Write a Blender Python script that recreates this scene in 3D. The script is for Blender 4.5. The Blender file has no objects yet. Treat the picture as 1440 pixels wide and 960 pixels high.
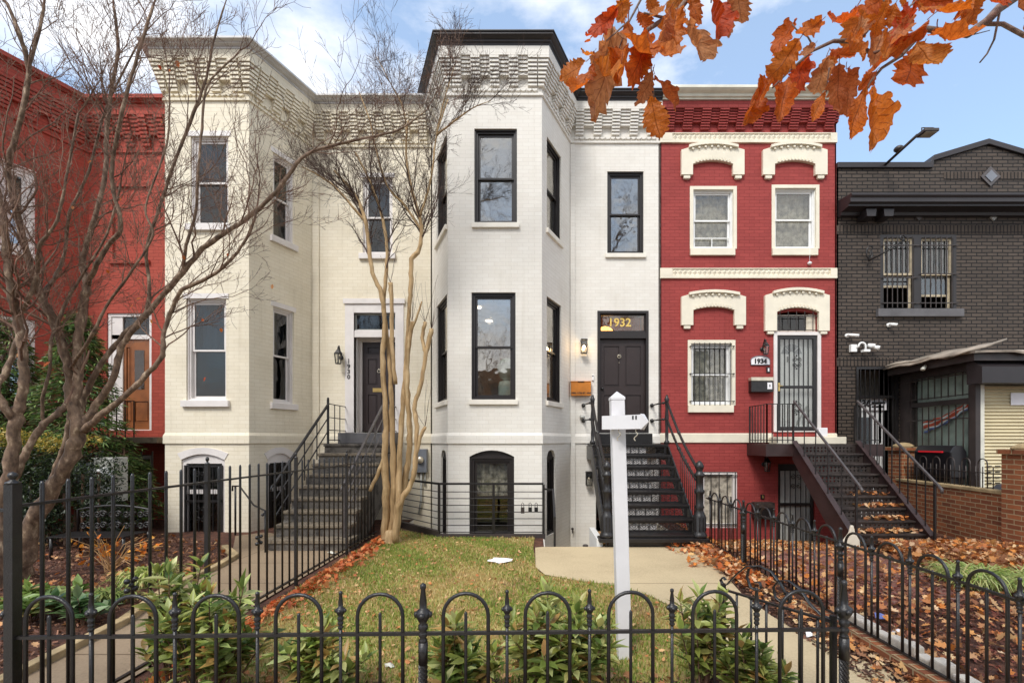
import bpy, math, random
import numpy as np
from mathutils import Matrix, Vector
from mathutils.geometry import tessellate_polygon
R = math.radians
PI = math.pi
rnd = random.Random(7)
scene = bpy.context.scene
COL = scene.collection
HC = 1.7          # eye height
F = 640.0         # focal length in reference pixels
CX, CY = 750.0, 620.0

def S(r, g, b, k=1.0):
    def f(c):
        c /= 255.0
        return (c / 12.92 if c <= .04045 else ((c + .055) / 1.055) ** 2.4) * k
    return (f(r), f(g), f(b), 1.0)

def W3(px, py, Y):
    return Vector(((px - CX) / F * Y, Y, HC - (py - CY) / F * Y))

# ------------------------------------------------------------------ materials
def new_mat(name):
    m = bpy.data.materials.new(name); m.use_nodes = True
    nt = m.node_tree; b = nt.nodes['Principled BSDF']
    return m, nt, b

def N(nt, typ, **kw):
    n = nt.nodes.new(typ)
    for k, v in kw.items():
        if k in n.inputs: n.inputs[k].default_value = v
        else: setattr(n, k, v)
    return n

def mixc(nt, a, b, fac, mode='MIX'):
    n = nt.nodes.new('ShaderNodeMix'); n.data_type = 'RGBA'; n.blend_type = mode
    for sock, v in ((n.inputs[6], a), (n.inputs[7], b), (n.inputs[0], fac)):
        if isinstance(v, (tuple, float, int)): sock.default_value = v
        else: nt.links.new(v, sock)
    return n.outputs[2]

def ramp(nt, src, stops):
    n = nt.nodes.new('ShaderNodeValToRGB'); cr = n.color_ramp
    while len(cr.elements) < len(stops): cr.elements.new(.5)
    for e, (p, c) in zip(cr.elements, stops):
        e.position = p; e.color = c if isinstance(c, tuple) else (c, c, c, 1)
    nt.links.new(src, n.inputs[0]); return n.outputs[0]

def noise(nt, vec, scale, detail=4, rough=.55):
    n = N(nt, 'ShaderNodeTexNoise', Scale=scale, Detail=detail, Roughness=rough)
    nt.links.new(vec, n.inputs['Vector']); return n.outputs['Fac']

def bump(nt, b, h, strength, dist, prev=None):
    n = N(nt, 'ShaderNodeBump', Strength=strength, Distance=dist)
    nt.links.new(h, n.inputs['Height'])
    if prev is not None: nt.links.new(prev, n.inputs['Normal'])
    nt.links.new(n.outputs[0], b.inputs['Normal']); return n.outputs[0]

def plain(name, col, rough=.6, metal=0, var=.12, vscale=6, bmp=.0, bscale=60, spec=.5):
    m, nt, b = new_mat(name)
    tc = N(nt, 'ShaderNodeTexCoord')
    f = noise(nt, tc.outputs['Object'], vscale)
    f2 = noise(nt, tc.outputs['Object'], vscale * 9)
    dark = tuple(c * (1 - var * 1.6) for c in col[:3]) + (1,)
    lite = tuple(min(1, c * (1 + var)) for c in col[:3]) + (1,)
    c = mixc(nt, dark, lite, ramp(nt, f, [(.3, 0.), (.7, 1.)]))
    c = mixc(nt, c, mixc(nt, c, (.5, .5, .5, 1), f2, 'OVERLAY'), .5)
    nt.links.new(c, b.inputs['Base Color'])
    b.inputs['Roughness'].default_value = rough; b.inputs['Metallic'].default_value = metal
    b.inputs['Specular IOR Level'].default_value = spec
    if bmp:
        bump(nt, b, noise(nt, tc.outputs['Object'], bscale, 5), bmp, .01)
    return m

def brick_mat(name, c1, c2, mortar, bw=.215, rh=.072, ms=.007, mstr=.5, rough=.75, bstr=.5, stain=None, stainamt=.25, offs=.5, rot=False):
    m, nt, b = new_mat(name)
    uv = N(nt, 'ShaderNodeUVMap')
    vec = uv.outputs[0]
    w = N(nt, 'ShaderNodeTexNoise', Scale=5.0, Detail=3.0); nt.links.new(vec, w.inputs['Vector'])
    sub = N(nt, 'ShaderNodeVectorMath', operation='SUBTRACT'); nt.links.new(w.outputs['Color'], sub.inputs[0]); sub.inputs[1].default_value = (.5, .5, .5)
    scl = N(nt, 'ShaderNodeVectorMath', operation='SCALE'); nt.links.new(sub.outputs[0], scl.inputs[0]); scl.inputs['Scale'].default_value = .012
    add = N(nt, 'ShaderNodeVectorMath', operation='ADD'); nt.links.new(vec, add.inputs[0]); nt.links.new(scl.outputs[0], add.inputs[1])
    v = add.outputs[0]
    if rot:
        mp = N(nt, 'ShaderNodeMapping'); mp.inputs['Rotation'].default_value = (0, 0, PI / 2)
        nt.links.new(v, mp.inputs[0]); v = mp.outputs[0]
    br = nt.nodes.new('ShaderNodeTexBrick'); br.offset = offs
    br.inputs['Scale'].default_value = 1; br.inputs['Brick Width'].default_value = bw; br.inputs['Row Height'].default_value = rh
    br.inputs['Mortar Size'].default_value = ms; br.inputs['Mortar Smooth'].default_value = .35; br.inputs['Bias'].default_value = 0
    br.inputs['Color1'].default_value = c1; br.inputs['Color2'].default_value = c2; br.inputs['Mortar'].default_value = mortar
    nt.links.new(v, br.inputs['Vector'])
    big = noise(nt, vec, .9, 5, .6); fine = noise(nt, vec, 22, 4)
    col = mixc(nt, br.outputs['Color'], mixc(nt, br.outputs['Color'], (.62, .60, .56, 1), 1.0, 'MULTIPLY'), ramp(nt, big, [(.45, 0.), (.8, stainamt)]))
    # vertical run-off streaks
    mp = N(nt, 'ShaderNodeMapping'); mp.inputs['Scale'].default_value = (9, .35, 1); nt.links.new(vec, mp.inputs[0])
    st = noise(nt, mp.outputs[0], 1.0, 5, .6)
    col = mixc(nt, col, mixc(nt, col, (.70, .66, .58, 1), 1.0, 'MULTIPLY'), ramp(nt, st, [(.55, 0.), (.85, stainamt)]))
    col = mixc(nt, col, mixc(nt, col, (.5, .5, .5, 1), fine, 'OVERLAY'), .35)
    nt.links.new(col, b.inputs['Base Color'])
    b.inputs['Roughness'].default_value = rough; b.inputs['Specular IOR Level'].default_value = .3
    inv = N(nt, 'ShaderNodeMath', operation='SUBTRACT'); inv.inputs[0].default_value = 1; nt.links.new(br.outputs['Fac'], inv.inputs[1])
    # every course is laid a little unevenly, so its face is a little in or out
    mp2 = N(nt, 'ShaderNodeMapping'); mp2.inputs['Scale'].default_value = (1.2, 7, 1); nt.links.new(vec, mp2.inputs[0])
    un = noise(nt, mp2.outputs[0], 1.6, 3)
    hh = N(nt, 'ShaderNodeMath', operation='MULTIPLY_ADD'); nt.links.new(un, hh.inputs[0]); hh.inputs[1].default_value = .5; nt.links.new(inv.outputs[0], hh.inputs[2])
    p = bump(nt, b, hh.outputs[0], bstr, .008)
    bump(nt, b, fine, .25, .004, p)
    return m

def paint_mix(name, col, base, rough=.6, amt=.3, scale=14):
    m, nt, b = new_mat(name); tc = N(nt, 'ShaderNodeTexCoord')
    f = noise(nt, tc.outputs['Object'], scale, 6, .7)
    big = noise(nt, tc.outputs['Object'], scale * .15, 4)
    c = mixc(nt, col, base, ramp(nt, f, [(.62 - amt * .3, 0.), (.72 - amt * .2, 1.)]))
    c = mixc(nt, c, mixc(nt, c, (.7, .68, .62, 1), 1., 'MULTIPLY'), big)
    nt.links.new(c, b.inputs['Base Color']); b.inputs['Roughness'].default_value = rough
    bump(nt, b, f, .3, .01); return m

MAT = {}
def setup_mats():
    M = MAT
    M['white_brick'] = brick_mat('white_painted_brick', S(231, 227, 219), S(227, 222, 213), S(216, 211, 202), ms=.0045, bstr=.30, stainamt=.34)
    M['cream_brick'] = brick_mat('cream_painted_brick', S(236, 227, 207), S(232, 222, 200), S(220, 209, 185), ms=.0045, bstr=.34, stainamt=.5)
    M['red_brick'] = brick_mat('red_painted_brick', S(160, 68, 64), S(150, 62, 59), S(128, 50, 48), ms=.005, bstr=.5, stainamt=.5)
    M['rust_brick'] = brick_mat('rust_painted_brick', S(172, 78, 64), S(162, 72, 58), S(138, 60, 50), ms=.005, bstr=.5, stainamt=.5)
    M['dark_brick'] = brick_mat('dark_painted_brick', S(84, 73, 64), S(70, 61, 54), S(24, 21, 20), bw=.225, rh=.077, ms=.012, bstr=1., stainamt=.5, rough=.6)
    M['dark_soldier'] = brick_mat('dark_soldier_brick', S(84, 73, 64), S(70, 61, 54), S(24, 21, 20), bw=.23, rh=.077, ms=.012, bstr=1., offs=0, rot=True, stainamt=.5)
    M['orange_brick'] = brick_mat('orange_bare_brick', S(160, 98, 64), S(118, 70, 50), S(168, 146, 114), bw=.21, rh=.075, ms=.009, bstr=.9, stainamt=.6, rough=.9)
    M['cream_trim'] = plain('cream_trim', S(230, 222, 202), .55, var=.06, vscale=3, bmp=.15)
    M['white_trim'] = plain('white_trim', S(232, 226, 214), .5, var=.05, vscale=3, bmp=.1)
    M['bluish_trim'] = plain('cool_white_trim', S(226, 220, 216), .5, var=.06, vscale=3, bmp=.1)
    M['aged_cream'] = plain('aged_cream_sash', S(206, 190, 160), .6, var=.2, vscale=8)
    M['white_plastic'] = plain('white_plastic', S(238, 238, 236), .4, var=.03)
    M['black_frame'] = plain('black_window_frame', S(40, 35, 34), .4, var=.1)
    M['black_cornice'] = plain('black_cornice', S(42, 37, 39), .45, var=.12, vscale=2)
    M['dark_door'] = plain('dark_door_paint', S(52, 42, 41), .38, var=.08)
    M['black_iron'] = plain('black_iron', S(30, 27, 27), .38, var=.25, vscale=12, bmp=.25, bscale=90, metal=.0, spec=.6)
    M['worn_iron'] = plain('worn_iron', S(58, 49, 45), .5, var=.35, vscale=9, bmp=.35, bscale=70, spec=.6)
    M['brown_iron'] = plain('brown_painted_iron', S(58, 42, 41), .42, var=.2, vscale=5, bmp=.2)
    M['grey_rail'] = plain('grey_painted_rail', S(84, 78, 77), .4, var=.2, vscale=9)
    M['gutter'] = plain('pale_gutter_metal', S(222, 220, 206), .5, var=.12, vscale=3)
    M['grey_gutter'] = plain('grey_gutter_metal', S(205, 203, 202), .5, var=.1, vscale=3)
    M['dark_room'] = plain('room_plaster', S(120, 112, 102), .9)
    M['pale_room'] = plain('pale_room_plaster', S(205, 200, 190), .9)
    M['curtain'] = plain('net_curtain', S(180, 172, 156), .95, var=.45, vscale=9)
    M['blind'] = plain('grey_blind', S(74, 76, 80), .9, var=.15, vscale=3)
    M['gold'] = plain('gold_leaf', S(240, 205, 110), .3, metal=.3)
    M['brass'] = plain('brass', S(220, 190, 120), .3, metal=.7)
    M['silver'] = plain('nickel', S(215, 205, 185), .3, metal=.6)
    M['wood_box'] = plain('varnished_wood', S(196, 120, 40), .4, var=.15, vscale=5)
    M['oak_door'] = plain('stained_door_wood', S(140, 84, 44), .4, var=.2, vscale=4)
    M['post_white'] = plain('white_vinyl_post', S(224, 222, 223), .5, var=.05, vscale=3)
    M['utility'] = plain('grey_utility_paint', S(176, 176, 170), .45, var=.08, vscale=5)
    M['utility_dark'] = plain('blue_grey_paint', S(120, 124, 132), .45, var=.08, vscale=5)
    M['tan_cap'] = plain('wall_cap_stone', S(172, 150, 112), .9, var=.25, vscale=5, bmp=.6, bscale=30)
    M['stone_step'] = paint_mix('weathered_grey_step', S(104, 98, 92), S(52, 47, 44), .75, .5, 5)
    M['step_top'] = paint_mix('worn_step_top', S(128, 116, 100), S(78, 70, 62), .8, .35, 7)
    M['slate'] = plain('grey_stone_sill', S(92, 90, 92), .6, var=.15, vscale=4)
    M['roof_felt'] = plain('roof_felt', S(58, 52, 48), .9, var=.3, vscale=2, bmp=.5, bscale=12)
    M['silver_felt'] = plain('silver_roof_coating', S(158, 146, 132), .7, var=.35, vscale=3, bmp=.6, bscale=14)
    M['shutter'] = plain('roller_shutter', S(206, 194, 160), .45, var=.08, vscale=2)
    M['shop_dark'] = plain('dark_shop_timber', S(60, 52, 50), .5, var=.2, vscale=5)
    M['paper'] = plain('paper', S(240, 238, 240), .8, var=.02)
    M['black_plastic'] = plain('black_plastic', S(28, 27, 30), .3, var=.1)
    M['red_plastic'] = plain('red_plastic', S(225, 40, 50), .4, var=.05)
    M['cover'] = plain('grey_tarp', S(96, 98, 104), .6, var=.15, vscale=5, bmp=.4, bscale=10)
    M['blue_plastic'] = plain('blue_plastic', S(110, 125, 190), .35, var=.2, vscale=30)
    M['number'] = plain('black_number_paint', S(30, 28, 28), .5)
    M['red_letter'] = plain('banner_red', S(222, 92, 66), .6, var=.08)
    M['white_stone'] = plain('white_edging_stone', S(214, 204, 190), .8, var=.2, vscale=8, bmp=.6, bscale=20)
    M['asphalt'] = plain('asphalt', S(66, 66, 68), .9, var=.1, vscale=2, bmp=.4, bscale=90)
    M['statue'] = plain('pale_green_ceramic', S(206, 222, 208), .4, var=.03)
    M['tan_board'] = plain('tan_board', S(176, 138, 92), .7, var=.2)
    M['green_board'] = plain('green_grey_board', S(176, 184, 178), .9, var=.25, vscale=3)
    # emitters
    for nm, c, s in (('warm_bulb', (1, .62, .25, 1), 6), ('ceiling_lamp', (1, .86, .66, 1), 5.0), ('transom_globe', (1, .46, .10, 1), 3.2)):
        m, nt, b = new_mat(nm); b.inputs['Emission Color'].default_value = c; b.inputs['Emission Strength'].default_value = s
        b.inputs['Base Color'].default_value = c; M[nm] = m
    # glass
    def glass(name, tint, fac, rough=.02):
        m = bpy.data.materials.new(name); m.use_nodes = True; nt = m.node_tree; nt.nodes.clear()
        o = nt.nodes.new('ShaderNodeOutputMaterial'); t = N(nt, 'ShaderNodeBsdfTransparent'); t.inputs[0].default_value = tint
        g = N(nt, 'ShaderNodeBsdfGlossy'); g.inputs['Roughness'].default_value = rough; g.inputs[0].default_value = (.86, .84, .80, 1)
        lw = N(nt, 'ShaderNodeLayerWeight', Blend=.5); pw = N(nt, 'ShaderNodeMath', operation='POWER'); nt.links.new(lw.outputs['Facing'], pw.inputs[0]); pw.inputs[1].default_value = 4.0
        mr = N(nt, 'ShaderNodeMapRange'); nt.links.new(pw.outputs[0], mr.inputs[0]); mr.inputs[3].default_value = fac; mr.inputs[4].default_value = 1
        tc = N(nt, 'ShaderNodeTexCoord'); nz = noise(nt, tc.outputs['Object'], 2.2, 2)
        bp = N(nt, 'ShaderNodeBump', Strength=.12, Distance=.05); nt.links.new(nz, bp.inputs['Height']); nt.links.new(bp.outputs[0], g.inputs['Normal'])
        mx = N(nt, 'ShaderNodeMixShader'); nt.links.new(mr.outputs[0], mx.inputs[0]); nt.links.new(t.outputs[0], mx.inputs[1]); nt.links.new(g.outputs[0], mx.inputs[2])
        nt.links.new(mx.outputs[0], o.inputs[0]); return m
    M['glass'] = glass('window_glass', (.85, .86, .85, 1), .11)
    M['glass_clear'] = glass('clear_window_glass', (.90, .90, .89, 1), .24)
    M['glass_dim'] = glass('dim_window_glass', (.62, .64, .66, 1), .055)
    M['glass_green'] = glass('green_shop_glass', (.92, .95, .93, 1), .02)
    M['lantern_glass'] = glass('lantern_glass', (.9, .9, .88, 1), .12)
    # foliage with vertex colours
    def leafm(name, rough=.5, trans=.35, attr='Col', bmpy=0):
        m, nt, b = new_mat(name); a = N(nt, 'ShaderNodeAttribute', attribute_name=attr)
        nt.links.new(a.outputs['Color'], b.inputs['Base Color']); b.inputs['Roughness'].default_value = rough
        tr = N(nt, 'ShaderNodeBsdfTranslucent'); nt.links.new(a.outputs['Color'], tr.inputs[0])
        mx = N(nt, 'ShaderNodeMixShader', Fac=trans); mx.inputs[0].default_value = trans
        nt.links.new(b.outputs[0], mx.inputs[1]); nt.links.new(tr.outputs[0], mx.inputs[2])
        nt.links.new(mx.outputs[0], nt.nodes['Material Output'].inputs[0]); return m
    M['leaf'] = leafm('leaf_colours', .4, .3)
    M['dry_leaf'] = leafm('dry_leaf_colours', .75, .2)
    M['grass'] = leafm('grass_blade', .6, .3)
    # hero oak leaf
    m, nt, b = new_mat('oak_leaf_autumn'); oi = N(nt, 'ShaderNodeObjectInfo')
    tc = N(nt, 'ShaderNodeTexCoord'); uv = N(nt, 'ShaderNodeUVMap')
    col = ramp(nt, oi.outputs['Random'], [(0., S(216, 116, 36)), (.25, S(228, 140, 50)), (.42, S(216, 86, 28)), (.60, S(230, 154, 66)), (.76, S(210, 104, 36)), (.9, S(224, 170, 116)), (1., S(200, 136, 90))])
    sp = N(nt, 'ShaderNodeSeparateXYZ'); nt.links.new(uv.outputs[0], sp.inputs[0])
    ab = N(nt, 'ShaderNodeMath', operation='ABSOLUTE'); nt.links.new(sp.outputs[0], ab.inputs[0])
    # midrib + side veins
    mid = ramp(nt, ab.outputs[0], [(0., 1.), (.03, 0.)])
    ma = N(nt, 'ShaderNodeMath', operation='MULTIPLY_ADD'); nt.links.new(ab.outputs[0], ma.inputs[0]); ma.inputs[1].default_value = -.38; nt.links.new(sp.outputs[1], ma.inputs[2])
    mu = N(nt, 'ShaderNodeMath', operation='MULTIPLY'); nt.links.new(ma.outputs[0], mu.inputs[0]); mu.inputs[1].default_value = 9.0
    fr = N(nt, 'ShaderNodeMath', operation='FRACT'); nt.links.new(mu.outputs[0], fr.inputs[0])
    side = ramp(nt, fr.outputs[0], [(0., .8), (.07, 0.), (.93, 0.), (1., .8)])
    vein = mixc(nt, mid, side, 1.0, 'LIGHTEN')
    nz = noise(nt, tc.outputs['Object'], 26, 5, .65); nz2 = noise(nt, tc.outputs['Object'], 110, 4, .6)
    col = mixc(nt, col, mixc(nt, col, (.50, .36, .30, 1), 1., 'MULTIPLY'), ramp(nt, nz, [(.4, 0.), (.75, .8)]))
    col = mixc(nt, col, (.42, .30, .20, 1), ramp(nt, nz2, [(.6, 0.), (.8, .35)]))
    colv = mixc(nt, col, mixc(nt, col, (.45, .35, .3, 1), 1., 'MULTIPLY'), vein)
    nt.links.new(colv, b.inputs['Base Color']); b.inputs['Roughness'].default_value = .55
    bump(nt, b, mixc(nt, vein, nz, .35), .6, .003)
    tr = N(nt, 'ShaderNodeBsdfTranslucent'); tcol = mixc(nt, colv, (1., .55, .22, 1), 1., 'MULTIPLY'); nt.links.new(mixc(nt, colv, tcol, .5), tr.inputs[0])
    mx = N(nt, 'ShaderNodeMixShader'); mx.inputs[0].default_value = .58; nt.links.new(b.outputs[0], mx.inputs[1]); nt.links.new(tr.outputs[0], mx.inputs[2])
    nt.links.new(mx.outputs[0], nt.nodes['Material Output'].inputs[0]); M['oak_leaf'] = m
    # bark
    def bark(name, c1, c2, c3, sc=(1, 1, .25), s=24, bs=.5):
        m, nt, b = new_mat(name); tc = N(nt, 'ShaderNodeTexCoord'); mp = N(nt, 'ShaderNodeMapping'); mp.inputs['Scale'].default_value = sc
        nt.links.new(tc.outputs['Object'], mp.inputs[0]); f = noise(nt, mp.outputs[0], s, 6, .6); g = noise(nt, tc.outputs['Object'], 4, 3)
        c = ramp(nt, f, [(.3, c1), (.55, c2), (.75, c3)]); c = mixc(nt, c, mixc(nt, c, (.6, .58, .5, 1), 1., 'MULTIPLY'), ramp(nt, g, [(.45, 0.), (.65, .8)]))
        nt.links.new(c, b.inputs['Base Color']); b.inputs['Roughness'].default_value = .8; bump(nt, b, f, bs, .01); return m
    M['maple_bark'] = bark('grey_brown_bark', S(68, 50, 40), S(128, 104, 84), S(198, 176, 150), (1, 1, .5), 18, .8)
    M['dark_twig'] = bark('dark_twig_bark', S(86, 60, 50), S(128, 98, 80), S(170, 140, 116))
    M['myrtle_twig'] = bark('reddish_twig_bark', S(56, 40, 36), S(88, 66, 56), S(116, 92, 78))
    M['myrtle_bark'] = bark('smooth_tan_bark', S(146, 118, 82), S(184, 154, 112), S(206, 182, 144), (1, 1, .12), 16, .25)
    M['oak_bark'] = bark('oak_twig_bark', S(88, 70, 62), S(132, 110, 98), S(168, 146, 130), (1, 1, 1), 60, .5)
    # grounds
    def gmat(name, stops, scale, s2=40, rough=.9, bs=.6, bscale=30, bd=.02, tex=None):
        m, nt, b = new_mat(name); tc = N(nt, 'ShaderNodeTexCoord'); v = tc.outputs['Object']
        f = noise(nt, v, scale, 6, .6); g = noise(nt, v, s2, 5, .7)
        mx = N(nt, 'ShaderNodeMath', operation='MULTIPLY_ADD'); nt.links.new(g, mx.inputs[0]); mx.inputs[1].default_value = .5
        ml = N(nt, 'ShaderNodeMath', operation='MULTIPLY'); nt.links.new(f, ml.inputs[0]); ml.inputs[1].default_value = .5; nt.links.new(ml.outputs[0], mx.inputs[2])
        c = ramp(nt, mx.outputs[0], stops); nt.links.new(c, b.inputs['Base Color']); b.inputs['Roughness'].default_value = rough
        bump(nt, b, noise(nt, v, bscale, 6, .7), bs, bd); return m, nt, b, c
    M['lawn'] = gmat('lawn_turf', [(.35, S(104, 84, 52)), (.47, S(158, 132, 82)), (.55, S(142, 138, 70)), (.68, S(190, 166, 110))], 1.6)[0]
    M['mulch'] = gmat('bark_mulch', [(.35, S(40, 26, 20)), (.5, S(92, 56, 42)), (.65, S(138, 92, 66))], 6, 60, bs=1., bscale=50, bd=.04)[0]
    M['dirt'] = gmat('earth', [(.35, S(58, 42, 30)), (.6, S(112, 88, 62))], 3)[0]
    def conc(name, a, bcol, joint):
        m, nt, b, c = gmat(name, [(.3, a), (.52, bcol), (.75, tuple(min(1, x * 1.12) for x in bcol[:3]) + (1,))], .8, 50, .75, .15, 150, .004)
        tc = N(nt, 'ShaderNodeTexCoord')
        br = nt.nodes.new('ShaderNodeTexBrick'); br.offset = 0; br.inputs['Scale'].default_value = 1; br.inputs['Brick Width'].default_value = joint[0]; br.inputs['Row Height'].default_value = joint[1]
        br.inputs['Mortar Size'].default_value = .008; br.inputs['Color1'].default_value = (1, 1, 1, 1); br.inputs['Color2'].default_value = (.93, .92, .9, 1); br.inputs['Mortar'].default_value = (.38, .34, .28, 1)
        nt.links.new(tc.outputs['Object'], br.inputs['Vector'])
        nt.links.new(mixc(nt, c, br.outputs['Color'], 1., 'MULTIPLY'), b.inputs['Base Color']); return m
    M['concrete'] = conc('tan_concrete', S(158, 139, 108), S(196, 177, 142), (5.0, 5.4))
    M['walk'] = conc('brown_walkway_concrete', S(112, 94, 74), S(148, 128, 104), (1.4, .9))
    M['pavement'] = conc('pavement_concrete', S(140, 130, 114), S(172, 162, 146), (1.5, 1.5))
    M['brick_path'] = brick_mat('pinkish_brick_paving', S(150, 98, 84), S(120, 78, 70), S(140, 120, 106), bw=.2, rh=.1, ms=.008, bstr=.6, stainamt=.5)

# ------------------------------------------------------------------ mesh builder
class MB:
    def __init__(s):
        s.v = []; s.f = []; s.uv = []; s.mi = []; s.sm = []; s.M = Matrix.Identity(4); s.m = 0
    def add(s, verts, faces, smooth=False, m=None, uvs=None):
        o = len(s.v); verts = [Vector(v) for v in verts]
        for v in verts: s.v.append(s.M @ v)
        mi = s.m if m is None else m
        for fi, f in enumerate(faces):
            s.f.append([i + o for i in f]); s.mi.append(mi); s.sm.append(smooth)
            if uvs is not None: s.uv.append([uvs[i] for i in f]); continue
            a, b, c = verts[f[0]], verts[f[1]], verts[f[2]]
            n = (b - a).cross(c - a)
            if n.length < 1e-12 and len(f) > 3: n = (verts[f[2]] - verts[f[1]]).cross(verts[f[3]] - verts[f[1]])
            ax = max(range(3), key=lambda k: abs(n[k]))
            if ax == 1: s.uv.append([(verts[i].x, verts[i].z) for i in f])
            elif ax == 0: s.uv.append([(verts[i].y, verts[i].z) for i in f])
            else: s.uv.append([(verts[i].x, verts[i].y) for i in f])
        return s
    def box(s, x0, x1, y0, y1, z0, z1, m=None):
        if x0 > x1: x0, x1 = x1, x0
        if y0 > y1: y0, y1 = y1, y0
        if z0 > z1: z0, z1 = z1, z0
        v = [(x0, y0, z0), (x1, y0, z0), (x1, y1, z0), (x0, y1, z0), (x0, y0, z1), (x1, y0, z1), (x1, y1, z1), (x0, y1, z1)]
        return s.add(v, [(0, 3, 2, 1), (4, 5, 6, 7), (0, 1, 5, 4), (1, 2, 6, 5), (2, 3, 7, 6), (3, 0, 4, 7)], m=m)
    def ring(s, x0, x1, z0, z1, w, y0, y1, m=None, wb=None, wt=None):
        wb = w if wb is None else wb; wt = w if wt is None else wt
        s.box(x0, x0 + w, y0, y1, z0, z1, m); s.box(x1 - w, x1, y0, y1, z0, z1, m)
        s.box(x0 + w, x1 - w, y0, y1, z0, z0 + wb, m); s.box(x0 + w, x1 - w, y0, y1, z1 - wt, z1, m); return s
    def prism(s, poly, y0, y1, m=None):       # poly in local x-z, CCW seen from -y
        n = len(poly); v = [(x, y0, z) for x, z in poly] + [(x, y1, z) for x, z in poly]
        tris = tessellate_polygon([[Vector((x, 0, z)) for x, z in poly]])
        f = []
        for t in tris:
            a, b, c = (Vector((poly[i][0], poly[i][1])) for i in t)
            cr = (b.x - a.x) * (c.y - a.y) - (b.y - a.y) * (c.x - a.x)
            t = tuple(t) if cr > 0 else (t[0], t[2], t[1])
            f.append(t); f.append(tuple(i + n for i in reversed(t)))
        area = sum(poly[i][0] * poly[(i + 1) % n][1] - poly[(i + 1) % n][0] * poly[i][1] for i in range(n))
        for i in range(n):
            j = (i + 1) % n
            f.append((i, i + n, j + n, j) if area > 0 else (i, j, j + n, i + n))
        return s.add(v, f, m=m)
    def slab(s, poly, z0, z1, m=None):        # poly in x-y, CCW from above
        n = len(poly); v = [(x, y, z1) for x, y in poly] + [(x, y, z0) for x, y in poly]
        tris = tessellate_polygon([[Vector((x, y, 0)) for x, y in poly]]); f = []
        for t in tris:
            a, b, c = (Vector(poly[i]) for i in t)
            cr = (b.x - a.x) * (c.y - a.y) - (b.y - a.y) * (c.x - a.x)
            t = tuple(t) if cr > 0 else (t[0], t[2], t[1])
            f.append(t); f.append(tuple(i + n for i in reversed(t)))
        for i in range(n):
            j = (i + 1) % n; f.append((i, i + n, j + n, j))
        return s.add(v, f, m=m)
    def tube(s, pts, rad, n=8, cap=True, m=None, smooth=True):
        pts = [Vector(p) for p in pts]; k = len(pts)
        if not hasattr(rad, '__len__'): rad = [rad] * k
        t0 = (pts[1] - pts[0]).normalized(); up = Vector((0, 0, 1)) if abs(t0.z) < .9 else Vector((1, 0, 0))
        nrm = t0.cross(up).normalized(); V = []; Fc = []
        for i, p in enumerate(pts):
            if i == 0: t = t0
            elif i == k - 1: t = (pts[i] - pts[i - 1])
            else: t = (pts[i + 1] - pts[i - 1])
            if t.length < 1e-9: t = t0
            t = t.normalized(); nrm = nrm - t * nrm.dot(t)
            if nrm.length < 1e-6: nrm = t.cross(Vector((.3, .5, .8)))
            nrm.normalize(); b = t.cross(nrm)
            for j in range(n):
                a = 2 * PI * j / n; V.append(p + (nrm * math.cos(a) + b * math.sin(a)) * rad[i])
        for i in range(k - 1):
            for j in range(n):
                a = i * n + j; b_ = i * n + (j + 1) % n
                Fc.append((a, b_, b_ + n, a + n))
        if cap: Fc.append(tuple(reversed(range(n)))); Fc.append(tuple(range((k - 1) * n, k * n)))
        return s.add(V, Fc, smooth, m)
    def bar(s, p0, p1, w, h=None, m=None):    # square bar
        h = h or w; p0 = Vector(p0); p1 = Vector(p1); t = (p1 - p0).normalized()
        up = Vector((0, 0, 1)) if abs(t.z) < .95 else Vector((0, 1, 0))
        a = t.cross(up).normalized(); b = a.cross(t).normalized(); a *= w / 2; b *= h / 2
        v = [p0 - a - b, p0 + a - b, p0 + a + b, p0 - a + b, p1 - a - b, p1 + a - b, p1 + a + b, p1 - a + b]
        return s.add(v, [(0, 3, 2, 1), (4, 5, 6, 7), (0, 1, 5, 4), (1, 2, 6, 5), (2, 3, 7, 6), (3, 0, 4, 7)], m=m)
    def lathe(s, c, prof, n=16, m=None, smooth=True, axis='z'):
        c = Vector(c); V = []; k = len(prof)
        for r, z in prof:
            for j in range(n):
                a = 2 * PI * j / n
                V.append(c + (Vector((r * math.cos(a), r * math.sin(a), z)) if axis == 'z' else Vector((r * math.cos(a), z, -r * math.sin(a)))))
        Fc = []
        for i in range(k - 1):
            for j in range(n):
                a = i * n + j; b = i * n + (j + 1) % n; Fc.append((a, b, b + n, a + n))
        Fc.append(tuple(reversed(range(n)))); Fc.append(tuple(range((k - 1) * n, k * n)))
        return s.add(V, Fc, smooth, m)
    def ball(s, c, r, n=12, m=None, sx=1, sy=1, sz=1):
        c = Vector(c); V = []; Fc = []; k = n // 2
        for i in range(k + 1):
            th = PI * i / k
            for j in range(n):
                a = 2 * PI * j / n; rr = max(math.sin(th), .001)
                V.append(c + Vector((r * sx * rr * math.cos(a), r * sy * rr * math.sin(a), -r * sz * math.cos(th))))
        for i in range(k):
            for j in range(n):
                a = i * n + j; b = i * n + (j + 1) % n; Fc.append((a, b, b + n, a + n))
        return s.add(V, Fc, True, m)
    def mould(s, u0, u1, prof, e0=0, e1=0, m=None):
        # prof: list of (d outward, z) from bottom to top, swept from u0 to u1 with mitred ends
        V = [(u0 - e0 * d, -d, z) for d, z in prof] + [(u1 + e1 * d, -d, z) for d, z in prof]; n = len(prof)
        Fc = [(i, i + n, i + n + 1, i + 1) for i in range(n - 1)]
        Fc += [tuple(reversed(range(n))), tuple(range(n, 2 * n))]
        Fc += [(n - 1, 2 * n - 1, n, 0)]
        return s.add(V, Fc, m=m)
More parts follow.
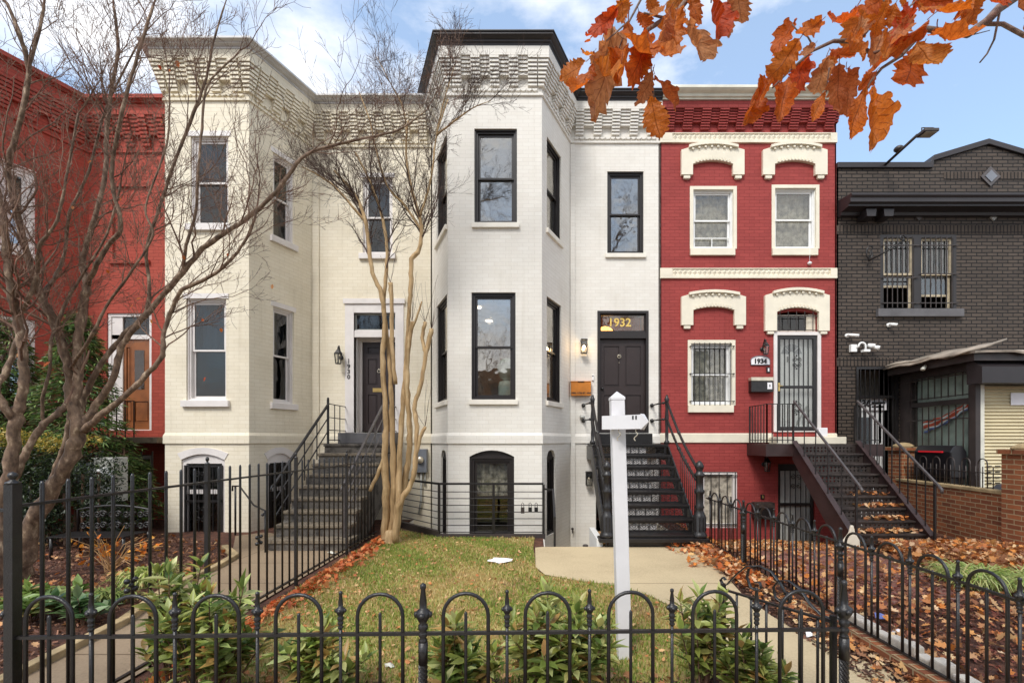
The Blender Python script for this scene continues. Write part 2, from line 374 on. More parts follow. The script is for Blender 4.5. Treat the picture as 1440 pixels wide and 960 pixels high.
    def wall(s, u0, u1, z0, z1, holes, depth=.14, m=None, y=0):
        outer = [(u0, z0), (u1, z0), (u1, z1), (u0, z1)]
        loops = [outer] + holes; flat = [p for l in loops for p in l]
        tris = tessellate_polygon([[Vector((x, 0, z)) for x, z in l] for l in loops]); f = []
        for t in tris:
            a, b, c = (Vector(flat[i]) for i in t); cr = (b.x - a.x) * (c.y - a.y) - (b.y - a.y) * (c.x - a.x)
            if abs(cr) < 1e-10: continue
            f.append(tuple(t) if cr > 0 else (t[0], t[2], t[1]))
        s.add([(x, y, z) for x, z in flat], f, m=m)
        for h in holes:
            n = len(h); V = [(x, y, z) for x, z in h] + [(x, y + depth, z) for x, z in h]
            s.add(V, [(i, (i + 1) % n, (i + 1) % n + n, i + n) for i in range(n)], m=m)
        return s

def rect(u0, u1, z0, z1): return [(u0, z0), (u1, z0), (u1, z1), (u0, z1)]
def arch(u0, u1, z0, z1, rise, n=8):
    pts = [(u0, z0), (u1, z0)]; 
    for i in range(n + 1):
        t = i / n; u = u1 + (u0 - u1) * t
        pts.append((u, z1 - rise + rise * (1 - (2 * t - 1) ** 2) ** (.5 if rise > .3 * (u1 - u0) else 1)))
    return pts

def world_loc(o):
    l = Vector((0, 0, 0))
    while o is not None: l += o.location; o = o.parent
    return l

def mk(mb, name, mats, parent=None, bevel=0, fixo=True):
    me = bpy.data.meshes.new(name)
    if parent is not None: off = world_loc(parent)
    elif fixo and mb.v:
        xs = [v.x for v in mb.v]; ys = [v.y for v in mb.v]; off = Vector(((min(xs) + max(xs)) / 2, (min(ys) + max(ys)) / 2, min(v.z for v in mb.v)))
    else: off = Vector((0, 0, 0))
    me.from_pydata([tuple(v - off) for v in mb.v], [], mb.f)
    if not isinstance(mats, (list, tuple)): mats = [mats]
    for m in mats: me.materials.append(MAT[m] if isinstance(m, str) else m)
    uvl = me.uv_layers.new(name='UVMap')
    flat = [c for f in mb.uv for uv in f for c in uv]; uvl.data.foreach_set('uv', flat)
    me.polygons.foreach_set('material_index', mb.mi); me.polygons.foreach_set('use_smooth', mb.sm)
    me.update()
    o = bpy.data.objects.new(name, me); COL.objects.link(o)
    if parent is not None: o.parent = parent
    else: o.location = off
    if bevel:
        bv = o.modifiers.new('Bevel', 'BEVEL'); bv.width = bevel; bv.segments = 2; bv.limit_method = 'ANGLE'; bv.angle_limit = R(40)
    return o

def tag(o, label=None, cat=None, group=None, kind=None):
    if label: o['label'] = label
    if cat: o['category'] = cat
    if group: o['group'] = group
    if kind: o['kind'] = kind
    return o

def thing(name, label, cat, loc, group=None):
    o = bpy.data.objects.new(name, None); COL.objects.link(o); o.location = loc; o.empty_display_size = .2
    return tag(o, label, cat, group)

def dup(o, loc=None, parent=None, rotz=None, label=None):
    c = o.copy(); COL.objects.link(c)
    if parent is not None: c.parent = parent
    if loc is not None: c.location = loc
    if rotz is not None: c.rotation_euler = (0, 0, rotz)
    if label: c['label'] = label
    for ch in list(o.children): dup(ch, parent=c)
    return c

def text(parent, s, size, loc, mat, name='lettering', rotz=0, bold=.0, extr=.003, align='CENTER', spacing=1.0):
    cu = bpy.data.curves.new(name, 'FONT'); cu.body = s; cu.size = size; cu.extrude = extr; cu.offset = bold
    cu.align_x = align; cu.align_y = 'CENTER'; cu.space_character = spacing; cu.resolution_u = 3
    cu.materials.append(MAT[mat]); o = bpy.data.objects.new(name, cu); COL.objects.link(o)
    dg = bpy.context.evaluated_depsgraph_get(); me = bpy.data.meshes.new_from_object(o.evaluated_get(dg)); bpy.data.objects.remove(o)
    o = bpy.data.objects.new(name, me); COL.objects.link(o)
    o.parent = parent; o.location = Vector(loc) - world_loc(parent); o.rotation_euler = (PI / 2, 0, rotz); return o

def mass(name, verts, faces, cols, mat, parent=None, smooth=False):
    """verts Nx3, faces MxK (same K), cols Nx3 linear vertex colours"""
    me = bpy.data.meshes.new(name); nv = len(verts); nf, k = faces.shape
    off = world_loc(parent) if parent is not None else Vector((0, 0, 0))
    verts = verts - np.array(off)
    me.vertices.add(nv); me.vertices.foreach_set('co', verts.astype(np.float32).ravel())
    me.loops.add(nf * k); me.loops.foreach_set('vertex_index', faces.astype(np.int32).ravel())
    me.polygons.add(nf); me.polygons.foreach_set('loop_start', np.arange(0, nf * k, k, dtype=np.int32)); me.polygons.foreach_set('loop_total', np.full(nf, k, dtype=np.int32))
    if smooth: me.polygons.foreach_set('use_smooth', np.ones(nf, dtype=bool))
    me.update(calc_edges=True)
    ca = me.color_attributes.new('Col', 'FLOAT_COLOR', 'POINT')
    ca.data.foreach_set('color', np.concatenate([cols, np.ones((nv, 1))], 1).astype(np.float32).ravel())
    me.materials.append(MAT[mat]); o = bpy.data.objects.new(name, me); COL.objects.link(o)
    if parent is not None: o.parent = parent
    return o

class Wall:
    def __init__(s, A, B):
        s.A = Vector((A[0], A[1], 0)); s.B = Vector((B[0], B[1], 0)); d = s.B - s.A; s.L = d.length; s.d = d.normalized()
        inn = Vector((-s.d.y, s.d.x, 0))
        s.M = Matrix(((s.d.x, inn.x, 0, s.A.x), (s.d.y, inn.y, 0, s.A.y), (0, 0, 1, 0), (0, 0, 0, 1)))
        s.ang = math.atan2(s.d.y, s.d.x)
    def uz(s, px, py=0, off=0):      # pixel -> (u, z) on the wall plane, off = metres behind the face
        A = s.A + Vector((-s.d.y, s.d.x, 0)) * off; k = (px - CX) / F
        t = (k * A.y - A.x) / (s.d.x - k * s.d.y); Y = A.y + t * s.d.y
        return t, HC - (py - CY) * Y / F
    def u(s, px, off=0): return s.uz(px, 0, off)[0]
    def z(s, py, u=0): return HC - (py - CY) * (s.A.y + u * s.d.y) / F
    def P(s, u, y, z): return s.M @ Vector((u, y, z))
    def mb(s): b = MB(); b.M = s.M; return b
CLOUD_LOC = (0.3, 0.1, 0.55); CL0, CL1 = .47, .66; CLW = 6.6; SKYMUL = (1.05, 1.2, 1.25); HZ = (5.2, 6.2, 7.4); SUN_E = 1.7; EXPO = .84
setup_mats()
FY = 9.85; BY = 8.5       # facade plane, front of the bays

def chain(pts):
    W = [Wall(pts[i], pts[i + 1]) for i in range(len(pts) - 1)]
    e = [0]
    for a, b in zip(W, W[1:]): e.append(math.tan((b.ang - a.ang) / 2))
    e.append(0); return W, e

def corbel_band(mb, W, e0, e1, z0, z1, base=.0, step=.021, rows=8, per=.375, stack=.17, m=None, first=None):
    L = W.L; h = (z1 - z0) / rows; n = max(1, round(L / per)); p = L / n
    for r in range(rows):
        za, zb = z0 + r * h, z0 + (r + 1) * h
        d = base + step * (r + 1)
        if r >= 3:          # filling courses between the stacks
            mb.mould(0, L, [(-.01, za + .010), (d, za + .012), (d, zb - .002), (-.01, zb)], e0, e1, m)
        for k in range(n):
            c = (k + .5) * p; ds = d + .035
            mb.mould(c - stack / 2, c + stack / 2, [(-.01, za + .008), (ds, za + .012), (ds, zb - .003), (-.01, zb)], 0, 0, m)
    for s_, ee in ((0, e0), (1, e1)):       # a stack wraps each outer corner
        if ee > .05:
            for r in range(rows):
                za, zb = z0 + r * h, z0 + (r + 1) * h; d = base + step * (r + 1) + .035
                a, b = (0, .07) if s_ == 0 else (L - .07, L)
                mb.mould(a, b, [(-.01, za + .008), (d, za + .012), (d, zb - .003), (-.01, zb)], e0 if s_ == 0 else 0, e1 if s_ else 0, m)

def tooth_row(mb, L, z0, z1, d, per=.105, m=None, u0=.08, style='round'):
    n = int((L - 2 * u0) / per)
    if n < 1: return
    p = (L - 2 * u0) / n
    for k in range(n):
        c = u0 + (k + .5) * p; w = p * .46
        if style == 'round': poly = [(c - w, z1), (c - w * .8, z0 + (z1 - z0) * .35), (c - w * .3, z0), (c + w * .3, z0), (c + w * .8, z0 + (z1 - z0) * .35), (c + w, z1)]
        else: poly = [(c - w, z1), (c, z0), (c + w, z1)]
        mb.prism(poly, -d, .01, m)

def house_shell(root, W, e, holes, z0, z1, mat, back=18.0, ztop=None, storeys=(1.62, 4.95), party=(True, True)):
    mb = MB()
    for w, hs in zip(W, holes):
        mb.M = w.M; mb.wall(0, w.L, z0, z1, hs)
    o = mk(mb, 'wall', mat, root)
    b = MB(); x0 = W[0].A.x; x1 = W[-1].B.x
    pts = [(w.A.x, w.A.y) for w in W] + [(x1, W[-1].B.y)]
    ya = FY
    b.box(x0 + .004, x0 + .03, ya, back, z0, z1); b.box(x1 - .03, x1 - .004, ya, back, z0, z1); b.box(x0 + .03, x1 - .03, back - .03, back, z0, z1)
    mk(b, 'side_wall', mat, root)
    poly = [(p[0], p[1] + .02) for p in pts] + [(x1, back), (x0, back)]
    r = MB(); r.slab(poly, z1 - .12, z1 - .04); mk(r, 'roof', 'roof_felt', root)
    inset = [(min(max(p[0], x0 + .03), x1 - .03), p[1] + .16) for p in pts] + [(x1 - .03, back - .03), (x0 + .03, back - .03)]
    f = MB()
    for zz in storeys: f.slab(inset, zz - .1, zz)
    f.slab(inset, z0, z0 + .1); mk(f, 'floor_slab', 'dark_room', root)
    return o

def sash_window(root, W, u0, u1, z0, z1, fm='black_frame', arch_rise=0, fw=.055, sw=.045, y0=.055, split=.5, sill=None, sill_m=None, glass='glass',
                curtain=None, lintel=None, bars=None, name='window', lower_open=0, casing=None, backing=True, label=None):
    w = W.mb(); z1r = z1 - arch_rise
    w.ring(u0, u1, z0, z1r, fw, y0, y0 + .11, wt=fw, wb=fw)
    # stepped brick-mould round the frame
    w.ring(u0 - .0, u1 + .0, z0, z1r, fw * .45, y0 - .025, y0 + .0)
    if arch_rise:
        w.prism([(u0, z1r), (u1, z1r)] + arch(u0, u1, z0, z1, arch_rise)[2:], y0, y0 + .1)
    fr = mk(w, name, fm, root)
    if label: fr['label'] = label
    a0, a1, b0, b1 = u0 + fw, u1 - fw, z0 + fw, z1r - fw; zm = b0 + (b1 - b0) * (1 - split)
    for k, (c0, c1, yy) in enumerate(((zm - .02, b1, y0 + .03), (b0 + lower_open, zm + .02 + lower_open * 0, y0 + .062))):
        s = W.mb(); s.ring(a0 + .002, a1 - .002, c0, c1, sw, yy, yy + .03, wt=sw if k == 0 else .035, wb=.035 if k == 0 else sw)
        so = mk(s, 'sash', fm, fr)
        g = W.mb(); g.box(a0 + sw, a1 - sw, yy + .012, yy + .016, c0 + sw * .8, c1 - sw * .8); mk(g, 'pane', glass, fr)
    if sill:
        s = W.mb(); s.box(u0 - sill[0], u1 + sill[0], -sill[1], y0 + .02, z0 - sill[2], z0 + .002); mk(s, 'sill', sill_m, fr, bevel=.006)
    if lintel:
        s = W.mb(); s.box(u0 - lintel[0], u1 + lintel[0], -.014, .02, z1 + .002, z1 + lintel[1]); mk(s, 'lintel', lintel[2], fr, bevel=.003)
    if curtain:
        c = W.mb(); n = 26; V = []; rr = random.Random(int(u0 * 1000 + z0 * 77))
        ph = rr.random() * 6; cz0 = b0 + (b1 - b0) * (1 - curtain[1]) if len(curtain) > 1 else b0
        for i in range(n + 1):
            t = i / n; u = a0 + (a1 - a0) * t; yy = y0 + .17 + .022 * math.sin(t * 31 + ph) + .012 * math.sin(t * 67 + ph * 2)
            V += [(u, yy, cz0), (u, yy + .01 * math.sin(t * 9), b1)]
        c.add(V, [(2 * i, 2 * i + 2, 2 * i + 3, 2 * i + 1) for i in range(n)], smooth=True); mk(c, 'curtain', curtain[0], fr)
    if bars:
        b = W.mb(); n, hz, dd = bars
        for i in range(n):
            u = u0 - .0 + (u1 - u0) * (i + .5) / n; b.bar((u, -dd, z0 - .02), (u, -dd, z1 + .01), .013)
        for zz in hz:
            zz = z0 + (z1 - z0) * zz; b.bar((u0 - .03, -dd, zz), (u1 + .03, -dd, zz), .018, .014)
            for uu in (u0 - .03, u1 + .03): b.bar((uu, -dd - .008, zz), (uu, .02, zz), .022)
        mk(b, 'security_bars', 'black_iron', fr)
    return fr

def panelled_door(root, W, u0, u1, z0, z1, y, mat, panels, name='door', moulding=None):
    b = W.mb(); t = .045
    # stiles and rails around recessed fields: a wall with holes plus a back board
    holes = [rect(u0 + (u1 - u0) * a, u0 + (u1 - u0) * c, z0 + (z1 - z0) * d, z0 + (z1 - z0) * e_) for a, c, d, e_ in panels]
    b.wall(u0, u1, z0, z1, holes, depth=.016, y=y); b.box(u0, u1, y + .0165, y + t, z0, z1)
    for a, c, d, e_ in panels:
        A, C_, D, E = u0 + (u1 - u0) * a, u0 + (u1 - u0) * c, z0 + (z1 - z0) * d, z0 + (z1 - z0) * e_
        b.box(A + .035, C_ - .035, y + .004, y + .0165, D + .035, E - .035)
        b.ring(A, C_, D, E, .012, y - .006, y + .006)
    return mk(b, name, mat, root)

# ================================================================= 1932, the white house
pts32 = [(-2.19, FY), (-1.594, BY), (.16, BY), (.80, FY), (2.74, FY)]
W32, E32 = chain(pts32)
h32 = thing('row_house', 'white painted brick row house with projecting bay, black windows and black cornice', 'house', (.3, FY, 0), 'row houses')
zU = (5.76, 7.53); zL = (2.47, 4.475); zB = (-.12, 1.53)
front, side_r, fac, side_l = W32[1], W32[2], W32[3], W32[0]
def U(W, a, b): return W.u(a), W.u(b)
fu = U(front, 667, 727); fl = U(front, 663, 725); fb = U(front, 660, 723)
sr = (W32[2].u(769), W32[2].u(789)); sl = (W32[0].u(614), W32[0].u(628.5))
srb = (W32[2].u(766), W32[2].u(783)); slb = (W32[0].u(610.5), W32[0].u(620.5))
srb = (sr[0] + .0, sr[0] + .42); slb = (sl[1] - .5, sl[1] - .06)
cu = U(fac, 854, 905); cuz = (fac.z(357), fac.z(241))
dr = U(fac, 840, 912); drz = (fac.z(608), fac.z(437))
holes32 = [
    [rect(*sl, *zU), rect(*sl, *zL), arch(*slb, *zB, .14)],
    [rect(*fu, *zU), rect(*fl, *zL), arch(*fb, *zB, .12)],
    [rect(*sr, *zU), rect(*sr, *zL), arch(*srb, *zB, .14)],
    [rect(*cu, *cuz), rect(*dr, *drz), rect(fac.u(838) + .0, fac.u(862), -1.05, .9)],
]
house_shell(h32, W32, E32, holes32, -1.15, 8.905, 'white_brick')
# wall trim that follows the chain
def along(root, W, e, prof, name, mat, skip=(), **k):
    mb = MB()
    for i, w in enumerate(W):
        if i in skip: continue
        mb.M = w.M; mb.mould(0, w.L, prof, e[i], e[i + 1])
    return mk(mb, name, mat, root)
def frieze(root, W, e, zc0, zc1, zt, mat, zs, tooth='round', skip=()):
    mb = MB()
    for i, w in enumerate(W):
        if i in skip: continue
        mb.M = w.M
        corbel_band(mb, w, e[i], e[i + 1], zc0, zc1)
        mb.mould(0, w.L, [(-.01, zc1), (.20, zc1 + .004), (.20, zt), (-.01, zt + .01)], e[i], e[i + 1])
        mb.mould(0, w.L, [(-.01, zs - .03), (.035, zs - .02), (.035, zs + .02), (-.01, zs + .035)], e[i], e[i + 1])
        if tooth: tooth_row(mb, w.L, zs + .055, zc0 - .03, .04, style=tooth)
    return mk(mb, 'frieze', mat, root)
frieze(h32, W32, E32, 8.28, 8.74, 8.905, 'white_brick', 8.15)
along(h32, W32, E32, [(.0, 8.907), (.20, 8.909), (.21, 8.95), (.24, 8.955), (.24, 8.985), (.28, 9.005), (.31, 9.03), (.31, 9.065), (.33, 9.068), (.33, 9.085), (.0, 9.13)], 'cornice', 'black_cornice')
along(h32, W32[:3], E32[:3] + [E32[3]], [(-.01, 1.645), (.028, 1.655), (.028, 1.80), (-.004, 1.87)], 'water_table', 'white_brick')
wt = fac.mb(); wt.mould(0, dr[0] - .002, [(-.01, 1.645), (.028, 1.655), (.028, 1.80), (-.004, 1.87)], E32[3], 0); mk(wt, 'water_table', 'white_brick', h32); wt = fac.mb(); wt.mould(dr[1] + .002, fac.L, [(-.01, 1.645), (.028, 1.655), (.028, 1.80), (-.004, 1.87)], 0, 0)
mk(wt, 'water_table', 'white_brick', h32)
st = fac.mb(); st.box(.0, .10, -.03, .01, -1.1, 8.1); mk(st, 'pilaster', 'white_brick', h32)
SB = dict(fm='black_frame', sill=(.045, .05, .09), sill_m='white_trim', glass='glass_clear', fw=.06, sw=.042)
sash_window(h32, front, *fu, *zU, **SB); sash_window(h32, front, *fl, *zL, **SB)
sash_window(h32, side_r, *sr, *zU, **SB); sash_window(h32, side_r, *sr, *zL, **SB)
sash_window(h32, side_l, *sl, *zU, **SB); sash_window(h32, side_l, *sl, *zL, **SB)
sash_window(h32, fac, *cu, *cuz, **SB)
sash_window(h32, front, *fb, *zB, fm='black_frame', arch_rise=.12, fw=.085, glass='glass', curtain=('curtain', .5))
sash_window(h32, side_r, *srb, *zB, fm='black_frame', arch_rise=.14, fw=.06, glass='glass', split=.45)
sash_window(h32, side_l, *slb, *zB, fm='black_frame', arch_rise=.14, fw=.06, glass='glass', split=.45)
# rooms behind: pale walls, ceiling lamps
rm = MB(); rm.box(-2.1, 2.7, 13.5, 13.55, 1.75, 9.0); rm.box(-2.1, .9, 12.4, 12.45, 1.75, 9.0)
for zz in (4.84, 8.40): rm.slab([(-2.1, FY + .2), (-1.5, BY + .2), (.1, BY + .2), (.7, FY + .2), (2.6, FY + .2), (2.6, 13.4), (-2.1, 13.4)], zz - .02, zz)
mk(rm, 'interior', 'pale_room', h32)
cl = MB()
for x, y, z in ((-.75, 9.3, 8.36), (-.3, 11.2, 8.36), (-.7, 9.35, 4.80), (-1.3, 10.6, 4.80), (-1.15, 11.8, 4.80), (-.2, 10.8, 4.80), (1.7, 10.9, 8.36)): cl.lathe((x, y, z), [(.085, 0), (.085, .015)], 16)
mk(cl, 'ceiling_lamp', 'ceiling_lamp', h32)
rc = MB(); rc.prism([(-1.35, 2.6), (-1.0, 2.6), (-1.1, 3.1), (-1.3, 3.35)], 9.3, 9.33); mk(rc, 'curtain', 'curtain', h32)
st = MB()   # pale domed figure stand seen through the lower bay window
st.lathe((-.52, 9.0, 1.75), [(.0, 0), (.17, .0), (.17, 1.05), (.15, 1.12), (.06, 1.14), (.14, 1.2), (.19, 1.33), (.18, 1.46), (.11, 1.56), (.0, 1.6)], 20)
tag(mk(st, 'ceramic_vase', 'statue'), 'pale domed ceramic vase seen through the lower bay window of the white house', 'vase')
# front door with transom
df = fac.mb(); y0 = .03
df.ring(dr[0], dr[1], drz[0], drz[1], .055, -.012, .13, wb=.03)
ztr0 = fac.z(466); ztr1 = fac.z(475.5)
df.box(dr[0] + .055, dr[1] - .055, .0, .14, ztr1 - .0, ztr0)
mk(df, 'door_frame', 'black_frame', h32)
tf = fac.mb(); tf.ring(dr[0] + .055, dr[1] - .055, ztr0, drz[1] - .055, .03, .05, .09); tfo = mk(tf, 'transom_window', 'black_frame', h32)
g = fac.mb(); g.box(dr[0] + .08, dr[1] - .08, .068, .072, ztr0 + .02, drz[1] - .08); mk(g, 'pane', 'glass', tfo)
uc = fac.u(872); text(tfo, '1932', .255, fac.P(uc, .06, (ztr0 + drz[1]) / 2 - .02), 'gold', 'house_number', bold=.004)
gl = MB(); gl.ball(fac.P(fac.u(857), .62, ztr0 + .10), .20, 16, sz=.8); mk(gl, 'hall_lamp', 'transom_globe', h32)
hl = MB(); hl.box(dr[0] + fac.A.x - .2, dr[1] + fac.A.x + .2, FY + 1.6, FY + 1.64, 1.7, 4.8); mk(hl, 'hall_wall', 'wood_box', h32)
d = panelled_door(h32, fac, dr[0] + .057, dr[1] - .057, drz[0] + .03, ztr1 - .002, .085, 'dark_door', [(.08, .44, .49, .93), (.56, .92, .49, .93), (.08, .44, .10, .40), (.56, .92, .10, .40)])
dc = fac.u(871.5)
k = fac.mb(); k.lathe((dc, .075, fac.z(499)), [(.001, 0), (.022, .0), (.022, -.012), (.001, -.014)], 12, axis='y')
k.tube([(dc + .038 * math.sin(a), .06, fac.z(500) - .004 - .038 * math.cos(a)) for a in [i * PI / 8 for i in range(17)]], .007, 6)
mk(k, 'knocker', 'silver', d)
k = fac.mb(); k.ball((dc, .08, fac.z(509)), .012, 8); mk(k, 'peephole', 'silver', d)
k = fac.mb(); k.ball((dr[0] + .12, .05, fac.z(546)), .03, 10); k.tube([(dr[0] + .12, .05, fac.z(546)), (dr[0] + .12, .09, fac.z(546))], .012); mk(k, 'handle', 'black_iron', d)

# ================================================================= 1930, the cream house
pts30 = [(-7.42, FY), (-6.88, BY), (-5.31, BY), (-4.77, FY), (-2.19, FY)]
W30, E30 = chain(pts30)
h30 = thing('row_house', 'cream painted brick row house with projecting bay and dark door up grey steps', 'house', (-5, FY, 0), 'row houses')
f0 = W30[1]; s0 = W30[2]; c0 = W30[3]
u_u = U(f0, 268, 321); u_l = U(f0, 262, 318); u_b = U(f0, 255, 316)
z_u = (f0.z(316), f0.z(192)); z_l = (f0.z(563), f0.z(420)); z_b = (-.1, f0.z(638))
su = (s0.u(384), s0.u(413)); sb = (s0.u(376), s0.u(409))
sbl = (su[0] - .03, su[1] - .02)
qu = U(c0, 510, 552); qz = (c0.z(357), c0.z(250))
qd = U(c0, 498, 556); qdz = (c0.z(608), c0.z(440))
bb = (.22, .95)
holes30 = [[rect(.4, 1.1, *z_u), rect(.4, 1.1, *z_l)], [rect(*u_u, *z_u), rect(*u_l, *z_l), arch(*u_b, *z_b, .11)],
           [rect(*su, *z_u), rect(*su, *z_l), arch(*sb, z_b[0], z_b[1], .12)], [rect(*qu, *qz), rect(*qd, *qdz)]]
house_shell(h30, W30, E30, holes30, -.9, 8.84, 'cream_brick')
frieze(h30, W30, E30, 8.18, 8.68, 8.84, 'cream_brick', 8.06)
along(h30, W30, E30, [(.0, 8.842), (.21, 8.845), (.21, 8.88), (.28, 8.89), (.28, 8.905), (.35, 8.92), (.35, 8.955), (.0, 9.0)], 'cornice', 'grey_gutter')
prof = [(-.01, 1.645), (.028, 1.655), (.028, 1.80), (-.004, 1.87)]
along(h30, W30[:3], E30[:4], prof, 'water_table', 'cream_brick')
wt = c0.mb(); wt.mould(0, c0.u(484), prof, E30[3], 0); mk(wt, 'water_table', 'cream_brick', h30); wt = c0.mb(); wt.mould(c0.u(569), c0.L, prof, 0, 0); mk(wt, 'water_table', 'cream_brick', h30)
st = c0.mb(); st.box(.0, .14, -.03, .01, -.8, 8.03); mk(st, 'pilaster', 'cream_brick', h30)
SC = dict(fm='bluish_trim', sill=(.07, .06, .12), sill_m='bluish_trim', glass='glass_dim', fw=.05, sw=.04, lintel=(.05, .10, 'bluish_trim'))
for W, a, b in ((W30[0], (.4, 1.1), z_u), (W30[0], (.4, 1.1), z_l)): sash_window(h30, W, *a, *b, **{**SC, 'lintel': None})
cur = ('blind', .48)
sash_window(h30, f0, *u_u, *z_u, curtain=cur, **SC); sash_window(h30, f0, *u_l, *z_l, curtain=('blind', .5), **SC)
sash_window(h30, s0, *su, *z_u, curtain=cur, **SC); sash_window(h30, s0, *su, *z_l, curtain=cur, **SC)
sash_window(h30, c0, *qu, *qz, curtain=('blind', .6), **SC)
def scroll(mb, c, r, turns=1.4, n=18, rad=.006, flip=1, ang=0, y=None, pl='xz'):
    P = []
    for i in range(n + 1):
        t = i / n; a = ang + flip * t * turns * 2 * PI; rr = r * (1 - .82 * t)
        P.append((c[0] + rr * math.cos(a), c[1], c[2] + rr * math.sin(a)))
    mb.tube(P, rad, 5); return P
def gate_grille(mb, u0, u1, z0, z1, y, n=6):
    mb.ring(u0, u1, z0, z1, .035, y, y + .03)
    for i in range(n): 
        u = u0 + (u1 - u0) * (i + 1) / (n + 1); mb.bar((u, y + .015, z0), (u, y + .015, z1), .013)
    um = (u0 + u1) / 2; zm = (z0 + z1) / 2
    mb.box(u0, u1, y, y + .03, zm - .02, zm + .02)
def basement_opening(root, W, u0, u1, z0, z1, rise, grille=True, um=None):
    w = W.mb(); w.ring(u0, u1, z0, z1 - rise, .07, .03, .13); w.prism([(u0, z1 - rise), (u1, z1 - rise)] + arch(u0, u1, z0, z1, rise)[2:], .03, .12)
    w.box(u0 + .07, u1 - .07, .05, .12, z0 + (z1 - z0) * .52, z0 + (z1 - z0) * .57)
    fr = mk(w, 'basement_window', 'bluish_trim', root)
    g = W.mb(); g.box(u0 + .07, u1 - .07, .085, .09, z0 + .05, z1 - rise - .07); mk(g, 'pane', 'glass_dim', fr)
    b = W.mb(); gate_grille(b, u0 + .05, u1 - .05, z0 + .01, z1 - rise - .10, .0, 7)
    for cz in (.28, .7):
        c = (u0 + (u1 - u0) * .42, .01, z0 + (z1 - z0) * cz)
        for fx, fz in ((1, 1), (-1, 1), (1, -1), (-1, -1)):
            scroll(b, (c[0] + fx * .05, c[1], c[2] + fz * .09), .06, 1.2, 14, .006, fx * fz, -fx * fz * PI / 2)
    mk(b, 'security_bars', 'black_iron', fr)
    l = W.mb(); A = arch(u0, u1, 0, z1, rise)[2:]; Bp = arch(u0 - .07, u1 + .07, 0, z1 + .12, rise)[2:]
    l.prism([(x, z) for x, z in A] + [(x, z) for x, z in reversed(Bp)], -.012, .02); mk(l, 'lintel', 'bluish_trim', fr)
basement_opening(h30, f0, *u_b, *z_b, .11); basement_opening(h30, s0, *sb, *z_b, .12)
# door surround
ds = c0.mb(); sL, sR = c0.u(485.5), c0.u(568); zt = c0.z(421)
ds.box(sL, qd[0], -.02, .10, qdz[0], zt - .0); ds.box(qd[1], sR, -.02, .10, qdz[0], zt); ds.box(qd[0], qd[1], -.02, .10, qdz[1], zt)
ds.box(sL - .03, sR + .03, -.05, -.02, zt - .10, zt + .01)
ztb, zta = c0.z(474), c0.z(464)
ds.box(qd[0], qd[1], .0, .28, ztb, zta)
ds.box(qd[0], qd[0] + .03, .10, .32, qdz[0], ztb); ds.box(qd[1] - .03, qd[1], .10, .32, qdz[0], ztb)
ds.box(qd[0] + .03, qd[1] - .03, .26, .32, ztb - .05, ztb); ds.box(qd[0] + .03, qd[0] + .075, .26, .32, qdz[0], ztb - .05); ds.box(qd[1] - .075, qd[1] - .03, .26, .32, qdz[0], ztb - .05)
mk(ds, 'door_surround', 'bluish_trim', h30, bevel=.004)
tb = c0.mb(); tb.ring(qd[0], qd[1], zta, qdz[1], .03, .06, .1); tbo = mk(tb, 'transom_window', 'utility', h30)
g = c0.mb(); g.box(qd[0] + .03, qd[1] - .03, .078, .083, zta + .03, qdz[1] - .03); mk(g, 'pane', 'glass_dim', tbo)
d = panelled_door(h30, c0, qd[0] + .077, qd[1] - .077, qdz[0] + .03, ztb - .052, .28, 'dark_door', [(.15, .45, .52, .82), (.55, .85, .52, .82), (.15, .45, .08, .42), (.55, .85, .08, .42), (.15, .85, .87, .95)])
dm = (qd[0] + qd[1]) / 2
k = c0.mb(); k.tube([(dm + .035 * math.sin(i * PI / 8), .265, c0.z(519) - .035 * math.cos(i * PI / 8)) for i in range(17)], .008, 6); k.ball((dm, .27, c0.z(516)), .015, 8); mk(k, 'knocker', 'silver', d)
k = c0.mb(); k.box(dm - .14, dm + .10, .272, .282, c0.z(549), c0.z(543.5)); mk(k, 'mail_slot', 'brass', d)
k = c0.mb(); k.ball((qd[1] - .13, .24, c0.z(549)), .03, 10); k.tube([(qd[1] - .13, .24, c0.z(549)), (qd[1] - .13, .28, c0.z(549))], .012); mk(k, 'handle', 'black_iron', d)
nb = thing('house_number', 'black figures 1930 set one above another beside the cream house door', 'house number', c0.P(c0.u(491), -.025, c0.z(522)))
for i, ch in enumerate('1930'): text(nb, ch, .13, c0.P(c0.u(491), -.024, c0.z(508 + i * 7.4)), 'number', 'figure', bold=.003)

# ================================================================= 1934, the red house
W34 = Wall((2.74, FY), (6.556, FY)); w4 = W34
h34 = thing('row_house', 'red painted brick row house with cream window hoods and bands', 'house', (4.65, FY, 0), 'row houses')
def UZ(W, x0, x1, y0, y1): return W.u(x0), W.u(x1), W.z(y1), W.z(y0)
wa = UZ(w4, 970, 1036, 262, 350); wb_ = UZ(w4, 1085, 1152, 260, 350); wl = UZ(w4, 967, 1034, 478, 570)
dd = UZ(w4, 1090, 1151, 470, 607); dtr = UZ(w4, 1091, 1149, 437, 466)
bw = UZ(w4, 985, 1037, 663, 742); bd = UZ(w4, 1094, 1146, 652, 768)
bd = (bd[0], bd[1], -.62, bd[3])
house_shell(h34, [w4], [0, 0], [[rect(*wa), rect(*wb_), rect(*wl), rect(*dd), arch(*dtr, .07), rect(*bw), rect(*bd)]], -1., 8.92, 'red_brick')
mb = w4.mb(); corbel_band(mb, w4, 0, 0, 8.40, 8.77, step=.019, stack=.19); mb.mould(0, w4.L, [(-.01, 8.77), (.19, 8.774), (.19, 8.92), (-.01, 8.925)]); mk(mb, 'frieze', 'red_brick', h34)
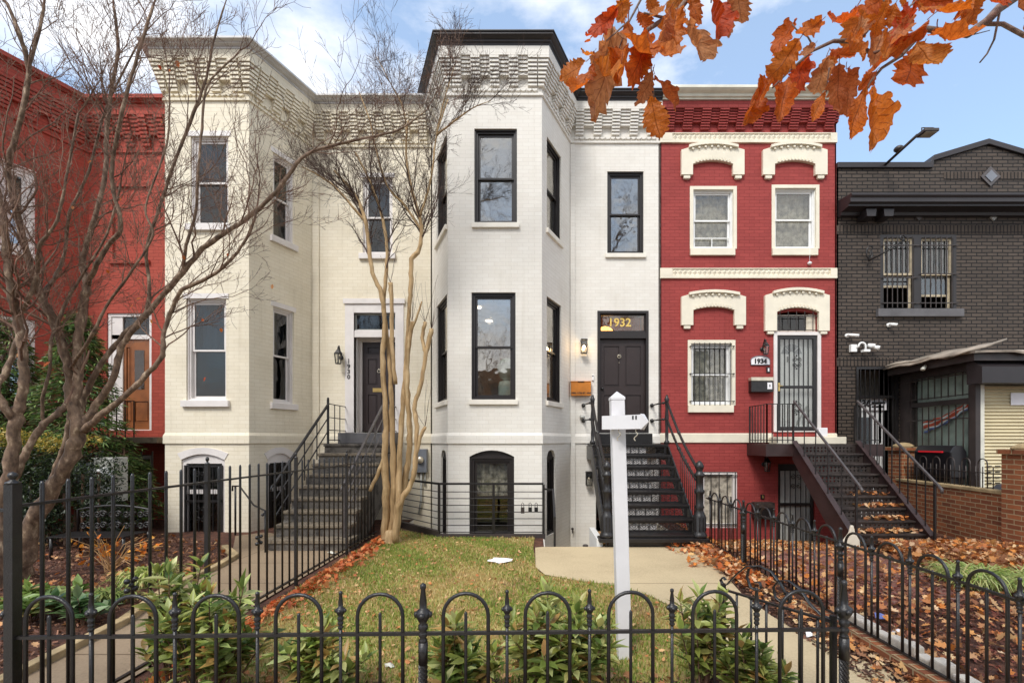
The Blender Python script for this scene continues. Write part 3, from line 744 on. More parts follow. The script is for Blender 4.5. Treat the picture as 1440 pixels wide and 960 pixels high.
mb = w4.mb(); mb.mould(0, w4.L, [(.0, 8.927), (.22, 8.929), (.22, 8.96), (.26, 8.965), (.27, 8.99), (.27, 9.01), (.34, 9.03), (.38, 9.06), (.38, 9.11), (.37, 9.12), (0, 9.14)]); mk(mb, 'cornice', 'gutter', h34)
def diamond_band(z0, z1, u0=0, u1=None):
    u1 = u1 or w4.L; b = w4.mb(); h = z1 - z0
    b.mould(u0, u1, [(-.01, z0), (.04, z0 + .004), (.04, z0 + h * .26), (.012, z0 + h * .27), (.012, z1 - .02), (.035, z1 - .018), (.035, z1), (-.01, z1)])
    b.box(u0 + .001, u0 + .26, -.04, 0, z0 + h * .27, z1 - .021); b.box(u1 - .14, u1 - .001, -.04, 0, z0 + h * .27, z1 - .021)
    p = .105; n = int((u1 - u0 - .4) / p); zc = z0 + h * .60
    for k in range(n):
        c = u0 + .27 + (k + .5) * (u1 - u0 - .41) / n; r = p * .5; hh = h * .30
        b.add([(c - r, -.012, zc), (c, -.012, zc - hh), (c + r, -.012, zc), (c, -.012, zc + hh), (c, -.045, zc + hh * .3)], [(0, 1, 4), (1, 2, 4), (2, 3, 4), (3, 0, 4)])
    return mk(b, 'band_course', 'cream_trim', h34)
diamond_band(w4.z(202), w4.z(188)); diamond_band(w4.z(392), w4.z(377.5))
b = w4.mb(); P_ = [(-.01, w4.z(622.5)), (.03, w4.z(622) + .003), (.03, w4.z(610)), (-.01, w4.z(608.5))]
b.mould(0, dd[0] - .06, P_); b.mould(dd[1] + .06, w4.L, P_); mk(b, 'water_table', 'cream_trim', h34)
def hood(x0, x1, ytop, ysh, yleg, yfoot, yin_s, yin_c, xin0, xin1):
    a0, a1, i0, i1 = w4.u(x0), w4.u(x1), w4.u(xin0), w4.u(xin1); zt_, zs, zl, zf, zi, zc = [w4.z(v) for v in (ytop, ysh, yleg, yfoot, yin_s, yin_c)]
    b = w4.mb(); sh0, sh1 = a0 + .17, a1 - .17; n = 12
    poly = [(a0, zl), (i0, zl), (i0, zi)]
    poly += [(i0 + (i1 - i0) * t / n, zi + (zc - zi) * (1 - (2 * t / n - 1) ** 2)) for t in range(1, n)]
    poly += [(i1, zi), (i1, zl), (a1, zl), (a1, zs - .02), (sh1, zs + .03)]
    poly += [(sh1 + (sh0 - sh1) * t / n, zs + .03 + (zt_ - zs - .06) * (1 - (2 * t / n - 1) ** 2)) for t in range(1, n)]
    poly += [(sh0, zs + .03), (a0, zs - .02)]
    b.prism(poly, -.07, .01)
    # projecting arched drip with a bead row below it
    top = [(sh0 - .02 + (sh1 - sh0 + .04) * t / n, zs + .045 + (zt_ - zs - .05) * (1 - (2 * t / n - 1) ** 2)) for t in range(n + 1)]
    b.prism([(x, z - .045) for x, z in top] + [(x, z + .012) for x, z in reversed(top)], -.125, -.071)
    for t in range(1, 15):
        s_ = t / 15; x = sh0 + (sh1 - sh0) * s_; z = zs + .02 + (zt_ - zs - .06) * (1 - (2 * s_ - 1) ** 2) - .03
        if t % 2: b.box(x - .022, x + .022, -.105, -.071, z - .035, z + .005)
    for t in range(1, 12):   # dentils along the soffit
        s_ = t / 12; x = i0 + (i1 - i0) * s_; z = zi + (zc - zi) * (1 - (2 * s_ - 1) ** 2)
        b.box(x - .018, x + .018, -.085, -.071, z + .012, z + .07)
    for c in ((a0 + i0) / 2, (a1 + i1) / 2): b.box(c - .07, c + .07, -.055, 0, zf, zl - .002); b.box(c - .055, c + .055, -.045, 0, zf - .01, zf - .001)
    return mk(b, 'window_hood', 'cream_trim', h34, bevel=.004)
hood(957, 1045, 204, 212, 248, 252.5, 233, 228, 973, 1029); hood(1071, 1161, 204, 212, 248, 252.5, 233, 228, 1087.5, 1144)
hood(957, 1047, 410, 417, 458, 462.5, 437, 432.5, 973.5, 1031); hood(1074, 1164, 407, 415, 466, 470, 439.5, 433.5, 1090.5, 1149)
def cased_window(u0, u1, z0, z1, **k):
    c = w4.mb(); c.ring(u0, u1, z0, z1, .075, -.012, .10, wb=.02); c.box(u0 - .0, u1 - .05, -.05, .1, z0 - .15, z0 - .002); co = mk(c, 'window_casing', 'cream_trim', h34, bevel=.004)
    return sash_window(h34, w4, u0 + .077, u1 - .077, z0 + .022, z1 - .077, fm='white_plastic', fw=.035, sw=.04, y0=.06, **k)
cased_window(*wa, curtain=('curtain',), glass='glass'); cased_window(*wb_, curtain=('curtain',), glass='glass')
cased_window(*wl, curtain=('curtain',), glass='glass', bars=(8, (.05, .5, .95), .05))
sc = w4.mb(); sc.ring(wa[0] + .1, wa[1] - .12, wa[2] + .05, wa[2] + .27, .018, .07, .09); sc.bar(((wa[0] + wa[1]) / 2, .08, wa[2] + .05), ((wa[0] + wa[1]) / 2, .08, wa[2] + .27), .015); mk(sc, 'window_screen', 'white_plastic', h34)
# door: white frame, black storm door with grille, white panelled door behind
f = w4.mb(); f.ring(dd[0] - .04, dd[1] + .04, dd[2], dd[3] + .05, .075, -.03, .08, wb=.02); mk(f, 'door_frame', 'bluish_trim', h34, bevel=.003)
sd = w4.mb(); a0, a1, b0, b1 = dd[0] + .037, dd[1] - .037, dd[2] + .022, dd[3] - .027
sd.ring(a0, a1, b0, b1, .075, -.005, .03, wb=.09); zm = b0 + (b1 - b0) * .46; sd.box(a0 + .075, a1 - .075, -.005, .03, zm - .03, zm + .03)
for i in range(6): u = a0 + .075 + (a1 - a0 - .15) * (i + 1) / 7; sd.bar((u, .01, b0), (u, .01, b1), .014)
um = (a0 + a1) / 2
for zz in (b0 + (b1 - b0) * .72, b0 + (b1 - b0) * .24):
    for s_ in (-1, 1):
        for t_ in (-1, 1): scroll(sd, (um + s_ * .05, .004, zz + t_ * .06), .055, 1.3, 14, .007, s_ * t_, -s_ * t_ * PI / 2)
    sd.lathe((um, .004, zz - .16), [(.002, 0), (.018, .02), (.002, .05)], 8); sd.lathe((um, .004, zz + .12), [(.002, 0), (.018, .02), (.002, .05)], 8)
sdo = mk(sd, 'storm_door', 'black_iron', h34)
g = w4.mb(); g.box(a0 + .075, a1 - .075, .018, .022, b0 + .09, b1 - .075); mk(g, 'pane', 'glass', sdo)
hn = w4.mb(); hn.box(a0 + .02, a0 + .05, -.03, -.005, zm - .09, zm + .09); hn.tube([(a0 + .035, -.03, zm + .02), (a0 + .035, -.06, zm + .02), (a0 + .10, -.06, zm + .02)], .009, 6); mk(hn, 'handle', 'brass', sdo)
dw = panelled_door(h34, w4, dd[0] + .03, dd[1] - .03, dd[2], dd[3], .12, 'white_plastic', [(.1, .46, .1, .4), (.54, .9, .1, .4)], 'inner_door')
fan = w4.mb()
for i in range(4):
    t0, t1 = PI * i / 4 + .05, PI * (i + 1) / 4 - .05; c = (um - .05, b1 - .38)
    fan.prism([(c[0] + .06 * math.cos(t0), c[1] + .06 * math.sin(t0)), (c[0] + .23 * math.cos(t0), c[1] + .23 * math.sin(t0)), (c[0] + .23 * math.cos(t1), c[1] + .23 * math.sin(t1)), (c[0] + .06 * math.cos(t1), c[1] + .06 * math.sin(t1))], .108, .119)
mk(fan, 'fanlight', 'glass_dim', dw)
text(dw, '1', .16, w4.P(um - .14, .105, b1 - .50), 'number', 'house_number', bold=.008)
tr = w4.mb(); tr.ring(dtr[0], dtr[1] - .16, dtr[2], dtr[3] - .07, .03, .07, .1); tr.box(dtr[1] - .16, dtr[1], .06, .1, dtr[2], dtr[3] - .06); tro = mk(tr, 'transom_window', 'cream_trim', h34)
g = w4.mb(); g.box(dtr[0] + .03, dtr[1] - .19, .085, .09, dtr[2] + .03, dtr[3] - .1); mk(g, 'pane', 'glass_dim', tro)
b = w4.mb()
for i in range(5): u = dtr[0] + (dtr[1] - dtr[0]) * (i + .4) / 5; b.bar((u, -.03, dtr[2]), (u, -.03, dtr[3] - .02), .012)
for zz in (dtr[2] + .02, dtr[3] - .12): b.bar((dtr[0] - .02, -.03, zz), (dtr[1], -.03, zz), .014)
mk(b, 'security_bars', 'worn_iron', tro)
# basement window and gate
f = w4.mb(); f.ring(*bw, .09, .02, .12, wt=.06); fo = mk(f, 'basement_window', 'bluish_trim', h34)
g = w4.mb(); g.box(bw[0] + .09, bw[1] - .09, .09, .094, bw[2] + .09, bw[3] - .06); mk(g, 'blind', 'curtain', fo)
b = w4.mb()
for i in range(5): u = bw[0] + .05 + (bw[1] - bw[0] - .1) * i / 4; b.bar((u, -.01, bw[2]), (u, -.01, bw[3] - .02), .014)
for zz in (bw[3] - .08, bw[2] + .08): b.bar((bw[0], -.01, zz), (bw[1], -.01, zz), .016)
mk(b, 'security_bars', 'black_iron', fo)
f = w4.mb(); f.ring(bd[0], bd[1], bd[2], bd[3], .06, .04, .1, wt=.15, wb=.01); fo = mk(f, 'door_frame', 'black_frame', h34)
g = w4.mb(); g.box(bd[0] + .06, bd[1] - .06, .08, .1, bd[2], bd[3] - .15); go = mk(g, 'basement_door', 'utility', h34)
b = w4.mb(); a0, a1 = bd[0] + .06, bd[1] - .06
for i in range(7): u = a0 + (a1 - a0) * i / 6; b.bar((u, .04, bd[2]), (u, .04, bd[3] - .15), .014)
zz = bd[2] + .95; b.box(a0, a1, .03, .05, zz - .03, zz + .03); um = (a0 + a1) / 2
for s_ in (-1, 1):
    for t_ in (-1, 1): scroll(b, (um + s_ * .06, .035, zz + .5 + t_ * .10), .06, 1.3, 14, .007, s_ * t_, -s_ * t_ * PI / 2)
mk(b, 'security_gate', 'black_iron', go)

# ================================================================= 1936, dark brick with shop
h36 = thing('commercial_building', 'dark brown painted brick building with a low gabled parapet and barred windows', 'building', (9.3, FY, 0))
W36 = Wall((6.556, FY), (13.5, FY)); w6 = W36
gz_ = lambda y: w6.z(y)
wn = (w6.u(1238), w6.u(1345), w6.z(435), w6.z(330)); dn = (w6.u(1203), w6.u(1262), -.3, w6.z(516))
mb = w6.mb(); zp = w6.z(236)
outer = [(0, -1.0), (w6.L, -1.0), (w6.L, zp), (w6.u(1471), zp), (w6.u(1466), w6.z(226)), (w6.u(1388), w6.z(203)), (w6.u(1311), w6.z(226)), (w6.u(1306), zp), (0, zp)]
def wall_poly(mb, outer, holes, depth=.16):
    loops = [outer] + holes; flat = [p for l in loops for p in l]
    tris = tessellate_polygon([[Vector((x, 0, z)) for x, z in l] for l in loops]); f = []
    for t in tris:
        a, b, c = (Vector(flat[i]) for i in t); cr = (b.x - a.x) * (c.y - a.y) - (b.y - a.y) * (c.x - a.x)
        if abs(cr) < 1e-10: continue
        f.append(tuple(t) if cr > 0 else (t[0], t[2], t[1]))
    mb.add([(x, 0, z) for x, z in flat], f)
    for h in holes:
        n = len(h); mb.add([(x, 0, z) for x, z in h] + [(x, depth, z) for x, z in h], [(i, (i + 1) % n, (i + 1) % n + n, i + n) for i in range(n)])
wall_poly(mb, outer, [rect(*wn), rect(*dn)]); mk(mb, 'wall', 'dark_brick', h36)
b = MB(); b.box(6.56, 6.6, FY, 18, -1, zp); b.box(13.46, 13.5, FY, 18, -1, zp); b.box(6.6, 13.46, 17.96, 18, -1, zp); mk(b, 'side_wall', 'dark_brick', h36)
b = MB(); b.box(6.6, 13.46, FY + .25, 17.96, zp - .5, zp - .4); mk(b, 'roof', 'roof_felt', h36)
b = MB(); b.box(6.6, 13.46, FY + .2, 17.9, 3.5, 3.6); b.box(6.6, 13.46, FY + 2.5, FY + 2.55, 3.6, 7); mk(b, 'floor_slab', 'dark_room', h36)
cp = w6.mb(); t = .10
path = [(-.0, zp), (w6.u(1306), zp), (w6.u(1311), w6.z(226)), (w6.u(1388), w6.z(203)), (w6.u(1466), w6.z(226)), (w6.u(1471), zp), (w6.L, zp)]
poly = [(x, z - .02) for x, z in path] + [(x, z + t) for x, z in reversed(path)]
poly[1] = (path[1][0] + .06, poly[1][1])
cp.prism(poly, -.05, .30); mk(cp, 'coping', 'black_cornice', h36, bevel=.01)
cr = w6.mb(); zc = 6.53
prof = [(0, zc), (.10, zc + .003), (.12, zc + .06), (.34, zc + .08), (.34, zc + .12), (.40, zc + .14), (.40, zc + .22), (.44, zc + .26), (.44, zc + .30), (0, zc + .36)]
cr.mould(.03, w6.L, prof, 0, 0)
mk(cr, 'cornice', 'black_cornice', h36)
for px in (1212, 1236):
    k = w6.mb(); u = w6.u(px); k.prism([(u - .09, zc - .10), (u + .09, zc - .10), (u + .11, zc + .05), (u - .11, zc + .05)], -.28, 0); mk(k, 'bracket', 'black_cornice', h36)
so = w6.mb(); so.wall(0.002, w6.L, w6.z(329), w6.z(317), [], y=-.006); so.wall(.002, w6.u(1262), w6.z(514.5), w6.z(503), [], y=-.006); so.wall(w6.u(1327), w6.u(1445), w6.z(253), w6.z(242), [], y=-.006)
mk(so, 'soldier_course', 'dark_soldier', h36)
for px, py, r, m_ in ((1391.5, 249, 14, 'utility_dark'), (1291, 304, 7, 'grey_rail'), (1396, 304, 7, 'utility')):
    k = w6.mb(); u, z = w6.u(px), w6.z(py); r = r * .0154
    k.prism([(u - r, z), (u, z - r), (u + r, z), (u, z + r)], -.03, 0, 0)
    if r > .15: k.prism([(u - r * .6, z), (u, z - r * .6), (u + r * .6, z), (u, z + r * .6)], -.045, -.031, 1)
    mk(k, 'diamond_tile', ['grey_rail' if r > .15 else m_, m_], h36)
# pair of windows in one dark frame
f = w6.mb(); f.ring(*wn, .07, .0, .12, wb=.03); um = w6.u(1290.5); f.box(um - .08, um + .08, .0, .12, wn[2] + .03, wn[3] - .07)
fo = mk(f, 'window', 'black_frame', h36)
f = w6.mb(); f.box(wn[0] - .10, wn[1] + .10, -.08, .05, wn[2] - .17, wn[2] - .003); mk(f, 'sill', 'slate', fo, bevel=.008)
for k, (a0, a1) in enumerate(((wn[0] + .07, um - .08), (um + .08, wn[1] - .07))):
    lo = (.50, .30)[k]; zt_ = wn[3] - .07; zm = wn[2] + (zt_ - wn[2]) * .50
    s = w6.mb(); s.ring(a0, a1, zm - .02, zt_, .045, .04, .08); mk(s, 'sash', 'aged_cream', fo)
    s = w6.mb(); s.ring(a0, a1, wn[2] + lo, zm + .0 + .03, .045, .082, .12); s.box(a1 - .055, a1, .081, .12, wn[2] + .03, wn[2] + lo); mk(s, 'sash', 'aged_cream', fo)
    g = w6.mb(); g.box(a0 + .06, a1 - .06, .058, .062, zm + .03, zt_ - .06); g.box(a0 + .06, a1 - .06, .1, .104, wn[2] + lo + .05, zm - .02); mk(g, 'pane', 'glass', fo)
    c = w6.mb(); c.box(a0 + .02, a1 - .02, .2, .21, wn[2] + lo + .05, zt_); mk(c, 'curtain', 'blind', fo)
    b = w6.mb()
    for i in range(6): u = a0 + (a1 - a0) * (i + .5) / 6; b.bar((u, -.03, wn[2] + .03), (u, -.03, wn[3] - .05), .016)
    for zz in (.08, .42 + .05 * k, .85): zz = wn[2] + (wn[3] - wn[2]) * zz; b.bar((a0 - .04, -.03, zz), (a1 + .08, -.03, zz), .02)
    mk(b, 'security_bars', 'worn_iron', fo)
# barred entrance
f = w6.mb(); f.ring(dn[0], dn[1], dn[2], dn[3], .05, -.03, .12, wb=.01); zt_ = w6.z(557); f.box(dn[0] + .05, dn[1] - .05, .0, .1, zt_ - .04, zt_ + .02)
for i in range(8): u = dn[0] + .05 + (dn[1] - dn[0] - .1) * (i + .5) / 8; f.bar((u, -.01, dn[2]), (u, -.01, dn[3] - .03), .016)
fo = mk(f, 'security_gate', 'black_iron', h36)
g = w6.mb(); g.box(dn[0] + .05, dn[1] - .22, .13, .16, dn[2], zt_ - .04); g.box(dn[0] + .05, dn[1] - .2, .10, .13, w6.z(577), w6.z(559)); do = mk(g, 'door', 'white_plastic', h36)
g = w6.mb(); g.box(dn[0] + .09, dn[0] + .45, .115, .128, .35, w6.z(586)); mk(g, 'pane', 'glass_dim', do)
text(do, '1936', .2, w6.P(dn[0] + .20, .094, w6.z(567)), 'number', 'house_number', bold=.006)
g = w6.mb(); g.box(dn[0] + .38, dn[0] + .74, .085, .098, w6.z(576), w6.z(560)); sg = mk(g, 'sign', 'paper', h36)
for i in range(2): 
    l = w6.mb(); l.box(dn[0] + .41, dn[0] + .71 - i * .03, .081, .084, w6.z(567 + i * 5.5), w6.z(564.5 + i * 5.5)); mk(l, 'lettering', 'number', sg)
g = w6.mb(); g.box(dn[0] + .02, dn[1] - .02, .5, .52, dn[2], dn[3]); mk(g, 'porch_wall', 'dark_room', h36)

# ================================================================= shop extension
SX, SY = 7.93, 8.16
shop = thing('shop_front', 'low dark shop extension with barred corner window and pale roller shutter', 'shop', (9.9, SY, 0))
Wl = Wall((SX, FY - .01), (SX, SY)); Ws = Wall((SX, SY), (12.6, SY))
b = Wl.mb(); L = Wl.L
pa, pb = Wl.u(1279), Wl.u(1363)
zb0, zt0 = .95, 3.0
b.wall(0, L, -.2, 3.25, [rect(pa, pb, .7, 3.02)], depth=.1)
b.M = Ws.M; g0, g1 = Ws.u(1379), 4.3
b.wall(0, Ws.L, -.2, 3.25, [rect(g0, g1, -.15, Ws.z(541))], depth=.12)
b.M = Matrix.Identity(4); b.box(12.58, 12.6, SY, FY, -.2, 3.25); mk(b, 'wall', 'shop_dark', shop)
b = Wl.mb(); zq = Wl.z(563, pa) ; zq = 2.40
b.ring(pa, pb, .7, 3.02, .04, .02, .09); b.box(pa + .04, pb - .04, .02, .09, zq, zq + .09); mk(b, 'window_frame', 'shop_dark', shop)
g = Wl.mb(); g.box(pa, pb, .06, .065, .78, zq); g.box(pa, pb, .06, .065, zq + .09, 3.02); mk(g, 'pane', 'glass_green', shop)
g = Wl.mb(); g.box(pa - .0, pb + .0, .17, .18, .6, 3.04); mk(g, 'backboard', 'green_board', shop)
b = Wl.mb()
for i in range(9): u = pa + (pb - pa) * (i + .5) / 9; b.bar((u, -.04, .75), (u, -.04, zq - .02), .015); b.bar((u, -.05, zq + .13), (u, -.05, 2.98), .015)
for zz in (.85, 2.12): b.bar((pa - .03, -.04, zz), (pb + .03, -.04, zz), .02)
for zz in (zq + .15, 2.93): b.bar((pa - .03, -.05, zz), (pb + .03, -.05, zz), .02)
mk(b, 'security_bars', 'worn_iron', shop)
# crumpled striped banner behind the glass
b = Wl.mb(); c0_, c1_ = Wl.uz(1291, 590), Wl.uz(1352, 566)
n = 14; V = []; mi = []
for i in range(n + 1):
    t = i / n; u = c0_[0] + (c1_[0] - c0_[0]) * t; zc_ = 1.98 + .38 * t; w = .22 - .08 * t + .03 * math.sin(i * 1.9)
    for j in range(7): V.append((u + .02 * math.sin(j * 2 + i), .11 + .02 * math.sin(i * 1.3 + j), zc_ + w * (j / 6 - .5) - .05 * math.sin(t * PI)))
for j, m_ in enumerate((3, 1, 0, 0, 1, 0)):
    b.add([V[i * 7 + j + dj] for i in range(n + 1) for dj in (0, 1)], [(2 * i, 2 * i + 2, 2 * i + 3, 2 * i + 1) for i in range(n)], True, {3: 2, 1: 1, 0: 0}[m_])
mk(b, 'banner', ['red_letter', 'paper', 'blue_plastic'], shop)
b = Wl.mb(); b.box(Wl.u(1325), Wl.u(1346), .07, .08, .78, 1.42); mk(b, 'poster', 'paper', shop)
# roller shutter
V = []; n = 46; z0s, z1s = -.15, Ws.z(541)
b = Ws.mb()
for i in range(n):
    z = z0s + (z1s - z0s) * i / n; h = (z1s - z0s) / n
    V += [(g0 + .07, .075, z), (g1, .075, z), (g0 + .07, .05, z + h * .5), (g1, .05, z + h * .5), (g0 + .07, .068, z + h * .93), (g1, .068, z + h * .93)]
V += [(g0 + .07, .075, z1s), (g1, .075, z1s)]
b.add(V, [(2 * i, 2 * i + 1, 2 * i + 3, 2 * i + 2) for i in range(len(V) // 2 - 1)]); sh = mk(b, 'roller_shutter', 'shutter', shop)
b = Ws.mb(); b.box(g0, g0 + .07, .0, .09, z0s, z1s); mk(b, 'shutter_guide', 'gutter', shop)
b = Ws.mb()
for zz in np.linspace(.55, 1.25, 8):
    for u in np.linspace(g0 + .2, g0 + 2.2, 14): b.box(u - .045, u + .045, .040, .052, zz - .008, zz + .008)
mk(b, 'vent_slot', 'black_plastic', sh)
b = Ws.mb(); b.prism([(0, 0), (.01, 0), (.01, .01)], 0, .01) if 0 else None
hz0, hz1 = Ws.z(541) + .002, Ws.z(507)
Mh = Ws.M; b = MB(); b.M = Mh
b.add([(g0 - .25, -.28, hz0), (g1 + .1, -.28, hz0), (g1 + .1, -.28, hz0 + .28), (g0 - .25, -.28, hz0 + .28), (g0 - .25, -.08, hz1), (g1 + .1, -.08, hz1), (g0 - .25, .0, hz0), (g1 + .1, .0, hz0), (g0 - .25, .0, hz1), (g1 + .1, 0, hz1)],
      [(0, 1, 2, 3), (3, 2, 5, 4), (0, 3, 4, 8, 6), (1, 7, 9, 5, 2), (6, 7, 1, 0), (4, 5, 9, 8)]); mk(b, 'shutter_housing', 'black_cornice', shop)
b = Ws.mb(); a = Ws.uz(1425, 560)[0]; z = Ws.z(569); b.box(a, a + .45, .040, .046, z, z + .22); mk(b, 'notice', 'paper', shop)
# ragged felt roof
b = MB(); rr = random.Random(3); nx, ny = 22, 7; V = []
for i in range(nx + 1):
    for j in range(ny + 1):
        x = SX - .35 + (12.7 - SX + .35) * i / nx; y = SY - .35 + (FY - .02 - SY + .35) * j / ny
        jag = .05 * rr.uniform(-1, 1) * (1 if i in (0,) or j == 0 else .4)
        V.append((x + (jag if i == 0 else 0), y + (jag if j == 0 else 0), 3.28 + .10 * j / ny + .03 * rr.uniform(-1, 1) + (-.04 if i == 0 or j == 0 else 0) - .05 * max(0, (i - 5) / nx)))
b.add(V, [(i * (ny + 1) + j, (i + 1) * (ny + 1) + j, (i + 1) * (ny + 1) + j + 1, i * (ny + 1) + j + 1) for i in range(nx) for j in range(ny)], False, 0)
ro = mk(b, 'roof_felt', ['silver_felt'], shop); so_ = ro.modifiers.new('Solidify', 'SOLIDIFY'); so_.thickness = .035; so_.offset = -1
b = MB(); rr = random.Random(8); V = []
for i in range(9):
    y = SY - .30 + (FY + .26 - SY) * i / 8; V += [(SX - .42 + rr.uniform(-.03, .03), y, 3.24 + rr.uniform(-.02, .03)), (SX - .1, y, 3.36 + rr.uniform(-.015, .015)), (SX + .25, y, 3.47 + rr.uniform(-.02, .02))]
b.add(V, [(3 * i + j, 3 * i + j + 1, 3 * i + j + 4, 3 * i + j + 3) for i in range(8) for j in range(2)], True); ap = mk(b, 'felt_apron', 'silver_felt', shop); so_ = ap.modifiers.new('Solidify', 'SOLIDIFY'); so_.thickness = .03
b = MB(); b.box(SX - .28, 12.65, SY - .26, SY - .22, 3.10, 3.24); b.box(SX - .28, SX - .24, SY - .22, FY - .02, 3.10, 3.24); b.box(SX - .24, 12.65, SY - .22, FY - .02, 3.22, 3.235); mk(b, 'fascia', 'shop_dark', shop)

# ================================================================= 1928, the rust red house
W28, E28 = chain([(-10.8, BY), (-10.20, BY), (-9.62, FY), (-7.42, FY)])
h28 = thing('row_house', 'rust red painted brick row house with brown wooden door behind the bare tree', 'house', (-8.9, FY, 0), 'row houses')
s8, c8 = W28[1], W28[2]
e8u = (s8.u(0), s8.u(50)); e8u = (max(.12, e8u[0]), e8u[1])
d8 = (c8.u(150), c8.u(213), c8.z(605), c8.z(440)); b8 = (c8.u(146), c8.u(214), -.35, c8.z(640))
z8u = (5.4, 7.05); z8l = (2.35, 4.1)
v8 = (c8.u(158), c8.u(208), c8.z(366), c8.z(262))
holes28 = [[], [rect(*e8u, *z8u), rect(*e8u, *z8l), rect(*e8u, -.1, 1.4)], [rect(*d8), rect(*b8), rect(*v8)]]
house_shell(h28, W28, E28, holes28, -1.0, 8.84, 'rust_brick')
frieze(h28, W28, E28, 8.04, 8.62, 8.84, 'rust_brick', 7.94, tooth=None)
along(h28, W28, E28, [(0, 8.842), (.24, 8.844), (.24, 8.87), (.32, 8.89), (.32, 8.97), (0, 9.0)], 'cornice', 'rust_brick')
sash_window(h28, s8, *e8u, *z8u, fm='bluish_trim', fw=.12, glass='glass_dim', curtain=('blind', .5), lintel=(.02, .02, 'bluish_trim'), sill=(.05, .05, .1), sill_m='bluish_trim')
sash_window(h28, s8, *e8u, *z8l, fm='bluish_trim', fw=.12, glass='glass_dim', sill=(.05, .05, .1), sill_m='bluish_trim')
sash_window(h28, s8, *e8u, -.1, 1.4, fm='bluish_trim', fw=.1, glass='glass_dim')
b = c8.mb(); b.box(v8[0], v8[1], .05, .08, v8[2], v8[3]); b.box(v8[0] - .05, v8[1] + .05, -.05, .04, v8[2] - .08, v8[2] - .002); mk(b, 'blind_window', 'rust_brick', h28)
f = c8.mb(); f.ring(*d8, .07, .03, .12, wb=.02); f.box(d8[0] + .07, d8[0] + .30, .05, .12, d8[2], d8[3] - .07); f.box(d8[0] + .07, d8[1] - .07, .05, .12, c8.z(476), c8.z(470)); mk(f, 'door_frame', 'bluish_trim', h28)
g = c8.mb(); g.box(d8[0] + .3, d8[1] - .07, .08, .085, c8.z(470), d8[3] - .07); g = mk(g, 'transom_pane', 'glass_dim', h28)
dx = panelled_door(h28, c8, d8[0] + .302, d8[1] - .072, d8[2] + .02, c8.z(476) - .002, .08, 'oak_door', [(.08, .3, .08, .32), (.38, .92, .08, .32), (.08, .26, .4, .92)])
g = c8.mb(); g.box(d8[0] + .302 + .24, d8[1] - .22, .07, .079, d8[2] + .9, d8[2] + 1.75); mk(g, 'pane', 'glass_dim', dx)
lp = thing('door_landing', 'grey landing slab with black railings in front of the brown wooden door', 'landing', (-8.7, 9.4, 0))
b = MB(); b.box(c8.A.x + d8[0] - .2, -7.44, 9.0, FY - .003, 1.66, 1.78); mk(b, 'slab', 'step_top', lp, bevel=.01)
b = MB()
x0, x1 = c8.A.x + d8[0] - .1, -7.95
for i in range(9): x = x0 + (x1 - x0) * i / 8; b.bar((x, 9.06, 1.78), (x, 9.06, 2.5), .016)
b.bar((x0, 9.06, 2.5), (x1, 9.06, 2.5), .03, .012); mk(b, 'railing', 'black_iron', lp)
gb = thing('security_gate', 'tall black barred gate closing the basement entrance under the brown door', 'gate', (-8.6, 9.05, 0))
b = MB()
for i in range(9): x = x0 + (x1 + .35 - x0) * i / 8; b.bar((x, 9.08, -.1), (x, 9.08, 1.5), .022)
for zz in (1.42, .9, 0): b.bar((x0, 9.08, zz), (x1 + .35, 9.08, zz), .02)
mk(b, 'bars', 'worn_iron', gb)
f = c8.mb(); f.ring(*b8, .08, .04, .1); fo = mk(f, 'basement_door', 'utility', h28); g = c8.mb(); g.box(b8[0] + .08, b8[1] - .08, .08, .09, b8[2], b8[3] - .08); mk(g, 'pane', 'glass_dim', fo)
# ================================================================= iron stair of 1932
X0, X1 = 1.20, 2.62; R8 = 1.64 / 8; YB = 7.27; TR = .24
s32 = thing('iron_staircase', 'black cast iron staircase with openwork risers up to the white house door', 'staircase', ((X0 + X1) / 2, YB, 0))
for i in range(8):
    z = R8 * (i + 1); y = YB + TR * i; last = i == 7
    b = MB(); b.box(X0 - .03, X1 + .03, y - .03, (FY - .004) if last else y + TR + .01, z - .03, z); b.box(X0 - .03, X1 + .03, y - .018, y - .012, z - .055, z - .03)
    mk(b, 'tread', 'worn_iron' if i == 99 else 'black_iron', s32, bevel=.004)
    b = MB(); z0 = R8 * i + .0; z1 = z - .031; 
    if i == 0: b.box(X0, X1, y, y + .02, z0, z1)
    else:
        b.ring(X0, X1, z0, z1, .05, y, y + .012, wt=.03, wb=.03)
        ncell = 8; cw = (X1 - X0 - .1) / ncell; za, zb = z0 + .03, z1 - .03
        for k in range(ncell):
            a = X0 + .05 + cw * k; c = a + cw; m = (a + c) / 2; zm = (za + zb) / 2
            b.bar((a, y + .006, za), (a, y + .006, zb), .012)
            for q in (-1, 1):
                b.bar((a, y + .006, zm + q * .0), (m, y + .006, zm + q * (zb - za) / 2), .010, .008); b.bar((m, y + .006, zm + q * (zb - za) / 2), (c, y + .006, zm), .010, .008)
            b.tube([(m + .025 * math.cos(t * PI / 4), y + .004, zm + .025 * math.sin(t * PI / 4)) for t in range(9)], .006, 4)
    mk(b, 'riser', 'black_iron', s32)
    if i: b = MB(); b.box(X0 + .40, X0 + .40 + .62 - .05 * (7 - i) * .6, y + .03, y + .034, z0 + .03, z1 - .03); mk(b, 'lit_wall_standin', 'bluish_trim', s32)  # pale panel added to stand in for the lit white wall seen through
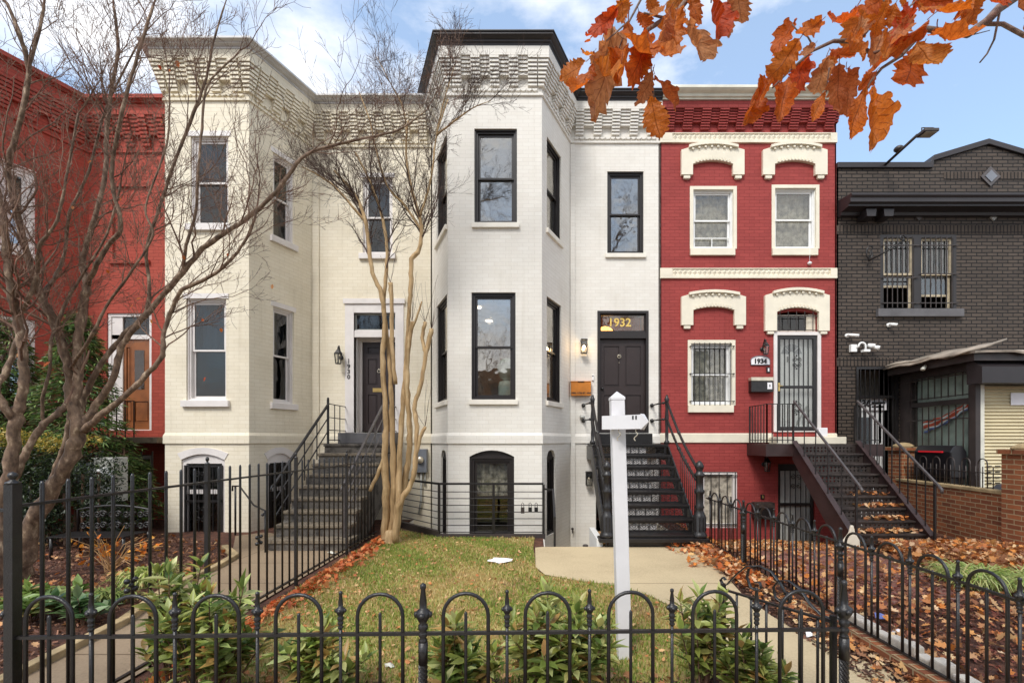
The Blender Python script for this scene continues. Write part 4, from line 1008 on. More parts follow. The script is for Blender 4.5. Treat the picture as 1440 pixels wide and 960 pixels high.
for x in (X0 - .05, X1 + .025):
    b = MB()
    pl = [(YB - .02, 0), (YB + .30, 0), (YB + TR * 7 + .2, R8 * 8 - .32), (FY - .01, R8 * 8 - .32), (FY - .01, R8 * 8 - .04), (YB + TR * 7 + .0, R8 * 8 - .04), (YB - .02, R8 - .04)]
    V = [(x, y, z) for y, z in pl] + [(x + .025, y, z) for y, z in pl]; n = len(pl)
    b.add(V, [tuple(reversed(range(n))), tuple(range(n, 2 * n))] + [(i, (i + 1) % n, (i + 1) % n + n, i + n) for i in range(n)])
    mk(b, 'stringer', 'black_iron', s32)
b = MB(); b.slab([(X0 - .16, YB - .1), (X1 + .16, YB - .1), (X1 + .16, YB + .16), (X0 - .16, YB + .16)], .10, .16); mk(b, 'base_step', 'black_iron', s32, bevel=.01)
b = MB(); xs = FY; b.box(1.36, 2.52, 9.62, FY - .004, 1.642, 1.86); mk(b, 'threshold', 'black_iron', s32, bevel=.005)
newel = [(.125, 0), (.13, .04), (.115, .07), (.10, .10), (.11, .34), (.09, .38), (.075, .42), (.07, .46), (.082, .50), (.066, .53), (.066, .70), (.08, .73), (.085, .76), (.06, .80), (.056, .92), (.068, .94), (.06, .97), (.085, 1.0), (.09, 1.03), (.06, 1.06), (.05, 1.09), (.07, 1.13), (.075, 1.17), (.05, 1.22), (.02, 1.25)]
for x in (X0 - .02, X1 + .04):
    b = MB(); b.lathe((x, YB + .02, .16), [(r * .92, z * .98) for r, z in newel], 16)
    for k in range(10):
        a = 2 * PI * k / 10; b.bar((x + .098 * math.cos(a), YB + .02 + .098 * math.sin(a), .27), (x + .098 * math.cos(a), YB + .02 + .098 * math.sin(a), .49), .014)
    mk(b, 'newel', 'black_iron', s32)
    b = MB()
    yt = 9.05
    for dz in (0, -.36):
        P = []
        for k in range(13):
            t = k / 12; y = yt + (YB + .04 - yt) * t
            z = 2.48 + dz + (1.22 + dz * .55 - 2.48 - dz) * t
            z -= .10 * math.sin(t * PI) * (1 if t < 1 else 0)
            if t > .86: z += 0
            P.append((x, y, z))
        b.tube(P, .024, 8)
        for t in (.42,): 
            q = Vector(P[5]); b.ball(q, .036, 8)
    b.lathe((x, yt + .02, 1.64), [(.055, 0), (.055, .05), (.03, .08), (.035, .2), (.028, .3), (.04, .55), (.028, .7), (.04, .85), (.05, .9), (.03, .93), (.02, .98)], 12)
    for zz in (2.47, 2.14):
        side = -1 if x < 2 else -1
        b.tube([(x, yt + .02, zz), (x + side * .08, yt + .4, zz), (x + side * .1, FY - .01, zz)], .016, 6); b.ball((x + side * .1, FY - .03, zz), .045, 10); b.ball((x + side * .03, yt + .15, zz), .03, 8)
    for k in range(9):      # thin balusters on the lower flight
        t = .06 + k * .055; y = YB + .04 + (yt - YB) * t; b.tube([(x, y, R8 + (y - YB) / TR * R8 * .9), (x, y, 1.0 + (y - YB) * .62)], .007, 5)
    mk(b, 'handrail', 'black_iron', s32)

# ================================================================= concrete stoop of 1930
s30 = thing('stone_stoop', 'weathered dark grey stone steps leading up to the cream house door', 'steps', (-3.55, 7.0, 0))
A0, A1 = -4.12, -2.93; R9 = 1.65 / 9; T9 = .245
for i in range(9):
    z = R9 * (i + 1); y = 7.02 + T9 * i
    x0 = A0 - .05 if i == 0 else A0
    b = MB()
    if i == 0:
        pl = [(x0 - .02, FY - .3)] + [(x0 + .18 - .2 * math.cos(t * PI / 12), y + .18 - .2 * math.sin(t * PI / 12)) for t in range(7)] + [(A1 + .1, y - .02), (A1 + .1, FY - .3)]
        pl = [(a, c if c < 8 else 7.4) for a, c in pl]; b.slab(pl, 0, z - .06); top = pl
        mk(b, 'step', 'stone_step', s30, bevel=.01); b = MB(); b.slab([(a, c - .02 if c < 7.3 else c) for a, c in pl], z - .059, z); mk(b, 'step_top', 'step_top', s30, bevel=.02)
    else:
        ye = y + T9 + .03 if i < 8 else FY - .003
        b.box(A0, A1, y, ye, z - R9 - .0 + (.001), z - .055); mk(b, 'step', 'stone_step', s30)
        b = MB(); b.box(A0 - .015, A1 + .015, y - .025, ye, z - .054, z); mk(b, 'step_top', 'step_top' if i < 8 else 'stone_step', s30, bevel=.012)
for x in (A0 + .005, A1 - .105):
    b = MB()
    pl = [(7.1, 0.0), (FY - .01, 0), (FY - .01, R9 * 8), (7.02 + T9 * 8 + .02, R9 * 8 - .02), (7.1, .10)]
    V = [(x, y, z) for y, z in pl] + [(x + .10, y, z) for y, z in pl]; n = 5
    if x > -3.5: pl[1] = (FY - .01, 1.0); pl.insert(1, (8.0, 0)); V = [(x, y, z) for y, z in pl] + [(x + .10, y, z) for y, z in pl]; n = 6
    b.add(V, [tuple(reversed(range(n))), tuple(range(n, 2 * n))] + [(i, (i + 1) % n, (i + 1) % n + n, i + n) for i in range(n)])
    mk(b, 'side_wall', 'stone_step', s30)
b = MB(); b.box(c0.A.x + qd[0] - .22, c0.A.x + qd[1] + .1, FY - .32, FY - .025, 1.651, c0.z(608.5)); mk(b, 'threshold', 'slate', s30, bevel=.012)
for x in (A0 + .06, A1 - .04):
    b = MB(); yt = 9.0; yb = 7.15; zt, zb = 2.42, 1.03
    for k, dz in enumerate((0, -.26, -.52)):
        b.bar((x, yt, zt + dz), (x, yb, zb + dz + .0), .035 if k == 0 else .016)
    b.bar((x, yt, 1.64), (x, yt, zt + .10), .035); b.ball((x, yt, zt + .12), .025, 8); b.bar((x, yb, .15), (x, yb, zb + .0), .022)
    for t in (.25, .5, .75): y = yt + (yb - yt) * t; b.bar((x, y, zt + (zb - zt) * t - .72), (x, y, zt + (zb - zt) * t), .016)
    yw = FY - .01
    for zz in (zt + .02, 2.17, 1.92, 1.72): b.bar((x, yt, zz), (x, yw, zz), .016)
    for yy in (9.3, 9.55): b.bar((x, yy, 1.70), (x, yy, zt + .02), .014)
    b.tube([(x, yb, zb), (x, yb - .08, zb - .03), (x, yb - .12, zb - .10)], .016, 6)
    mk(b, 'railing', 'grey_rail' if x > -3.5 else 'black_iron', s30)

# ================================================================= iron stair of 1934 with landing
L0, L1 = 5.20, 6.42; RB = 1.64 / 9; YB4 = 7.45; T4 = .2
s34 = thing('iron_staircase', 'rusty dark iron staircase with perforated risers and leaves on its lower treads', 'staircase', (5.8, YB4, 0))
for i in range(9):
    z = RB * (i + 1); y = YB4 + T4 * i
    if i == 8: y = 9.05
    b = MB()
    if i < 8: b.box(L0 + .01, L1 - .01, y - .03, y + T4 + .02, z - .03, z)
    else: b.box(4.64, 6.93, 9.05, FY - .003, z - .035, z)
    mk(b, 'tread' if i < 8 else 'landing', 'worn_iron', s34, bevel=.003)
    b = MB(); hs = []
    for r_ in range(2):
        for k in range(15):
            cx = L0 + .1 + k * (L1 - L0 - .2) / 14; cz = z - .105 + (r_ - .5) * .062
            hs.append([(cx + .019 * math.cos(-t * PI / 3), cz + .019 * math.sin(-t * PI / 3)) for t in range(6)][::-1])
    b.wall(L0 + .01, L1 - .01, z - RB + .002, z - .032, hs, depth=.008, y=y); b.wall(L0 + .01, L1 - .01, z - RB + .002, z - .032, hs, depth=.001, y=y + .01)
    mk(b, 'riser', 'worn_iron', s34)
for x in (L0 - .04, L1):
    b = MB(); pl = [(YB4 - .12, -.12), (YB4 + .22, -.12), (9.05 + .02, 1.64 - .30), (9.05 + .02, 1.68), (9.0, 1.68), (YB4 - .12, .16)]
    V = [(x, y, z) for y, z in pl] + [(x + .04, y, z) for y, z in pl]; n = 6
    b.add(V, [tuple(reversed(range(n))), tuple(range(n, 2 * n))] + [(i, (i + 1) % n, (i + 1) % n + n, i + n) for i in range(n)])
    b.add([(x - .03, YB4 - .12, .16), (x + .07, YB4 - .12, .16), (x + .07, 9.03, 1.69), (x - .03, 9.03, 1.69), (x - .03, YB4 - .12, .18), (x + .07, YB4 - .12, .18), (x + .07, 9.03, 1.71), (x - .03, 9.03, 1.71)], [(0, 3, 2, 1), (4, 5, 6, 7), (0, 1, 5, 4), (1, 2, 6, 5), (2, 3, 7, 6), (3, 0, 4, 7)])
    mk(b, 'stringer', 'brown_iron', s34)
b = MB(); b.box(4.62, L0 - .04, 9.04, 9.07, 1.40, 1.64); b.box(4.62, 4.65, 9.07, FY - .003, 1.40, 1.64); mk(b, 'landing_edge', 'brown_iron', s34); b = MB(); b.box(L1 + .04, 6.95, 9.04, 9.07, 1.40, 1.64); mk(b, 'landing_edge', 'brown_iron', s34)
b = MB(); b.box(w4.A.x + dd[0] - .15, 6.54, FY - .35, FY - .035, 1.642, 1.79); mk(b, 'door_sill', 'cream_trim', s34, bevel=.01)
for x, nb_, m in ((L0 - .02, 6, 'grey_rail'), (L1 + .02, 11, 'grey_rail')):
    b = MB(); b.bar((x, 9.05, 2.50), (x, 7.22, .98), .035, .03); b.tube([(x, 7.22, .98), (x, 7.17, .93), (x, 7.18, .88)], .024, 6)
    mk(b, 'handrail', m, s34)
    b = MB()
    for k in range(nb_):
        y = 7.30 + (9.05 - 7.30) * k / (nb_ - 1); zt_ = .98 + (y - 7.22) * (2.5 - .98) / (9.05 - 7.22); zb_ = max(.0, .17 + (y - YB4) * .95)
        b.bar((x, y, zb_ if y > YB4 else -.1), (x, y, zt_ - .01), .03 if k == 0 else .014)
    mk(b, 'baluster', 'black_iron', s34)
b = MB()
def guard(b, x0, y0, x1, y1, n, zb=1.66, zt=2.44):
    for k in range(n): t = k / (n - 1); b.bar((x0 + (x1 - x0) * t, y0 + (y1 - y0) * t, zb), (x0 + (x1 - x0) * t, y0 + (y1 - y0) * t, zt), .015 if 0 < k < n - 1 else .024)
    b.bar((x0, y0, zt), (x1, y1, zt), .028, .014); b.bar((x0, y0, zb + .06), (x1, y1, zb + .06), .016)
guard(b, 4.66, 9.08, L0 - .02, 9.08, 6); guard(b, 4.66, 9.08, 4.66, 9.8, 7); mk(b, 'landing_railing', 'black_iron', s34); b = MB(); guard(b, L1 + .02, 9.08, 6.92, 9.08, 6); guard(b, 6.92, 9.08, 6.92, 9.8, 6)
mk(b, 'landing_railing', 'black_iron', s34)

# ================================================================= areaway railing with padlocks
zr = .95; yr = 8.02
ar = thing('areaway_railing', 'black railing of thin horizontal bars around the sunken area by the bay', 'railing', (-.75, yr, 0))
xa, xb = -1.66, .18; C0 = (-2.62, 9.0)
b = MB(); b.bar((xa, yr, zr), (xb, yr, zr), .04, .035); b.bar((xa, yr, zr), (C0[0], C0[1], zr), .04, .035); mk(b, 'top_rail', 'black_iron', ar)
b = MB()
for k in range(7):
    z = .10 + k * .118; b.tube([(xb, yr, z), (xa, yr, z)], .008, 6); b.tube([(xa, yr, z), (C0[0], C0[1], z)], .008, 6)
mk(b, 'bar', 'black_iron', ar)
for p in ((xa, yr), (-.70, yr), (xb, yr), C0): 
    b = MB(); b.bar((p[0], p[1], 0), (p[0], p[1], zr - .018), .042); mk(b, 'post', 'black_iron', ar)
b = MB(); b.bar((xb + .01, yr, .86), (xb + .17, yr - .02, .84), .03); b.bar((xb + .17, yr - .02, .85), (xb + .17, 7.45, .45), .035); b.bar((xb + .17, 7.45, -.3), (xb + .17, 7.45, .46), .035); mk(b, 'gate_handrail', 'black_iron', ar)
b = MB(); b.box(xa - .02, xb + .03, yr - .05, yr + .03, -.02, .07); mk(b, 'kerb', 'shop_dark', ar)
b = MB(); V = [(xa, yr - .05, -.02), (C0[0], C0[1] - .05, -.02), (C0[0], C0[1] + .05, -.02), (xa, yr + .05, -.02)]; V += [(a, c, .12) for a, c, _ in V]
b.add(V, [(0, 3, 2, 1), (4, 5, 6, 7), (0, 1, 5, 4), (1, 2, 6, 5), (2, 3, 7, 6), (3, 0, 4, 7)]); mk(b, 'kerb', 'shop_dark', ar)
pl = None
for k, (px, lab) in enumerate(((735, 'grey cased padlock hanging leftmost on the areaway railing'), (745.5, 'black padlock hanging in the middle of three on the railing'), (754, 'black padlock hanging nearest the railing end post'))):
    x = (px - CX) / F * (yr - .02); b = MB(); z = .54
    b.box(x - .032, x + .032, yr - .045, yr - .018, z - .075 - (.03 if k == 0 else 0), z + .0); b.tube([(x - .02, yr - .03, z), (x - .02, yr - .02, z + .06), (x, yr - .01, z + .08), (x + .02, yr - .02, z + .06), (x + .02, yr - .03, z)], .006, 6)
    o = mk(b, 'padlock', 'black_plastic' if k else 'worn_iron', bevel=.004); tag(o, lab, 'padlock', 'padlocks on the areaway railing')

# ================================================================= fence parts
def finial_prof(s=1.0):
    return [(r * s * .76, z * s) for r, z in [(.008, -.10), (.019, -.095), (.019, -.085), (.013, -.08), (.02, -.072), (.02, -.062), (.014, -.057), (.022, -.05), (.022, -.036), (.014, -.03), (.024, -.018), (.034, .0), (.030, .012), (.016, .02), (.017, .04), (.010, .085), (.014, .09), (.013, .102), (.001, .108)]]
def mesh_hoop(w, ztop, zbot):
    b = MB(); r = w / 2; P = [(-r, 0, zbot)] + [(-r * math.cos(t * PI / 12), 0, ztop - r + r * math.sin(t * PI / 12)) for t in range(13)] + [(r, 0, zbot)]
    b.tube(P, .0105, 8); return b
def scroll_knob(b, z, s):
    for a in range(4):
        t = a * PI / 2; b.ball((.021 * s * math.cos(t), .021 * s * math.sin(t), z), .012 * s, 8)
def mesh_finial(ztop, zbot, s=1.0, rod=.009):
    b = MB(); zf = ztop - .108 * s; b.tube([(0, 0, zbot), (0, 0, zf - .09 * s)], rod, 8); b.lathe((0, 0, zf), finial_prof(s), 12); scroll_knob(b, zf, s); return b
def mesh_post(ztop, zbot, s=1.6, r=.026):
    b = MB(); zf = ztop - .108 * s
    b.lathe((0, 0, zf), finial_prof(s), 16); scroll_knob(b, zf, s)
    zc = zf - .10 * s; b.tube([(0, 0, zc - .11), (0, 0, zc + .01)], r, 16); zt = zc - .11
    # twisted lower part
    n, k = 8, 40; V = []
    for i in range(k + 1):
        z = zt + (zbot - zt) * i / k; a0 = i * .35
        for j in range(n * 2):
            a = 2 * PI * j / (n * 2) + a0; rr = r * (1.0 if j % 2 else .78); V.append((rr * math.cos(a), rr * math.sin(a), z))
    m = n * 2; b.add(V, [(i * m + j, (i + 1) * m + j, (i + 1) * m + (j + 1) % m, i * m + (j + 1) % m) for i in range(k) for j in range(m)], False)
    return b
def place(parent, proto, x, y, z=0, rotz=0, first=[]):
    o = proto.copy(); COL.objects.link(o); o.parent = parent; o.location = Vector((x, y, z)) - world_loc(parent); o.rotation_euler = (0, 0, rotz); return o
def protos():
    d = {}
    d['hoop'] = (mesh_hoop(.246, .865, .06), 'hoop'); d['fin'] = (mesh_finial(.885, .06), 'picket'); d['mid'] = (MB(), 'picket')
    d['mid'][0].tube([(0, 0, .06), (0, 0, .755), (0, 0, .765)], [.009, .009, .004], 8); d['post'] = (mesh_post(.925, .0), 'post')
    return d
PR = {}
for k, (b, nm) in protos().items():
    o = mk(b, nm, 'black_iron', fixo=False); o.location = (0, 0, 0); COL.objects.unlink(o); PR[k] = o
def hoop_run(parent, pts, sw=.0):
    for kind, x, y, rz in pts: place(parent, PR[kind], x, y, 0, rz)
# front fence
ff = thing('hooped_fence', 'low black iron fence with hoops and finials across the front of the lawn', 'fence', (-.6, 2.5, 0))
xa_, ya_, xb_, yb_ = -2.84, 2.44, 1.742, 2.55
def fpt(px):
    # walk along the fence line at a pixel column
    k = (px - CX) / F; dx, dy = xb_ - xa_, yb_ - ya_; t = (k * ya_ - xa_) / (dx - k * dy); return xa_ + dx * t, ya_ + dy * t
rz = math.atan2(yb_ - ya_, xb_ - xa_)
for px in (595, 1187): x, y = fpt(px); place(ff, PR['post'], x, y, 0, rz)
for i, px in enumerate((10, 128, 246, 362, 479, None, 713, 829, 945, 1064)):
    if px: x, y = fpt(px); place(ff, PR['fin'], x, y, 0, rz)
for px in (69, 187, 304, 420, 534.5, 655, 770, 887, 1005, 1127): x, y = fpt(px); place(ff, PR['hoop'], x, y, 0, rz); place(ff, PR['mid'], x, y, 0, rz)
for zz in (.648, .09):
    b = MB(); b.bar((xa_, ya_, zz), (xb_, yb_, zz), .022, .016); mk(b, 'rail', 'black_iron', ff)
# right fence with its kerb
XR = 2.776
rf = thing('hooped_fence', 'low black iron hooped fence running back beside the leaf strewn red house yard', 'fence', (XR, 5, 0))
ys = 2.597; step = .3795; k = 0; y = ys - 2 * step
while y < 7.35:
    if k in (6, 11): place(rf, PR['post'], XR, y, -.0, PI / 2)
    else: place(rf, PR['fin'], XR, y, .04, PI / 2)
    if y + step < 7.5:
        place(rf, PR['hoop'], XR, y + step / 2, .04, PI / 2); place(rf, PR['mid'], XR, y + step / 2, .04, PI / 2)
    k += 1; y += step
for zz in (.787, .11):
    b = MB(); b.bar((XR, ys - 2 * step, zz), (XR, 7.3, zz), .022, .016); mk(b, 'rail', 'black_iron', rf)
PRn = None
b = MB(); b.box(XR - .06, XR + .05, 1.9, 4.6, -.05, .085); tag(mk(b, 'brick_kerb', 'orange_brick'), 'narrow reddish brick kerb under the right hand hooped fence', 'kerb')
rr = random.Random(11); y = 2.2
first = None; cnt = 0
while y < 4.35:
    b = MB(); h = .10 + .05 * rr.random(); w = .10 + .06 * rr.random(); x = XR + .13 + .02 * rr.random()
    V = [(x + a * .05 + rr.uniform(-.012, .012), y + c * w / 2 + rr.uniform(-.012, .012), z * h) for z in (0, 1) for a, c in ((-1, -1), (1, -1), (1, 1), (-1, 1))]
    b.add(V, [(0, 3, 2, 1), (4, 5, 6, 7), (0, 1, 5, 4), (1, 2, 6, 5), (2, 3, 7, 6), (3, 0, 4, 7)])
    tag(mk(b, 'edging_stone', 'white_stone', bevel=.015), 'rough white edging stone in the row inside the right hooped fence', 'stone', 'white edging stones'); y += w + .015; cnt += 1
# gate swung inwards
gt = thing('iron_gate', 'black iron gate with scrolled top standing open beside the corner post', 'gate', (1.742, 2.6, 0))
g0_, g1_ = Vector((1.735, 2.60, 0)), Vector((1.335, 3.20, 0))
gd = (g1_ - g0_).normalized(); gl_ = (g1_ - g0_).length
def G(u, z): return g0_ + gd * u + Vector((0, 0, z))
b = MB(); b.bar(G(0, .66), G(gl_, .66), .022, .012); b.bar(G(0, .12), G(gl_, .12), .022, .012)
b.bar(G(.02, .05), G(.02, .70), .028); b.bar(G(gl_, .05), G(gl_, .70), .028); mk(b, 'gate_frame', 'black_iron', gt)
for i in range(6):
    b = MB(); u = gl_ * (i + 1) / 7; b.tube([G(u, .12), G(u, .66)], .008, 6); mk(b, 'picket', 'black_iron', gt)
def gscroll(b, c, r, turns, flip, ang, w=.014):
    P = []
    for i in range(31):
        t = i / 30; a = ang + flip * t * turns * 2 * PI; rr_ = r * (1 - .8 * t); P.append(G(c[0] + rr_ * math.cos(a), c[1] + rr_ * math.sin(a)))
    return P
b = MB()
def flat(b, P, w=.026, t=.006):
    n = gd.cross(Vector((0, 0, 1))).normalized() * w / 2
    V = []; 
    for i, p in enumerate(P):
        tg = (P[min(i + 1, len(P) - 1)] - P[max(i - 1, 0)]).normalized(); nn = tg.cross(n.normalized()) * t / 2
        V += [p - n - nn, p + n - nn, p + n + nn, p - n + nn]
    k = len(P); b.add(V, [(4 * i + j, 4 * i + (j + 1) % 4, 4 * i + 4 + (j + 1) % 4, 4 * i + 4 + j) for i in range(k - 1) for j in range(4)] + [(0, 3, 2, 1), (4 * k - 4, 4 * k - 3, 4 * k - 2, 4 * k - 1)], True)
# two big C scrolls whose tails run down to the hinge post, and one over the far stile
m_ = gl_ * .5
P1 = gscroll(b, (m_ - .02, .735), .085, 1.3, -1, PI * .1); P1 = [G(.03, .675), G(.12, .69), G(.20, .74)] + [G(m_ - .02 + .085 * math.cos(a) * 1.0, .77 + .07 * math.sin(a)) for a in (0.2, .6)] + P1[3:]
flat(b, [G(0.02, .67), G(.09, .685), G(.15, .73), G(.20, .80), G(.27, .835), G(.33, .82), G(.365, .77), G(.355, .71), G(.31, .685), G(.265, .70), G(.255, .74), G(.285, .76), G(.30, .74)])
flat(b, [G(gl_ * .36, .70), G(.32, .80), G(.38, .865), G(.46, .885), G(.53, .85), G(.545, .79), G(.52, .73), G(.475, .715), G(.445, .74), G(.455, .775), G(.485, .77)])
flat(b, [G(.46, .885), G(.55, .86), G(.62, .79), G(gl_ - .03, .70), G(gl_, .69), G(gl_ + .02, .72), G(gl_, .745), G(gl_ - .02, .73)])
mk(b, 'scroll_top', 'black_iron', gt)
# picket fence between the two yards
PX = -2.79
pf = thing('picket_fence', 'tall black iron picket fence running back between lawn and concrete walkway', 'fence', (PX, 5, 0))
pk = MB(); pk.tube([(0, 0, .06), (0, 0, 1.46), (0, 0, 1.475)], [.0105, .0105, .006], 8); pko = mk(pk, 'picket', 'black_iron', fixo=False); pko.location = (0, 0, 0); COL.objects.unlink(pko)
pp = MB(); pp.box(-.024, .024, -.024, .024, 0, 1.47); pp.lathe((0, 0, 1.47), [(.031, 0), (.031, .010), (.014, .018), (.010, .026), (.018, .034), (.022, .047), (.015, .06), (.001, .066)], 12); ppo = mk(pp, 'post', 'black_iron', fixo=False); ppo.location = (0, 0, 0); COL.objects.unlink(ppo)
for k in range(40):
    y = 2.44 + k * .1455
    if y > 8.1: break
    o = place(pf, ppo if k % 10 == 0 else pko, PX, y)
    if k and k % 10 == 0: o.scale = (.66, .66, 1.02)
for zz in (1.35, .10):
    b = MB(); b.bar((PX, 2.44, zz), (PX, 8.1, zz), .03, .016); mk(b, 'rail', 'black_iron', pf)
# neighbouring stretch that leaves the picture on the left
lf = thing('picket_fence', 'end of a black iron picket fence meeting the corner post at the left edge', 'fence', (-3.6, 2.44, 0))
for k in range(1, 12): place(lf, pko, PX - .03 - k * .1455, 2.44)
for zz in (1.33, .10): b = MB(); b.bar((PX - .031, 2.44, zz), (PX - 1.8, 2.44, zz), .03, .016); mk(b, 'rail', 'black_iron', lf)
# small hand rail beside the cream bay
b = MB(); hx = -5.05; b.tube([(hx, 8.0, 0), (hx, 8.0, .93), (hx, 7.92, .95), (hx + .1, 7.5, .72), (hx + .25, 6.9, .42), (hx + .28, 6.78, .46), (hx + .28, 6.74, .40)], .016, 6)
b = MB(); P = [W3(331, 752, 7.9), W3(331, 683, 7.9)]; b.tube(P, .016, 6); b.tube([W3(327, 690, 7.9), W3(327, 683, 7.9), W3(337, 683, 7.8), W3(357, 710, 7.2), W3(373, 718, 6.9), W3(371, 722, 6.85)], .014, 6); b.ball(W3(369.5, 723.5, 6.85), .025, 8)
b.tube([W3(373, 718, 6.9), (W3(373, 718, 6.9).x, 6.9, 0)], .012, 6)
tag(mk(b, 'handrail', 'black_iron'), 'short black handrail with a bent end beside the cream basement window', 'handrail')
# rosettes wired on the picket fence
for px, py, lab in ((362.5, 759, 'black quatrefoil ornament low on the picket fence before the grey steps'), (182, 822, 'black quatrefoil ornament low on the picket fence before the grassy clump')):
    Yp = PX * F / (px - CX); c = W3(px, py, Yp); b = MB(); 
    for a in range(4): t = a * PI / 2 + PI / 4; b.ball((c.x + .012, c.y + .045 * math.cos(t), c.z + .045 * math.sin(t)), .020, 8)
    b.ball((c.x + .012, c.y, c.z), .016, 8); tag(mk(b, 'rosette', 'black_iron'), lab, 'ornament', 'fence ornaments')

# ================================================================= brick wall on the right
bw_ = thing('garden_wall', 'low weathered orange brick wall with stone cap and two square piers', 'wall', (7.5, 8, 0))
q0, q1 = Vector((7.62, 9.55, 0)), Vector((7.28, 7.02, 0))
Wb = Wall((q0.x, q0.y), (q1.x, q1.y))
b = Wb.mb(); b.box(0, Wb.L, 0, .12, -.3, .86); mk(b, 'wall', 'orange_brick', bw_)
b = Wb.mb(); b.box(0, Wb.L, -.02, .14, .862, .93); mk(b, 'cap', 'tan_cap', bw_, bevel=.015)
for x, y, s_ in ((7.79, 9.58, .36), (7.42, 6.80, .42)):
    b = MB(); b.box(x - s_ / 2, x + s_ / 2, y - s_ / 2, y + s_ / 2, -.1, 1.50); b.box(x - s_ / 2 - .04, x + s_ / 2 + .04, y - s_ / 2 - .04, y + s_ / 2 + .04, 1.502, 1.58); po = mk(b, 'pier', 'orange_brick', bw_)
    b = MB(); b.lathe((x, y, 1.582), [(s_ * .68, 0), (s_ * .66, .03), (s_ * .4, .075), (s_ * .1, .09)], 4); mk(b, 'pier_cap', 'tan_cap', po)
Wn = Wall((7.42, 6.62), (7.3, 3.0)); 
hf = thing('hooped_fence', 'small grey iron hooped fence standing on top of the orange brick wall', 'fence', (7.6, 8, .93))
n = 6
for k in range(n):
    u = .35 + k * (Wb.L - .5) / n; b = MB(); r = .09
    P = [Wb.P(u - r, .06, .93)] + [Wb.P(u - r * math.cos(t * PI / 10), .06, 1.32 + r * math.sin(t * PI / 10)) for t in range(11)] + [Wb.P(u + r, .06, .93)]
    b.tube(P, .009, 6); mk(b, 'hoop', 'worn_iron', hf)
    for du in (0, .2): b = MB(); b.tube([Wb.P(u + du, .06, .93), Wb.P(u + du, .06, 1.28)], .008, 6); mk(b, 'picket', 'worn_iron', hf)
b = MB(); b.bar(Wb.P(0, .06, 1.18), Wb.P(Wb.L, .06, 1.18), .02, .012); mk(b, 'rail', 'worn_iron', hf)
# covered barbecue and tarp behind the wall
gr = thing('covered_grill', 'black lidded grill with a red stripe behind the brick wall', 'grill', (7.7, 8.8, 0))
b = MB(); b.prism([(7.62, 1.02), (7.90, 1.02), (7.91, 1.50), (7.84, 1.62), (7.69, 1.62), (7.61, 1.50)], 8.3, 9.1); mk(b, 'lid', 'black_plastic', gr, bevel=.02)
b = MB(); b.box(7.64, 7.89, 8.35, 9.05, 0, 1.018); mk(b, 'cabinet', 'black_plastic', gr)
b = MB(); b.bar((7.60, 8.45, 1.50), (7.60, 8.98, 1.50), .02, .03); mk(b, 'stripe', 'red_plastic', gr)
b = MB(); rr = random.Random(5); V = []; nx, ny = 10, 5
for i in range(nx + 1):
    for j in range(ny + 1): V.append((7.62 + .75 * i / nx, 7.15 + .5 * j / ny + .02 * rr.random(), .95 + .07 * rr.random() if 0 < i < nx and 0 < j < ny else (.2 if j == 0 or i == 0 else .9)))
b.add(V, [(i * (ny + 1) + j, (i + 1) * (ny + 1) + j, (i + 1) * (ny + 1) + j + 1, i * (ny + 1) + j + 1) for i in range(nx) for j in range(ny)], True); tag(mk(b, 'tarpaulin', 'cover'), 'grey tarpaulin draped over things behind the brick wall', 'tarpaulin')

# ================================================================= things on the walls
def lantern(px, py, Y, s, label, lit=False, body='black_iron', arm=True):
    c = W3(px, py, Y); t = thing('wall_lantern', label, 'wall lantern', (c.x, FY, c.z)); r = .075 * s
    b = MB(); yc = FY - .16
    b.lathe((c.x, yc, c.z), [(r * .8, -.14 * s), (r * .85, -.12 * s)], 6, smooth=False); b.lathe((c.x, yc, c.z), [(r * 1.25, .09 * s), (r * 1.3, .10 * s), (r * .6, .17 * s), (r * .25, .20 * s), (r * .3, .22 * s), (.002, .25 * s)], 6, smooth=False)
    for k in range(6): a = 2 * PI * k / 6; b.bar((c.x + r * .78 * math.cos(a), yc + r * .78 * math.sin(a), c.z - .13 * s), (c.x + r * 1.15 * math.cos(a), yc + r * 1.15 * math.sin(a), c.z + .10 * s), .010)
    b.tube([(c.x, FY - .02, c.z + .02), (c.x, FY - .06, c.z + .17 * s), (c.x, yc + .04, c.z + .28 * s), (c.x, yc, c.z + .24 * s)], .014, 6); b.lathe((c.x, FY - .001, c.z + .03), [(.05, 0), (.05, -.02), (.03, -.03)], 10, axis='y')
    mk(b, 'frame', body, t)
    g = MB(); g.lathe((c.x, yc, c.z), [(r * .76, -.12 * s), (r * 1.1, .09 * s)], 6, smooth=False); mk(g, 'lantern_glass', 'lantern_glass', t)
    if lit: g = MB(); g.ball((c.x, yc, c.z - .02), .03, 8); mk(g, 'bulb', 'warm_bulb', t)
    return t
